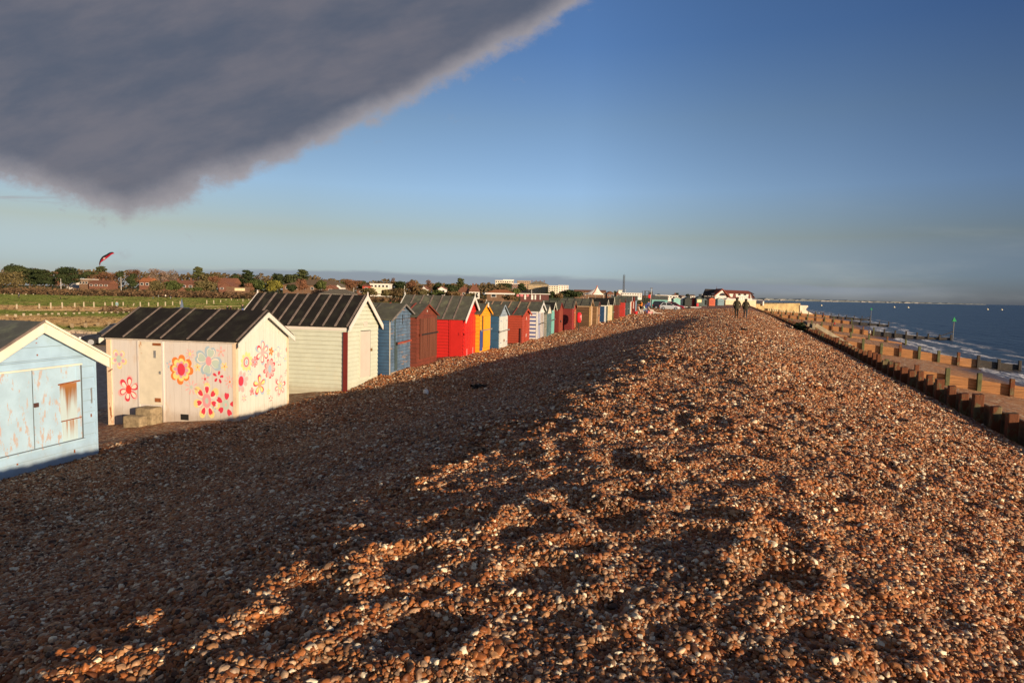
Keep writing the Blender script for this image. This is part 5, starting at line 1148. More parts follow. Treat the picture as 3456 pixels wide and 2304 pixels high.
def house(name, label, px0, px1, yt, ye, yb, Y, wall, roofm, kind='hip', depth=8, windows=0, chim=0, cat='house', turn=0.0, storeys=1, winm=None, group=None, ov=0.35, frame=WALLW):
    p0 = at(px0, yb, Y); p1 = at(px1, yb, Y); w_ = p1.x - p0.x; E_ = at(px0, ye, Y).z - p0.z; T_ = at(px0, yt, Y).z - p0.z
    o = empty(name, (p0.x, Y, p0.z), turn, label, cat, group)
    MB().box(0, w_, 0, depth, -1.5, E_).build('wall', wall, o)
    mb = MB(); x0, x1, y0, y1 = -ov, w_ + ov, -ov, depth + ov; ym = depth / 2
    if kind == 'hip':
        k = min((x1 - x0) * 0.32, ym + ov)
        mb.add([(x0, y0, E_ - .02), (x1, y0, E_ - .02), (x1, y1, E_ - .02), (x0, y1, E_ - .02), (x0 + k, ym, T_), (x1 - k, ym, T_)], [(0, 1, 5, 4), (1, 2, 5), (2, 3, 4, 5), (3, 0, 4), (3, 2, 1, 0)])
    elif kind == 'ridge':
        mb.add([(x0, y0, E_ - .02), (x1, y0, E_ - .02), (x1, y1, E_ - .02), (x0, y1, E_ - .02), (x0, ym, T_), (x1, ym, T_)], [(0, 1, 5, 4), (1, 2, 5), (2, 3, 4, 5), (3, 0, 4), (3, 2, 1, 0)])
    elif kind == 'gable':
        xm = w_ / 2; mb.add([(x0, y0, E_), (xm, y0, T_), (x1, y0, E_), (x0, y1, E_), (xm, y1, T_), (x1, y1, E_), (x0, y0, E_ + .3), (xm, y0, T_ + .3), (x1, y0, E_ + .3), (x0, y1, E_ + .3), (xm, y1, T_ + .3), (x1, y1, E_ + .3)],
               [(0, 1, 7, 6), (1, 2, 8, 7), (6, 7, 10, 9), (7, 8, 11, 10), (0, 3, 4, 1), (1, 4, 5, 2), (3, 9, 10, 4), (4, 10, 11, 5), (0, 6, 9, 3), (2, 5, 11, 8)])
        MB().ext([(0, -0.02, E_ - .05), (w_, -0.02, E_ - .05), (xm, -0.02, T_ - 0.02)], (0, depth, 0)).build('gable_wall', wall, o)
    else: mb.box(x0, x1, y0, y1, E_, max(T_, E_ + 0.25))
    rf = mb.build('roof', roofm, o)
    for i in range(chim):
        cx = w_ * (i + 1) / (chim + 1); MB().box(cx - .35, cx + .35, ym - .4, ym + .4, T_ - 0.6, T_ + 1.0).build('chimney', BRICK, rf)
    for st_ in range(storeys):
        for i in range(windows):
            cx = w_ * (i + 0.5) / windows; ww = min(0.9, w_ / windows * 0.33); zc = E_ * (st_ + 0.55) / storeys; hh_ = min(0.7, E_ / storeys * 0.27)
            fr = MB().box(cx - ww, cx + ww, -0.06, -0.005, zc - hh_, zc + hh_).build('window', frame, o)
            MB().box(cx - ww * .82, cx + ww * .82, -0.08, -0.062, zc - hh_ * .82, zc + hh_ * .82).build('pane', winm or GLS, fr)
    return o
H = house
H('bungalow', 'white walled bungalow with a red brown roof below the kite', 300, 366, 945, 957, 968, 330, BRICK, TILE_R, 'ridge', windows=4, chim=1)
H('house', 'flat roofed house with a white roof edge left of the bungalow, behind the dark cypress', 268, 298, 941, 943, 966, 332, BROWNW, WALLW, 'flat', windows=3, storeys=1)
H('house', 'small white gabled house glimpsed between the cypress trunks', 224, 238, 939, 950, 968, 345, WALLW, TILE_R, 'gable', windows=1)
H('house', 'orange brick house with a brown roof left of the three leafless trees', 470, 506, 937, 950, 968, 335, BRICK, TILE_O, 'ridge', windows=2, chim=1)
H('house', 'long terrace of red brown tiled roofs behind the olive bushes', 545, 676, 944, 958, 972, 330, BRICK, TILE_R, 'ridge', windows=6, chim=2)
H('house', 'house with a tiled roof and a white dormer left of the brick shed', 735, 790, 937, 955, 978, 322, BRICK, TILE_R, 'ridge', windows=2)
H('house', 'tiled house with a small gable below the white dormer', 738, 782, 953, 968, 979, 300, BRICK, TILE_R, 'gable', windows=2)
o = H('shed', 'brick shed with a cream panelled end beside the scrub', 763, 828, 968, 971, 985, 282, BROWNW, TILE_B, 'flat', depth=5, ov=0.1)
q0 = at(792, 970, 282); q1 = at(827, 982, 282)
for i in range(3): MB().box(q0.x - o.location.x + i * (q1.x - q0.x) / 3, q0.x - o.location.x + (i + 1) * (q1.x - q0.x) / 3 - 0.06, -0.1, -0.01, q1.z - o.location.z, q0.z - o.location.z).build('cream_panel', mat('cream_panel', (0.70, 0.55, 0.32), 0.7, 0.06), o)
H('mansion', 'very long brown hip roofed building behind the white hut roof', 955, 1153, 940, 960, 985, 360, BROWNW, TILE_B, 'hip', depth=26, windows=7, chim=0, storeys=1)
H('house', 'small orange brick gable below the hip roofed mansion', 1104, 1126, 963, 973, 986, 310, BRICK, TILE_R, 'gable', windows=1)
H('house', 'dark roofed white house right of the orange brick gable', 1130, 1152, 960, 970, 986, 320, WALLW, TILE_G, 'gable', windows=1)
o = H('bungalow', 'white bungalow with a grey hip roof just behind the white hut', 1081, 1184, 974, 990, 1006, 165, WALLW, TILE_G, 'hip', depth=7, windows=5, ov=0.5)
o = H('terrace_building', 'white flat roofed terrace building with a slatted balustrade', 1249, 1312, 956, 958, 990, 330, WALLW, WALLW, 'flat', depth=9, windows=5, storeys=2)
MB().box(0, 9.6, -1.2, -0.9, 0, 3.4).build('balustrade', WALLC, o)
H('annexe', 'plain red walled annexe with a red roof left of the white terrace', 1223, 1250, 958, 965, 985, 328, mat('red_wall', (0.35, 0.05, 0.03), 0.85, 0.1), TILE_R, 'ridge', windows=1)
H('house', 'small red roofed house low behind the sandy bush', 1205, 1232, 974, 980, 990, 300, BRICK, TILE_R, 'ridge', windows=1)
H('house', 'small white gabled house above the brown hut', 1422, 1440, 966, 976, 992, 320, WALLW, TILE_R, 'gable', windows=1)
H('house', 'white gabled house with a red roof above the red hut roof', 1478, 1503, 967, 975, 992, 320, WALLW, TILE_R, 'gable', windows=2)
H('house', 'wide red roofed house under the tall cedar', 1545, 1585, 967, 984, 998, 320, BRICK, TILE_R, 'hip', windows=3, chim=1)
H('house', 'steep red tiled house with chimneys left of the orange roofed shelter', 1583, 1616, 962, 984, 998, 318, WALLW, TILE_R, 'hip', windows=3, chim=2)
o = H('shelter', 'brown walled shelter with an orange hip roof and white eaves', 1643, 1734, 976, 988, 1008, 215, BROWNW, TILE_O, 'hip', depth=7, windows=2, ov=0.6)
e_ = at(1643, 988, 215).z - o.location.z; MB().box(-0.66, (at(1734, 0, 215).x - at(1643, 0, 215).x) + 0.66, -0.72, -0.61, e_ - 0.42, e_ + 0.02).build('eaves_board', WALLW, o)
o = H('cafe', 'low flat roofed cafe with pink shutters and a thin white roof edge', 1756, 1852, 990, 992, 1011, 220, mat('dark_maroon_wall', (0.10, 0.035, 0.03), 0.8, 0.2), WALLW, 'flat', depth=6, ov=0.5)
for a_, b_ in ((1764, 1773), (1777, 1787), (1799, 1808)):
    x0 = at(a_, 0, 220).x - o.location.x; x1 = at(b_, 0, 220).x - o.location.x; MB().box(x0, x1, -0.08, -0.01, 1.1, 1.9).build('shutter', mat('pink_shutter', (0.55, 0.16, 0.17), 0.7, 0.1), o)
for a_, b_ in ((1791, 1797), (1815, 1822), (1827, 1832), (1845, 1848)):
    x0 = at(a_, 0, 220).x - o.location.x; x1 = at(b_, 0, 220).x - o.location.x; MB().box(x0, x1, -0.10, -0.01, 0.1, 1.75).build('door', mat('pale_door', (0.60, 0.60, 0.54), 0.7, 0.1), o)
H('apartment_block', 'white stepped flats with red brick upper floors, left on the skyline', 1671, 1732, 945, 946, 985, 560, WALLC, WALLW, 'flat', depth=18, windows=8, storeys=4, ov=0.2)
H('apartment_block', 'low white and brick block right of the stepped flats', 1727, 1752, 956, 958, 985, 555, BRICK, WALLW, 'flat', depth=12, windows=4, storeys=3, ov=0.2)
H('apartment_block', 'upper red brick storey of flats on the skyline, with a white band', 1698, 1733, 943, 946, 985, 575, BRICK, WALLW, 'flat', depth=12, windows=5, storeys=4, ov=0.3)
H('hotel', 'large buff stone hotel with a steep mansard roof, on the skyline', 1782, 1852, 948, 960, 988, 560, BUFF, mat('mansard_slate', (0.24, 0.20, 0.13), 0.9, 0.3, 0.4), 'hip', depth=22, windows=18, storeys=4, chim=4)
H('hotel', 'plainer buff stone wing left of the mansard roofed hotel', 1745, 1790, 947, 948, 988, 600, mat('buff_brown_stone', (0.33, 0.20, 0.10), 0.85, 0.15, 0.6), BUFF, 'flat', depth=20, windows=7, storeys=5, ov=0.3)
H('apartment_block', 'plain cream block right of the buff hotel', 1851, 1884, 963, 964, 992, 540, WALLC, WALLW, 'flat', depth=16, windows=4, storeys=4, ov=0.1)
o = H('apartment_block', 'white flats with brick balconies, rightmost on the skyline group', 1884, 1918, 962, 963.5, 992, 545, WALLW, WALLW, 'flat', depth=12, windows=4, storeys=5, winm=BRICK, ov=0.2)
H('terrace_building', 'long low red roofed building behind the white tent', 1940, 2045, 977, 983, 1000, 470, BROWNW, TILE_R, 'ridge', depth=10, windows=10)
H('house', 'brick house with a white gable left of the lattice mast', 2049, 2071, 984, 991, 1003, 400, BRICK, TILE_R, 'gable', windows=2)
H('house', 'small red roofed house right of the white gabled brick house', 2080, 2094, 989, 994, 1003, 380, BRICK, TILE_O, 'hip', windows=1, chim=1)
o = H('pavilion', 'white art deco pavilion with a square tower at the mast foot', 2098, 2166, 988, 989, 1003, 420, WALLW, WALLW, 'flat', depth=10, windows=8, storeys=2, ov=0.2)
x0 = at(2120, 0, 420).x - o.location.x; x1 = at(2132, 0, 420).x - o.location.x; zt = at(2120, 981, 420).z - o.location.z; tw_ = MB().box(x0, x1, 0.5, 4, 1, zt).build('tower', WALLW, o); MB().box(x0 - .2, x1 + .2, 0.3, 4.2, zt, zt + 0.3).build('cornice', WALLC, tw_)
H('terrace_building', 'long white flat roofed building behind the turquoise hut', 2212, 2288, 996, 997, 1006, 300, WALLW, WALLW, 'flat', depth=6, windows=8, ov=0.2)
H('storage_block', 'plain white square block above the slate blue hut', 2369, 2384, 993.5, 994, 1004, 330, WALLW, WALLW, 'flat', depth=6, windows=1, ov=0.05)
H('house', 'pale house under the far skyline trees', 2300, 2312, 996, 999, 1006, 420, WALLW, TILE_R, 'ridge', windows=2)
H('house', 'tiny brick house on the far skyline above the turquoise gabled hut', 2275, 2290, 992, 996, 1004, 480, BRICK, TILE_R, 'hip', windows=2, chim=1)
H('house', 'tiny white topped house on the far skyline left of the pub', 2330, 2346, 994, 998, 1004, 450, WALLW, TILE_B, 'ridge', windows=2)
# big white tent with a sharp peak
p0 = at(1975, 1001, 420); p1 = at(2037, 1001, 420); ap = at(2019, 963, 420)
o = empty('peaked_tent', (p0.x, 420, p0.z), 0, 'white canvas tent rising to one sharp peak with orange edge', 'tent')
cx = ap.x - p0.x; w_ = p1.x - p0.x; hz = ap.z - p0.z
mb = MB(); mb.smooth = True; loops = []
for i in range(9):
    f = i / 8; k_ = (1 - f) ** 1.7; z = 1.6 + (hz - 1.6) * f
    loops.append([(cx + (x - cx) * k_, 5 + (y - 5) * k_, z) for x, y in ((0, 0), (cx * .8, -1.5), (w_, 0), (w_, 10), (cx, 12), (0, 10))])
mb.ring(loops); mb.build('canopy', mat('canvas_white', (0.78, 0.70, 0.60), 0.8, 0.05), o)
for x, y in ((0, 0), (w_, 0), (cx * .8, -1.5), (w_, 10), (0, 10)): MB().tube((x, y, -1), (x, y, 1.65), 0.12).build('pole', WALLW, o)
mb = MB()
for i in range(8):
    f0, f1 = i / 8, (i + 1) / 8; k0, k1 = (1 - f0) ** 1.7, (1 - f1) ** 1.7; mb.beam((cx + (cx * .55 - cx) * k0, 5 - 6.2 * k0, 1.6 + (hz - 1.6) * f0), (cx + (cx * .55 - cx) * k1, 5 - 6.2 * k1, 1.6 + (hz - 1.6) * f1), 0.5, 0.3)
mb.build('edge_trim', mat('orange_trim', (0.55, 0.16, 0.08), 0.7, 0.1), o)
# lattice mast
p0 = at(2104, 1000, 600); ht = at(2105, 928, 600).z - p0.z
o = empty('lattice_mast', p0, 0.3, 'slender dark steel lattice mast rising above the white pavilion', 'mast')
mb = MB(); Wm = 0.62
cs = [(Wm, Wm), (-Wm, Wm), (-Wm, -Wm), (Wm, -Wm)]
for x, y in cs: mb.beam((x, y, -2), (x, y, ht), 0.16, 0.16)
n_ = 17
for i in range(n_):
    z0 = ht * i / n_; z1 = ht * (i + 1) / n_
    for (xa, ya), (xb, yb) in zip(cs, cs[1:] + cs[:1]): mb.beam((xa, ya, z0), (xb, yb, z1), 0.10, 0.10); mb.beam((xa, ya, z1), (xb, yb, z1), 0.10, 0.10)
mb.build('lattice', mat('mast_steel', (0.06, 0.06, 0.065), 0.6, 0.2), o); MB().tube((0, 0, ht), (0, 0, ht + 1.5), 0.08).build('aerial', IRON, o)
for px, yt, yb, Y, lab in ((2099, 977, 1000, 400, 'white flagpole left of the lattice mast'), (2110, 977, 1000, 400, 'white flagpole right of the lattice mast'), (2071, 985, 1000, 390, 'short white pole beside the white gabled brick house'), (206, 942, 970, 300, 'white pole before the dark cypress'), (409, 936, 972, 300, 'tall white pole under the small round pine'), (1194, 973, 990, 250, 'white pole between the bungalow and the red annexe'), (1365, 966, 985, 280, 'white pole right of the narrow reddish poplar'), (1794, 980, 992, 219, 'white pole on the cafe terrace roof')):
    b_ = at(px, yb, Y); hz = at(px, yt, Y).z - b_.z; o = empty('pole', b_, 0, lab, 'pole'); MB().tube((0, 0, -1), (0, 0, hz), 0.10, 0.07).build('shaft', WALLW, o); MB().ell((0, 0, hz + .08), (0.13, 0.13, 0.13)).build('finial', WALLW, o)
# playground climbing frame
p0 = at(2167, 1006, 190); o = empty('climbing_frame', p0, 0, 'dark climbing frame and scaffold tower at the end of the hut row', 'climbing frame')
DW = mat('dark_frame_wood', (0.055, 0.04, 0.03), 0.9, 0.3, 2)
for x in (0.3, 1.0, 2.1, 3.1): MB().beam((x, 0, -1), (x if x > .5 else 0.9, 0, 2.2), 0.09, 0.09).build('upright', DW, o); MB().beam((x, 1.2, -1), (x, 1.2, 2.2), 0.09, 0.09).build('upright', DW, o)
for z in (2.2, 1.4, 0.8): MB().beam((0.5, 0, z), (3.2, 0, z), 0.08, 0.10).build('crossbar', DW, o)
MB().box(0.2, 3.1, 0.1, 1.1, 0.2, 0.85).build('platform', mat('platform_wood', (0.09, 0.055, 0.035), 0.9, 0.3), o); MB().box(2.3, 3.1, 0.2, 1.1, 0.9, 1.9).build('hut_box', mat('platform_wood', (0, 0, 0)), o)
p0 = at(2198, 1006, 180); o = empty('floodlight_pole', p0, 0, 'grey lamp post with a small head over the climbing frame', 'lamp post'); MB().tube((0, 0, -1), (0, 0, 2.75), 0.06).build('shaft', STEEL, o); MB().box(-.35, .35, -.2, .2, 2.72, 2.95).build('lamp_head', mat('lamp_grey', (0.1, 0.1, 0.1), 0.6, 0.1), o)
# ------------------------------------------------------------------ the pub on the promenade
PY = 285
def px_(x, y): 
    v_ = at(x, y, PY); return v_.x - pub0.x, v_.z - pub0.z
pub0 = at(2413, 1026, PY)
o = empty('pub', pub0, 0, 'white seafront pub with a big red brown roof, arched windows and a gabled front', 'pub')
x1, zb_ = px_(2545, 1026); xr, zr = px_(2549, 979); xl, _ = px_(2398, 976); gL, gz0 = px_(2413, 998); gR, _ = px_(2463, 1004); gA, gzA = px_(2438, 977)
zr = px_(2480, 977.5)[1]; ze = px_(2500, 991)[1]; zt_ = px_(2480, 1011)[1]
MB().box(gL + 0.1, x1, 2.5, 13, -1, ze).build('wall', WALLW, o)
rf = MB().add([(gL + 4, 2.1, ze), (px_(2553, 1003)[0], 2.1, ze - 0.1), (px_(2553, 1003)[0], 13.4, ze - .1), (gL + 4, 13.4, ze), (gA, 7.7, zr), (xr - 0.2, 7.7, zr - 0.3), (px_(2556, 1003)[0], 2.0, zt_ + 0.8), (px_(2544, 990)[0], 1.9, ze)], [(0, 7, 5, 4), (7, 6, 5), (1, 2, 5), (2, 3, 4, 5), (3, 0, 4), (3, 2, 1, 0)]).build('roof', mat('pub_tiles', (0.23, 0.055, 0.03), 0.85, 0.2, 1.2), o)
# hipped skirt at the seaward end
MB().add([(px_(2544, 990)[0], 1.9, ze - .05), (px_(2553, 1003)[0], 1.2, zt_ + 0.9), (px_(2556, 1003)[0], 13.6, zt_ + 0.9), (xr - .2, 7.7, zr - .3)], [(0, 1, 3), (1, 2, 3), (0, 3, 2), (0, 2, 1)]).build('roof_end', mat('pub_tiles', (0, 0, 0)), o)
# gabled front
gp = [(gL, 0, -1), (gR - 1.3, 0, -1), (gR - 1.3, 0, zt_ + 0.6), (gA, 0, gzA - 0.3), (gL, 0, gz0)]
MB().ext(gp, (0, 9, 0)).build('gable_wall', WALLW, o)
mb = MB(); sl0 = (gzA - gz0) / (gA - gL)
mb.ext([(gL - 0.5, -0.3, gz0 - .45), (gA, -0.3, gzA), (gA, -0.3, gzA + .45), (gL - 0.5, -0.3, gz0)], (0, 9.5, 0)); mb.ext([(gA, -0.3, gzA), (gR + .3, -0.3, px_(2463, 1003)[1] - .2), (gR + .3, -0.3, px_(2463, 1003)[1] + .3), (gA, -0.3, gzA + .45)], (0, 9.5, 0)); mb.build('gable_roof', mat('pub_tiles', (0, 0, 0)), o)
# dark left wing roof
wl = mat('dark_slate_roof', (0.035, 0.028, 0.025), 0.9, 0.2, 1)
MB().add([(xl - 0.6, 4, px_(2396, 1000)[1]), (gL + 1.5, 4, px_(2396, 1000)[1]), (gA, 8, zr + 0.1), (xl, 8, zr + .25), (xl - .6, 13, 2), (gA, 13, 2)], [(0, 1, 2, 3), (3, 2, 5, 4), (0, 3, 4), (1, 5, 2), (0, 4, 5, 1)]).build('wing_roof', wl, o)
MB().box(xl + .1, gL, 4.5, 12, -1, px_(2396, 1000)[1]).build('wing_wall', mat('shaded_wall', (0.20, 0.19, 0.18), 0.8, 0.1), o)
wn = MB().box(xl + 0.9, gL - 0.2, 4.3, 4.46, px_(2400, 1000)[1] - 0.5, px_(2400, 996)[1] + 0.2).build('window', WALLW, o); MB().box(xl + 1.0, gL - 0.3, 4.22, 4.29, px_(2400, 1000)[1] - 0.4, px_(2400, 996)[1] + 0.1).build('pane', GLS, wn)
def arch(px, pyb, wpx, hpx, y, nm='arched_window', mt=None):
    cx, z0 = px_(px, pyb); wr = wpx * PY / FPX / 2; h_ = hpx * PY / FPX; st_ = max(0.0, h_ - wr)
    pts = [(cx - wr, y, z0), (cx + wr, y, z0)] + [(cx + wr * math.cos(math.pi * i / 10), y, z0 + st_ + min(wr, h_) * math.sin(math.pi * i / 10)) for i in range(11)]
    fr = MB().ext(pts, (0, -0.06, 0)).build(nm, mat('brown_frame', (0.16, 0.06, 0.035), 0.7, 0.1), o)
    pts = [(cx + (p_[0] - cx) * .82, y - .065, z0 + 0.05 + (p_[2] - z0) * .86) for p_ in pts]; MB().ext(pts, (0, -0.03, 0)).build('pane', mt or GLS, fr)
arch(2438, 998, 21, 10, -0.01); 
for px in (2464, 2502, 2521): arch(px, 997, 9.5, 6, 2.49)
arch(2485, 1005, 10, 14, 2.49, 'arched_door', mat('maroon_door', (0.14, 0.03, 0.03), 0.7, 0.1)); arch(2536, 1007, 6.5, 14, 2.49, 'arched_door', mat('maroon_door', (0, 0, 0)))
# terrace wall and railings, sign board
ST_ = mat('cream_stone_wall', (0.62, 0.52, 0.34), 0.85, 0.15, 1.0)
xa = px_(2441, 1012)[0]; xb = px_(2543, 1012)[0]; MB().box(xa, xb, -3.2, 2.4, -1.2, zt_).build('terrace', ST_, o); MB().box(xa - .1, xb + .15, -3.35, -3.2, zt_ - .25, zt_ + 0.06).build('coping', WALLW, o)
mb = MB()
for i in range(13): xx_ = xa + 3.0 + (xb - xa - 4.5) * i / 12; mb.beam((xx_, -3.0, zt_ + .06), (xx_, -3.0, zt_ + 1.3), 0.09, 0.09)
mb.beam((xa + 3, -3.0, zt_ + 1.3), (xb - 1.5, -3.0, zt_ + 1.3), 0.09, 0.09); mb.build('railing', mat('brown_frame', (0, 0, 0)), o)
MB().box(px_(2500, 0)[0], px_(2533, 0)[0], -2.9, -2.84, zt_ + 0.55, zt_ + 1.15).build('banner', mat('maroon_door', (0, 0, 0)), o)
cp = MB().add([(px_(2477, 0)[0], 6.9, zr - .9), (px_(2484, 0)[0], 6.9, zr - .9), (px_(2484, 0)[0], 8, zr - .9), (px_(2477, 0)[0], 8, zr - .9), (px_(2480.5, 0)[0], 7.4, zr + 1.1)], [(0, 1, 4), (1, 2, 4), (2, 3, 4), (3, 0, 4), (3, 2, 1, 0)]).build('cupola', mat('cupola_tiles', (0.12, 0.07, 0.06), 0.8, 0.2), rf)
MB().tube((px_(2480.5, 0)[0], 7.4, zr + 1.0), (px_(2480.5, 0)[0], 7.4, zr + 1.7), 0.06).build('finial', IRON, cp)
MB().box(px_(2414, 0)[0] - .1, px_(2418, 0)[0], -0.35, -0.02, -1, px_(2414, 1010)[1]).build('pilaster', WALLW, o)
# faint raised lettering strip on the gable
cu = bpy.data.curves.new('sign_lettering', 'FONT'); cu.body = 'ON THE PROM'; cu.size = 0.85; cu.extrude = 0.02; cu.align_x = 'CENTER'
tmp = bpy.data.objects.new('tmp', cu); COL.objects.link(tmp); bpy.context.view_layer.update()
dg = bpy.context.evaluated_depsgraph_get(); tm = bpy.data.meshes.new_from_object(tmp.evaluated_get(dg)); bpy.data.objects.remove(tmp)
to = bpy.data.objects.new('sign_lettering', tm); COL.objects.link(to); to.parent = o; to.location = (px_(2441, 0)[0], -0.04, px_(2441, 1003)[1]); to.rotation_euler = (R(90), 0, 0); tm.materials.clear(); tm.materials.append(mat('grey_lettering', (0.40, 0.37, 0.33), 0.8, 0.05))
# promenade wall east of the pub, with its curved end and sloping apron
o = empty('sea_wall', at(2545, 1030, 300), 0, 'buff concrete sea wall jutting out from the pub, with a curved white end', 'sea wall')
L0 = o.location
def sw(x, y, Y=300): v_ = at(x, y, Y) - L0; return (v_.x, v_.y, v_.z)
conc = mat('buff_concrete', (0.46, 0.34, 0.16), 0.9, 0.3, 0.5, (1, 1, 0.5))
a_ = sw(2545, 1026); b_ = sw(2701, 1023); a2 = sw(2545, 1050); b2 = sw(2701, 1060)
MB().add([a2, b2, b_, a_, (a2[0], 40, a2[2]), (b2[0], 40, b2[2]), (b_[0], 40, b_[2]), (a_[0], 40, a_[2])], [(0, 1, 2, 3), (7, 6, 5, 4), (3, 2, 6, 7), (1, 0, 4, 5), (0, 3, 7, 4), (2, 1, 5, 6)]).build('wall', conc, o)
pr = [sw(x, y, 299.6) for x, y in ((2700, 1030), (2727, 1031), (2728, 1035), (2723, 1039), (2720, 1044), (2722, 1048), (2750, 1063), (2712, 1066), (2700, 1062))]
MB().ext(pr, (0, 42, 0)).build('curved_end', mat('pale_concrete', (0.62, 0.52, 0.40), 0.9, 0.12, 0.5), o)
for i in range(20):
    p_ = sw(2593 + i * 6.0, 1043 + i * 0.75, 299.2); MB().tube((p_[0], p_[1], p_[2] - 2.2), (p_[0], p_[1], p_[2] + 0.45), 0.42, 0.30, 6).build('buttress_post', mat('pale_buttress', (0.52, 0.42, 0.26), 0.9, 0.2, 1), o)
for i in range(7):
    p_ = sw(2594 + i * 17, 1023.5, 300); MB().box(p_[0] - .15, p_[0] + .15, p_[1] + .2, p_[1] + .5, p_[2] - .3, p_[2] + .35).build('bollard', IRON, o)
p_ = sw(2577, 1016, 299); MB().box(p_[0] - .3, p_[0] + .3, p_[1], p_[1] + 20, p_[2] - 2.2, p_[2]).build('pier_end', WALLW, o)
MB().box(sw(2636, 0)[0], sw(2644, 0)[0], 6, 8, sw(2640, 1023.5)[2], sw(2640, 1017)[2]).build('kiosk', mat('orange_kiosk', (0.55, 0.20, 0.08), 0.7, 0.1), o)
MB().box(sw(2579, 0)[0], sw(2634, 0)[0], 25, 26, sw(2600, 1024)[2], sw(2600, 1018.5)[2]).build('parapet', mat('maroon_parapet', (0.12, 0.04, 0.035), 0.8, 0.2), o)
# ------------------------------------------------------------------ people
SKIN = mat('skin', (0.50, 0.27, 0.18), 0.6, 0.05); HAIR_D = mat('dark_hair', (0.03, 0.02, 0.015), 0.7, 0.2); HAIR_F = mat('fair_hair', (0.35, 0.26, 0.16), 0.7, 0.2); SHOE = mat('dark_shoes', (0.04, 0.035, 0.03), 0.6, 0.2)

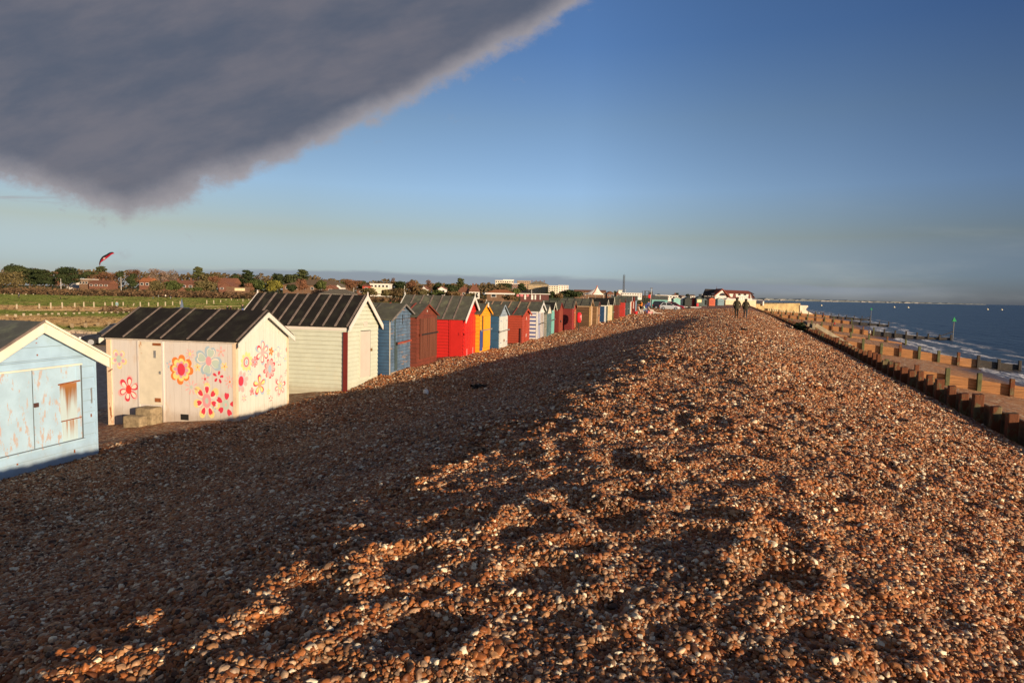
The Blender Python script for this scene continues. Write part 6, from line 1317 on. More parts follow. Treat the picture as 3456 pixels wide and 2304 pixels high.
def person(label, loc, face, top, legs, h=1.75, arms='pocket', stride=0.18, sit=False, hair=HAIR_D, lean=0.0, hood=None, name='person', top2=None, flip=1):
    """face: bearing in degrees clockwise from +Y that the person looks towards (local +Y is forward)"""
    k = h / 1.75
    o = empty(name, loc, -R(face), label, 'person')
    V = {}; E_ = []
    def v(n, p, r): V[n] = (Vector(p) * k, r * k)
    hip = 0.92 if not sit else 0.47
    v('pel', (0, 0, hip), 0.145); v('waist', (0, lean * .12, hip + .18), 0.135); v('chest', (0, lean * .3, hip + .40), 0.165); v('neck', (0, lean * .45, hip + .575), 0.062)
    v('head', (0, lean * .5 + .015, hip + .67), 0.088); v('crown', (0, lean * .52 + .01, hip + .76), 0.078)
    for sx, n in ((-1, 'l'), (1, 'r')):
        st_ = stride * (1 if sx * flip > 0 else -1)
        v('hip' + n, (sx * .095, 0, hip - .06), 0.10)
        if sit: v('kn' + n, (sx * .12, .42, .50), 0.068); v('an' + n, (sx * .12, .46, .09), 0.046); v('to' + n, (sx * .125, .62, .045), 0.04)
        else: v('kn' + n, (sx * .10, st_ * .55 + .03, .49), 0.068); v('an' + n, (sx * .10, st_ * .9 - .02, .09), 0.046); v('to' + n, (sx * .115, st_ * .9 + .15, .045), 0.04)
        v('sh' + n, (sx * .19, lean * .38, hip + .50), 0.072)
        if arms == 'pocket': v('el' + n, (sx * .31, lean * .2 - .09, hip + .22), 0.056); v('wr' + n, (sx * .215, .06, hip + .02), 0.042); hd = (sx * -.25, .45, -.8)
        elif arms == 'out' and sx * flip < 0: v('el' + n, (sx * .46, lean * .3, hip + .44), 0.05); v('wr' + n, (sx * .70, .04, hip + .41), 0.036); hd = (sx, 0.05, -0.1)
        elif arms == 'fwd' or sit: v('el' + n, (sx * .23, .10, hip + .24), 0.05); v('wr' + n, (sx * .15, .32, hip + .20), 0.037); hd = (0, 1, -.1)
        else: v('el' + n, (sx * .24, -.03, hip + .22), 0.05); v('wr' + n, (sx * .25, .05, hip - .03), 0.037); hd = (0, .2, -1)
        w0 = V['wr' + n][0]; hd = Vector(hd).normalized() * k
        V['pm' + n] = (w0 + hd * .075, .036 * k)
    names = list(V); ix = {n: i for i, n in enumerate(names)}
    ed = [('pel', 'waist'), ('waist', 'chest'), ('chest', 'neck'), ('neck', 'head'), ('head', 'crown')]
    for n in 'lr': ed += [('pel', 'hip' + n), ('hip' + n, 'kn' + n), ('kn' + n, 'an' + n), ('an' + n, 'to' + n), ('chest', 'sh' + n), ('sh' + n, 'el' + n), ('el' + n, 'wr' + n), ('wr' + n, 'pm' + n)]
    me = bpy.data.meshes.new('body'); me.from_pydata([V[n][0] for n in names], [(ix[a], ix[b]) for a, b in ed], [])
    t = bpy.data.objects.new('tmp', me); COL.objects.link(t)
    t.modifiers.new('s', 'SKIN'); sv = me.skin_vertices[0].data
    for n in names: sv[ix[n]].radius = (V[n][1],) * 2
    for n in ('chest', 'waist', 'pel'): sv[ix[n]].radius = (V[n][1] * 1.12, V[n][1] * .82)
    sv[ix['pel']].use_root = True
    su = t.modifiers.new('u', 'SUBSURF'); su.levels = 1; su.render_levels = 1
    dg = bpy.context.evaluated_depsgraph_get(); bm_ = bpy.data.meshes.new_from_object(t.evaluated_get(dg)); bpy.data.objects.remove(t)
    # fingers and thumb grown onto each palm, nose, ears
    ex = MB(); ex.smooth = True
    for n, sx in (('l', -1), ('r', 1)):
        pm = V['pm' + n][0]; d = (pm - V['wr' + n][0]).normalized(); sd_ = d.cross(Vector((sx, 0.2, 0))).normalized(); nn = sd_.cross(d)
        for j, ln in enumerate((.066, .078, .073, .058)):
            b0 = pm + sd_ * (j - 1.5) * .019 * k + d * .02 * k; m_ = b0 + (d * .6 + nn * .15) * ln * k; e_ = m_ + (d * .4 + nn * .35) * ln * k
            ex.tube(b0, m_, .009 * k, .008 * k, 5); ex.tube(m_, e_, .008 * k, .006 * k, 5)
        b0 = pm - sd_ * .03 * k - d * .02 * k; ex.tube(b0, b0 + (d * .6 - sd_ * .6 + nn * .3) * .055 * k, .010 * k, .008 * k, 5)
    hc = V['head'][0] + Vector((0, 0, .02 * k))
    ex.ell(hc + Vector((0, .095 * k, -.005 * k)), (.013 * k, .022 * k, .02 * k), 6, 4)
    for sx in (-1, 1): ex.ell(hc + Vector((sx * .088 * k, 0, 0)), (.012 * k, .022 * k, .032 * k), 6, 4)
    verts = [vv.co.copy() for vv in bm_.vertices]; mb = MB(); mb.smooth = True
    mb.add(verts, [tuple(p.vertices) for p in bm_.polygons]); mb.add(ex.v, ex.f)
    keypts = [V[n][0] for n in names]
    for i, f in enumerate(mb.f):
        c = sum((Vector(mb.v[q]) for q in f), Vector()) / len(f)
        nr = names[min(range(len(names)), key=lambda j: (keypts[j] - c).length_squared)]
        if nr in ('head', 'crown', 'neck') or nr[:2] in ('pm',) or i >= len(bm_.polygons): mi = 2
        elif nr[:2] == 'to': mi = 3
        elif nr[:2] in ('hi', 'kn', 'an') or (nr == 'pel' and c.z < hip * k - .05): mi = 1
        else: mi = 0
        mb.mi[i] = mi
    mb.build('body', [top, legs, SKIN, SHOE], o)
    hb = MB(); hb.smooth = True
    if hood:
        hb.ell(hc + Vector((0, -.012 * k, .02 * k)), (.118 * k, .122 * k, .145 * k), 12, 8); hb.ell(V['neck'][0] + Vector((0, -.04 * k, 0)), (.13 * k, .11 * k, .075 * k), 10, 6); hb.build('hood', hood, o)
        jk = MB(); jk.smooth = True; loops = []
        for z, rx, ry in ((hip - .12, .235, .165), (hip + .0, .235, .165), (hip + .18, .215, .15), (hip + .36, .235, .16), (hip + .48, .225, .135), (hip + .55, .12, .10), (hip + .58, .085, .085)):
            loops.append([Vector((rx * math.cos(q * .524), ry * math.sin(q * .524) + lean * (z - hip) * .75, z)) * k for q in range(12)])
        jk.ring(loops, cap=False); jk.build('jacket', top, o)
    else:
        hb.ell(hc + Vector((0, -.018 * k, .035 * k)), (.094 * k, .098 * k, .095 * k), 10, 6); hb.build('hair', hair, o)
    return o
def cloth(n, c): return mat('cloth_' + n, c, 0.9, 0.15, 6, bump=0.2)
OLV = cloth('olive', (0.036, 0.031, 0.016)); OLV2 = cloth('olive_brown', (0.032, 0.027, 0.014)); JEAN = cloth('denim', (0.04, 0.05, 0.062)); DKTR = cloth('dark_green_trousers', (0.012, 0.013, 0.010))
BLK = cloth('black', (0.015, 0.015, 0.017)); NAVY = cloth('navy', (0.02, 0.03, 0.06)); REDC = cloth('red', (0.60, 0.02, 0.02)); WHT = cloth('white', (0.72, 0.74, 0.70)); ORG = cloth('orange', (0.70, 0.22, 0.03)); GRN = cloth('pale_green', (0.42, 0.56, 0.46)); BLU = cloth('blue', (0.08, 0.13, 0.32)); GRY = cloth('grey', (0.22, 0.23, 0.24)); CRM = cloth('cream', (0.70, 0.62, 0.50)); TEALC = cloth('grey_teal', (0.20, 0.30, 0.30))
p_ = onz(2485, 1073, gnd(60.7, .4)); g0 = gpx(2485, 1073)
person('walker in a hooded olive jacket and dark trousers, left of the strolling pair', g0, 14, OLV, DKTR, 1.88, 'pocket', 0.10, hood=OLV)
person('walker in a hooded olive brown jacket and jeans, right of the strolling pair', gpx(2515, 1074), 16, OLV2, JEAN, 1.90, 'pocket', 0.14, hood=OLV2, flip=-1)
def onsand(px, py):
    d = ray(px, py); kk = 20
    while kk < 600:
        q = d * kk; s_, t_ = ST(q); z_ = sandh(s_, t_) if t_ > 6.8 else gnd(s_, t_)
        if q.z <= z_: return Vector((q.x, q.y, max(z_, SEA_Z)))
        kk *= 1.004
    return d * 300
person('person in a white top and dark shorts walking on the wet sand between groynes', onsand(2933, 1140), 60, WHT, BLK, 1.72, 'down', 0.12)
person('person in a red jacket crouched forward beside the orange groyne', onsand(2814, 1107), 100, REDC, NAVY, 1.65, 'fwd', 0.1, lean=0.25)
person('lone dark clothed figure standing on the far sand spit', onsand(2751, 1061), 40, BLK, BLK, 1.75, 'down', 0.1)
person('dark clothed figure, left of two walking together at the far waterline', onsand(2770, 1062), 20, BLK, NAVY, 1.75, 'down', 0.15)
person('dark clothed figure, right of two walking together at the far waterline', onsand(2777, 1064), 20, NAVY, BLK, 1.75, 'down', 0.15, flip=-1)
person('figure in grey and black bending at the end of the farther groyne', onsand(2782, 1081), 70, GRY, BLK, 1.7, 'fwd', 0.1, lean=0.5)
def onfield(px, py): return onz(px, py, FIELD_Z)
person('person in a dark navy top and white hat on the green field, far left', onfield(64, 1008), 200, NAVY, BLK, 1.8, 'down', 0.2, hair=WHT)
person('small dark figure crouching on the green field', onfield(205, 1012), 200, BLK, BLK, 1.2, 'fwd', 0.05, lean=0.4)
person('person in a pale grey jacket walking past the white posts', onfield(395, 1045), 120, TEALC, GRY, 1.75, 'down', 0.15)
person('person in a cream jacket among the field walkers', onfield(559, 1007), 300, CRM, BLK, 1.75, 'down', 0.15)
person('person in a black top and pale trousers right of the cream jacket', onfield(576, 1010), 300, BLK, GRY, 1.7, 'down', 0.15)
person('person in dull brown left of the cream jacket', onfield(548, 1006), 250, cloth('brown', (0.12, 0.06, 0.04)), BLK, 1.75, 'down', 0.1)
person('person in faded teal at the left end of the field walkers', onfield(535, 1007), 250, TEALC, GRY, 1.7, 'down', 0.1)
person('child in green near the left end of the field walkers', onfield(517, 1010), 250, cloth('green', (0.05, 0.10, 0.06)), BLU, 1.4, 'down', 0.1)
def behind(px, ytop, Y, hgt): v_ = at(px, ytop, Y); return Vector((v_.x, v_.y, FIELD_Z))
person('person in black with one arm stretched out, seen over the flower hut roof', behind(819, 1024, 112, 1.8), 150, BLK, BLU, 1.82, 'out', 0.1, flip=1)
person('person in black with a white sleeve behind the flower hut roof', behind(768, 1030, 104, 1.75), 100, BLK, NAVY, 1.72, 'pocket', 0.05)
person('fair haired person in a dark brown coat behind the flower hut roof', behind(779, 1031, 103, 1.75), 40, cloth('dark_brown', (0.07, 0.035, 0.025)), BLK, 1.70, 'pocket', 0.05, hair=HAIR_F)
person('person in an orange jacket and dark trousers standing outside the last open hut', gpx(2163, 1057), 250, ORG, DKTR, 1.85, 'fwd', 0.05)
ch = gpx(2174, 1058)
person('seated person in a pale green top and blue jeans between the white chairs', ch + Vector((0, 0.3, 0)), 110, GRN, BLU, 1.75, 'fwd', 0, sit=True)
person('person in blue standing behind the seated group', gpx(2188, 1052), 200, BLU, NAVY, 1.78, 'fwd', 0.05)
# ------------------------------------------------------------------ chairs and clutter by the open hut
PLW = mat('white_plastic', (0.80, 0.74, 0.64), 0.4, 0.03)
def chair(label, loc, rz, recl=0.25):
    o = empty('garden_chair', loc, rz, label, 'chair', 'white garden chairs on the shingle')
    MB().box(-.25, .25, -.25, .25, .40, .44).build('seat', PLW, o)
    MB().ext([(-.25, -.25, .44), (-.25, -.21, .44), (-.25, -.21 - recl, 1.02), (-.25, -.25 - recl, 1.02)], (.5, 0, 0)).build('backrest', PLW, o)
    for x in (-.23, .23):
        for y in (-.23, .23): MB().beam((x, y, .41), (x * 1.15, y * 1.25, -.05), .05, .05).build('leg', PLW, o)
        MB().box(x - .03, x + .03, -.28, .2, .62, .65).build('armrest', PLW, o)
    return o
chair('white plastic garden chair facing right, nearest to the open hut', gpx(2163, 1060.5), R(-75))
chair('cream reclining chair leaning back at the right of the group', gpx(2200, 1061), R(-85), 0.35)
o = empty('sun_lounger', gpx(2210, 1060), R(-95), 'low cream sun lounger lying on the shingle right of the chairs', 'lounger')
MB().ext([(-.3, -.6, .62), (-.3, -.55, .64), (-.3, .15, .22), (-.3, 1.0, .16), (-.3, 1.0, .11), (-.3, .1, .16)], (.6, 0, 0)).build('bed', PLW, o)
for y in (-.3, .8):
    for x in (-.26, .26): MB().beam((x, y, .3 if y < 0 else .12), (x, y, -.05), .04, .04).build('leg', PLW, o)
bl = mat('blue_fabric', (0.07, 0.12, 0.34), 0.8, 0.1)
o = empty('folding_chair', gpx(2180, 1051), R(150), 'blue folding chair left of the long turquoise hut', 'chair'); MB().box(-.28, .28, -.25, .25, .42, .46).build('seat', bl, o); MB().box(-.28, .28, -.29, -.255, .46, 1.15).build('backrest', bl, o)
for x in (-.26, .26): MB().beam((x, -.25, 0), (x, .25, .44), .03, .03).build('leg', IRON, o); MB().beam((x, .25, 0), (x, -.25, .44), .03, .03).build('leg', IRON, o)
o = empty('bucket', gpx(2146, 1061), 0, 'red bucket standing at the door of the red open hut', 'bucket'); rb = mat('red_plastic', (0.62, 0.02, 0.025), 0.4, 0.05); MB().tube((0, 0, 0), (0, 0, .42), .17, .22, 12).build('pail', rb, o); MB().tube((-.2, 0, .42), (.2, 0, .42), .012).build('handle', STEEL, o)
o = empty('crate', gpx(2191, 1058), .3, 'red crate lying beside the seated person', 'crate'); MB().box(-.35, .35, -.3, .3, 0, .34).build('box', rb, o); MB().box(-.32, .32, -.27, .27, .341, .36).build('lid', mat('dark_red_lid', (0.2, 0.02, 0.02), 0.6, 0.1), o)
o = empty('litter_bin', gpx(2353, 1038), 0, 'red litter bin on a post at the edge of the car park', 'bin'); MB().box(-.25, .25, -.25, .25, .35, 1.15).build('bin_body', rb, o); MB().tube((-.3, 0, -.1), (-.3, 0, 2.0), .05).build('post', IRON, o)
o = empty('red_flag', at(2196, 1006, 120), 0, 'red flag on a short mast above the hut roofs', 'flag'); MB().tube((0, 0, -1.5), (0, 0, .75), .03).build('mast', WALLW, o); MB().add([(-.02, -.03, 0.0), (-.42, .05, .02), (-.45, .02, .62), (-.02, -.03, .68), (-.02, .01, 0.0), (-.42, .09, .02), (-.45, .06, .62), (-.02, .01, .68)], [(0, 1, 2, 3), (7, 6, 5, 4), (0, 4, 5, 1), (1, 5, 6, 2), (2, 6, 7, 3), (3, 7, 4, 0)]).build('cloth', rb, o)
# ------------------------------------------------------------------ cars
TYRE = mat('tyre', (0.015, 0.015, 0.015), 0.8, 0.1); RIM = mat('alloy_rim', (0.5, 0.5, 0.5), 0.35, 0.05, metal=0.7); LAMP = mat('lamp_glass', (0.75, 0.72, 0.66), 0.15, 0.02); TAIL = mat('tail_lamp', (0.5, 0.02, 0.02), 0.2, 0.05)

def carpaint(n, c): return mat('car_' + n, c, 0.25, 0.03, 1, spec=0.6)
def car(label, loc, heading, pm, L=4.1, hgt=1.45, estate=False, group='cars parked on the shingle', raised=False):
    """front along local +X"""
    o = empty('parked_car', loc, heading, label, 'car', group)
    Hf = L / 2; W_ = .84
    mb = MB(); mb.smooth = False
    st = [(-Hf, .30, .80, .62), (-Hf + .08, .22, .93, .76), (-Hf + .7, .20, .96, W_), (0, .20, .92, W_), (Hf - 1.1, .20, .90, W_), (Hf - .35, .22, .76, .80), (Hf - .05, .26, .62, .70), (Hf, .32, .52, .60)]
    mb.ring([[(x, -w_, z0), (x, w_, z0), (x, w_ * 1.02, (z0 + z1) / 2), (x, w_ * .94, z1), (x, -w_ * .94, z1), (x, -w_ * 1.02, (z0 + z1) / 2)] for x, z0, z1, w_ in st])
    mb.build('body', pm, o, bevel=0.04)
    xb0, xb1 = -Hf + (.12 if estate else .18), Hf - 1.15; xt0, xt1 = -Hf + (.35 if estate else .62), Hf - 1.95
    B = [(xb0, -.78), (xb1, -.78), (xb1, .78), (xb0, .78)]; T_ = [(xt0, -.60), (xt1, -.60), (xt1, .60), (xt0, .60)]
    vb = [(x, y, .905) for x, y in B]; vt = [(x, y, hgt - .05) for x, y in T_]
    MB().add(vb + vt, [(0, 1, 5, 4), (1, 2, 6, 5), (2, 3, 7, 6), (3, 0, 4, 7), (3, 2, 1, 0), (4, 5, 6, 7)]).build('glasshouse', mat('car_glass', (0.02, 0.022, 0.025), 0.08, 0.05, spec=0.7), o)
    MB().ring([[(x, y, z) for x, y in ((xt0 - .06 + i_, -.64 + i_), (xt1 + .06 - i_, -.64 + i_), (xt1 + .06 - i_, .64 - i_), (xt0 - .06 + i_, .64 - i_))] for i_, z in ((0, hgt - .07), (0, hgt - .03), (.12, hgt + .02))]).build('roof', pm, o, bevel=.02)
    for (xa, xb_) in ((xb0, xt0), (xb1, xt1), ((xb0 + xb1) / 2 - .1, (xt0 + xt1) / 2)):
        for y in (-1, 1): MB().beam((xa, y * .785, .90), (xb_, y * .61, hgt - .05), .09, .05).build('pillar', pm, o)
    for x in (-Hf + .78, Hf - .80):
        for y in (-1, 1):
            wl_ = MB().tube((x, y * .66, .31), (x, y * .87, .31), .31, n=18).build('wheel', TYRE, o); MB().tube((x, y * .865, .31), (x, y * .885, .31), .20, n=12).build('rim', RIM, wl_)
    for y in (-.55, .55): MB().box(Hf - .14, Hf - .015, y - .16, y + .16, .56, .68).build('headlight', LAMP, o); MB().box(-Hf - .01, -Hf + .12, y - .17 + (.06 if y > 0 else -.06), y + .17, .66, .86).build('tail_light', TAIL, o)
    for y in (-1, 1): MB().box(xb1 - .25, xb1 - .08, y * .86, y * 1.0, .92, 1.04).build('wing_mirror', pm, o)
    MB().box(Hf - .02, Hf + .03, -.55, .55, .30, .42).build('bumper', mat('bumper_grey', (0.06, 0.06, 0.06), 0.7, 0.1), o)
    return o
def carat(px, py, z=None):
    p0 = gpx(px, py); return p0
car('silver hatchback parked in front of the black estate', carat(2259, 1046), R(-12), carpaint('silver', (0.42, 0.44, 0.46)), 3.9, 1.42)
car('black estate car half hidden behind the silver hatchback', carat(2250, 1044) + Vector((0.2, 4.2, 0)), R(-10), carpaint('black', (0.012, 0.012, 0.014)), 4.4, 1.62, True)
car('dark red saloon to the right of the silver hatchback', carat(2292, 1044.5) + Vector((-0.6, 1.5, 0)), R(-20), carpaint('dark_red', (0.20, 0.012, 0.02)), 4.2, 1.48)
o = empty('boat_trailer', carat(2335, 1043), R(5), 'small low boat trailer right of the red car', 'trailer')
for y in (-.5, .5): MB().beam((-1.6, y * .9, .45), (1.4, y * .4, .4), .06, .06).build('chassis', STEEL, o); MB().tube((-.8, y * 1.25, .28), (-.8, y * 1.45, .28), .28, n=12).build('wheel', TYRE, o)
MB().beam((1.3, 0, .4), (2.2, 0, .45), .06, .06).build('drawbar', STEEL, o)
v_ = at(368, 1115, 47); car('black car mostly hidden behind the left end of the flower painted hut', Vector((v_.x + 0.5, v_.y, FIELD_Z)), R(200), carpaint('black', (0, 0, 0)), 4.4, 1.62, True, 'cars on the field track')
v_ = at(640, 1045, 82); car('grey car with a roof box seen over the flower hut roof', Vector((v_.x, v_.y, FIELD_Z)), R(178), carpaint('slate_grey', (0.10, 0.13, 0.15)), 4.3, 1.5, True, 'cars on the field track')
rbx = o = empty('roof_box', Vector((v_.x - 1.0, v_.y, FIELD_Z + 1.53)), R(178), 'dark pointed roof box on top of the grey car', 'roof box'); MB().ring([[(x, y * w_, z0 + zz) for y, zz in ((-1, 0), (1, 0), (1, .5 * hh_), (.7, hh_), (-.7, hh_), (-1, .5 * hh_))] for x, w_, z0, hh_ in ((-1.0, .3, 0.02, .2), (-.8, .4, 0, .36), (.6, .4, 0, .36), (1.6, .12, .1, .1))]).build('shell', carpaint('dark_gloss', (0.03, 0.04, 0.05)), o); MB().box(-.7, .5, -.35, -.3, -.06, 0.0).build('clamp', IRON, o)
v_ = at(614, 1040, 100); o = empty('upright_board', Vector((v_.x, v_.y, FIELD_Z)), 0.3, 'tall blue grey board standing upright behind the grey car', 'board'); MB().ext([(.22 * math.sin(math.pi * i / 12) * (1 if True else 0), -.04, 2.75 * i / 12) for i in range(13)] + [(-.22 * math.sin(math.pi * i / 12), -.04, 2.75 * i / 12) for i in range(11, 0, -1)], (0, .08, 0)).build('deck', mat('blue_grey_board', (0.08, 0.11, 0.17), 0.5, 0.1), o); MB().box(-.02, .02, -.2, -.045, .25, .5).build('fin', IRON, o)
for i, (px, c_) in enumerate(((978, 'slate_grey'), (1002, 'pale_blue'), (1024, 'black'), (1044, 'dark_green'), (1062, 'dark_red'))):
    v_ = at(px, 1003, 190); cc = dict(slate_grey=(0.1, 0.13, 0.15), pale_blue=(0.2, 0.28, 0.36), black=(0, 0, 0), dark_green=(0.02, 0.05, 0.04), dark_red=(0.2, 0.012, 0.02))[c_]
    car(['slate grey car at the left end of the parked line by the bungalow', 'pale blue car second in the line by the bungalow', 'black car in the middle of the line by the bungalow', 'dark green car fourth in the line by the bungalow', 'dark red car next to the bungalow wall'][i], Vector((v_.x, v_.y, at(px, 1003, 190).z - 0.5)), R(170 + 12 * (i % 3)), carpaint(c_, cc), 3.9, 1.5, i % 2 == 0, 'cars parked near the bungalow')
# ------------------------------------------------------------------ post rows on the field
PW_ = mat('whitewashed_post', (0.46, 0.38, 0.26), 0.85, 0.2, 4); PO = mat('old_wooden_post', (0.30, 0.22, 0.13), 0.9, 0.25, 4)
def posts(items, label, group, w_, m_, round_=False):
    proto = None
    for px, yt, yb in items:
        b_ = onfield(px, yb); h_ = at(px, yt, b_.y).z - b_.z
        mb = MB(); lx = rnd.uniform(-.04, .04) * h_
        if px == 447: lx = 0.5 * h_
        mb.add([(-w_, -w_, -.4), (w_, -w_, -.4), (w_, w_, -.4), (-w_, w_, -.4), (-w_ + lx, -w_, h_), (w_ + lx, -w_, h_), (w_ + lx, w_, h_ + .02), (-w_ + lx, w_, h_ + .02)], [(3, 2, 1, 0), (4, 5, 6, 7), (0, 1, 5, 4), (1, 2, 6, 5), (2, 3, 7, 6), (3, 0, 4, 7)])
        tag(mb.build('field_post', m_, loc=b_), label, 'post', group)
posts([(57, 1026, 1046), (133, 1025, 1045), (172, 1021, 1045), (211, 1020, 1044), (253, 1022, 1040), (283, 1019, 1040), (317, 1019, 1040), (355, 1020, 1038), (380, 1019, 1037), (416, 1019, 1035), (447, 1023, 1035), (474, 1019, 1036), (502, 1020, 1036), (533, 1020, 1036), (558, 1018, 1035), (583, 1017, 1033), (608, 1016, 1031), (698, 1013, 1028), (722, 1013, 1028), (745, 1012, 1023), (763, 1010, 1016), (781, 1008, 1016), (802, 1011, 1016), (820, 1009, 1020), (840, 1009, 1016), (861, 1008, 1016)], 'tall pale post in the middle row across the green field', 'tall posts across the middle of the field', 0.085, PW_)
posts([(24, 1061, 1071), (53, 1060, 1072), (80, 1057, 1070), (104, 1059, 1069), (130, 1058, 1067), (155, 1057, 1066), (176, 1056, 1065), (198, 1056, 1066), (222, 1055, 1065), (250, 1055, 1064), (268, 1054, 1063), (294, 1054, 1061), (315, 1053, 1061), (336, 1052, 1060), (357, 1052, 1060), (377, 1051, 1060), (398, 1051, 1060), (417, 1050, 1059), (436, 1050, 1058), (684, 1041, 1048), (698, 1041, 1047), (712, 1042, 1049), (726, 1041, 1046), (740, 1041, 1046), (753, 1041, 1046), (792, 1040, 1045), (805, 1040, 1045), (829, 1038, 1046), (843, 1038, 1045)], 'short thick post in the low knee high row near the field track', 'short posts along the field track', 0.10, PW_)
posts([(244, 1092, 1111), (289, 1090, 1110), (330, 1089, 1104), (369, 1088, 1102)], 'stout brown post at the edge of the gravel behind the pale blue hut', 'stout posts beside the gravel', 0.11, PO)
posts([(14, 991, 996), (41, 991, 997), (88, 991, 997), (113, 991, 997), (160, 992, 996), (180, 992, 997), (203, 992, 996), (226, 992, 996), (248, 992, 997), (267, 991, 997), (290, 992, 997), (312, 992, 997), (351, 992, 995), (487, 998, 1003)], 'tiny white post in the far row below the brown scrub', 'small white posts along the scrub edge', 0.16, PW_)
posts([(1248, 1004, 1008), (1258, 1004, 1008), (1268, 1003, 1008), (1277, 1003, 1008), (1287, 1003, 1008), (1296, 1003, 1008), (1306, 1003, 1009), (1317, 999, 1004), (1335, 998, 1003), (1352, 998, 1003), (1370, 997, 1002)], 'tiny white post in the heath behind the weathered blue hut roof', 'small white posts in the heath', 0.15, PW_)
mb = MB(); 
o = empty('low_rail', onfield(420, 1052), 0, 'long thin timber rail along the short field posts', 'rail')
a_ = onfield(60, 1060) - o.location; b_ = onfield(440, 1053) - o.location; a_.z = .55; b_.z = .55; MB().beam(a_, b_, .08, .08).build('rail_bar', PO, o); b0 = onfield(690, 1042) - o.location; b1 = onfield(850, 1040) - o.location; b0.z = b1.z = .55; MB().beam(b0, b1, .08, .08).build('rail_bar', PO, o)
# ------------------------------------------------------------------ the kite
KY = 150.0
kc = at(350, 872, KY)
o = empty('kite', kc, 0, 'red and black power kite flying over the field', 'kite')
def kp(x, y, dy=0.0):   # crop pixels (17.43 per photo pixel, from 300,830)
    v_ = (at(300 + x / 17.43, 830 + y / 17.43, KY) - kc) * 1.08; return Vector((v_.x, v_.y + dy, v_.z))
topc = [(650, 1140), (575, 1030), (550, 920), (570, 780), (640, 640), (760, 555), (890, 500), (1040, 415), (1180, 378), (1330, 380), (1440, 460)]
midc = [(655, 1135), (625, 1010), (610, 900), (635, 780), (700, 690), (800, 640), (920, 560), (1060, 490), (1190, 470), (1320, 490), (1440, 465)]
lowc = [(660, 1130), (690, 1060), (700, 1000), (760, 940), (840, 880), (950, 815), (1060, 735), (1180, 640), (1300, 530), (1370, 495), (1440, 470)]
midc = [(a[0] * .56 + b[0] * .44, a[1] * .56 + b[1] * .44) for a, b in zip(topc, lowc)]
def strip(A, B, nm, m_, dA, dB):
    mb = MB(); n_ = len(A)
    bulge = lambda i, d: d * math.sin(math.pi * i / (n_ - 1))
    f = [kp(*A[i], bulge(i, dA)) for i in range(n_)]; b_ = [kp(*B[i], bulge(i, dB)) for i in range(n_)]
    for i in range(n_ - 1):
        for off in (0, .06): mb.add([f[i] + Vector((0, off, 0)), f[i + 1] + Vector((0, off, 0)), b_[i + 1] + Vector((0, off, 0)), b_[i] + Vector((0, off, 0))], [(0, 1, 2, 3)])
    return mb.build(nm, m_, o)
strip(topc, midc, 'leading_edge', mat('kite_black', (0.012, 0.012, 0.012), 0.6, 0.1), .9, .5); strip(midc, lowc, 'canopy', mat('kite_red', (0.55, 0.012, 0.03), 0.6, 0.1), .5, -.2)
kw = mat('kite_white', (0.75, 0.6, 0.58), 0.6, 0.05)
for (x0, y0), (x1, y1), w_ in (((868, 700), (885, 805), .06), ((895, 690), (955, 785), .09), ((915, 690), (1010, 735), .05)): MB().beam(kp(x0, y0, -.05), kp(x1, y1, -.15), w_, .03, up=(0, 1, 0)).build('white_marking', kw, o)
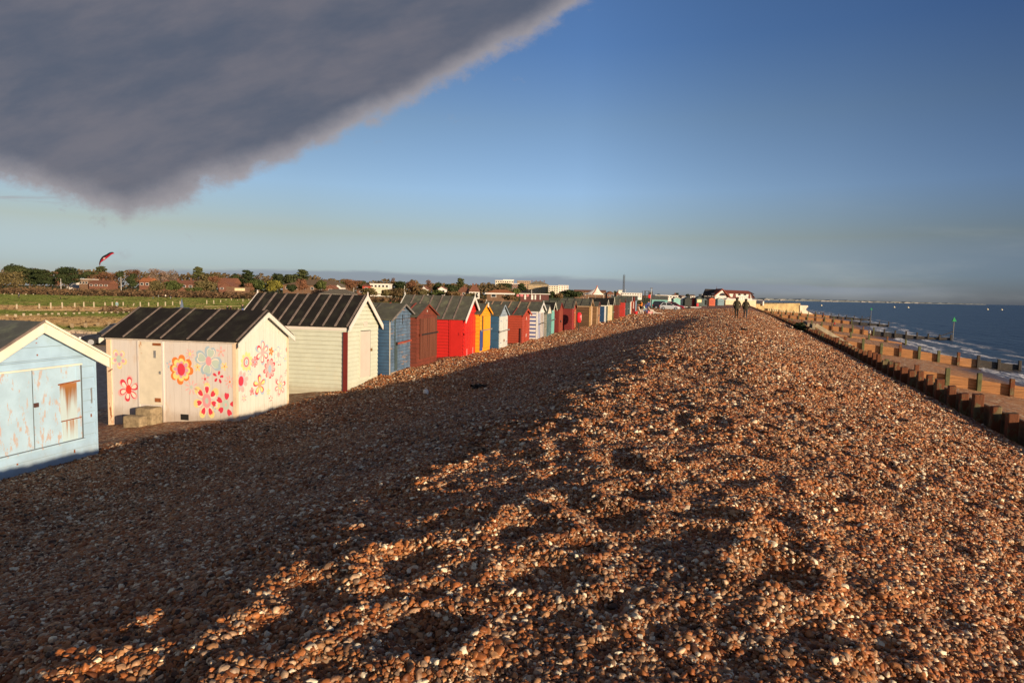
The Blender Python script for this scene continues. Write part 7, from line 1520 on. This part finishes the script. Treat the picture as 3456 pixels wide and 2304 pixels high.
# ------------------------------------------------------------------ small things on the beach
o = empty('dome_tent', onsand(2668, 1074), 0, 'dark green dome tent pitched on the beach behind the breastwork', 'tent')
mb = MB(); mb.smooth = True; mb.ring([[(1.15 * math.cos(f) * math.cos(q), 1.0 * math.cos(f) * math.sin(q), 1.25 * math.sin(f) - .05) for q in [2 * math.pi * i / 14 for i in range(14)]] for f in (0, .35, .7, 1.05, 1.35, 1.56)]); mb.build('flysheet', cloth('tent_green', (0.025, 0.04, 0.03)), o); MB().ext([(-.35, -1.03, 0), (.35, -1.03, 0), (0, -.75, .85)], (0, .1, 0)).build('door', BLK, o)
o = gpx(2890, 1201); MBr = MB(); rr = random.Random(2)
MBr.ring([[(x, y * w_, .01 + z * hh_) for y, z in ((-1, 0), (-.6, .7), (0, 1), (.6, .7), (1, 0))] for x, w_, hh_ in ((-.28, .02, .03), (-.15, .07, .06), (-.02, .12, .15), (.1, .10, .09), (.22, .09, .05), (.3, .02, .02))])
tag(MBr.build('rag', mat('pale_rag', (0.62, 0.54, 0.40), 0.9, 0.1, 6), loc=o), 'pale crumpled rag lying on the shingle beside the breastwork', 'rag')
p_ = gpx(1437, 1330); mb = MB(); mb.smooth = True; mb.ell((0, 0, .06), (.10, .08, .11), 10, 7); tag(mb.build('white_stone', mat('chalk_white', (0.75, 0.70, 0.62), 0.8, 0.08, 9), loc=p_), 'white chalk stone sitting upright on shaded shingle before the white hut', 'stone')
rr = random.Random(12)
for px, py, sz, lab in ((1622, 1308, .34, 'dark seaweed clump on the shaded shingle in front of the red hut'), (2508, 1115, .22, 'small dark seaweed clump below the two walkers'), (2650, 1100, .5, 'dark weed patch on the lit shingle near the breastwork')):
    p_ = gpx(px, py); mb = MB(); leaves(mb, (0, 0, .04), (sz, sz * .8, .09), 160, .07, rr, 0.2, 1.0); tag(mb.build('seaweed', mat('dark_seaweed', (0.012, 0.010, 0.009), 0.6, 0.3, 8), loc=p_), lab, 'seaweed')
p_ = W2(66.5, 6.2, gnd(66.5, 6.0)); mb = MB(); leaves(mb, (0, 0, .3), (.5, 2.6, .5), 500, .16, rr, 0.3, .3); ob = mb.build('dark_shrub', LM['dark'], loc=p_); ob.rotation_euler = (0, 0, -BETA); tag(ob, 'dark low weedy shrub against the breastwork beside the steps', 'shrub')
for px, py in ((3018, 1033), (3065, 1036), (3333, 1040), (3381, 1043), (2772, 1029)):
    p_ = onz(px, py, SEA_Z); p_ = p_ * min(1, 1100 / p_.length); mb = MB(); mb.smooth = True; r_ = 1.1 * p_.y / 1000 + .35; mb.ell((0, 0, .3 * r_), (r_, r_, r_), 10, 6); mb.tube((0, 0, r_), (0, 0, 1.9 * r_), .12 * r_, .08 * r_, 6)
    tag(mb.build('buoy', mat('pale_buoy', (0.70, 0.62, 0.42), 0.5, 0.05), loc=(p_.x, p_.y, SEA_Z)), 'small pale yellow mooring buoy far out on the sea', 'buoy', 'mooring buoys on the sea')
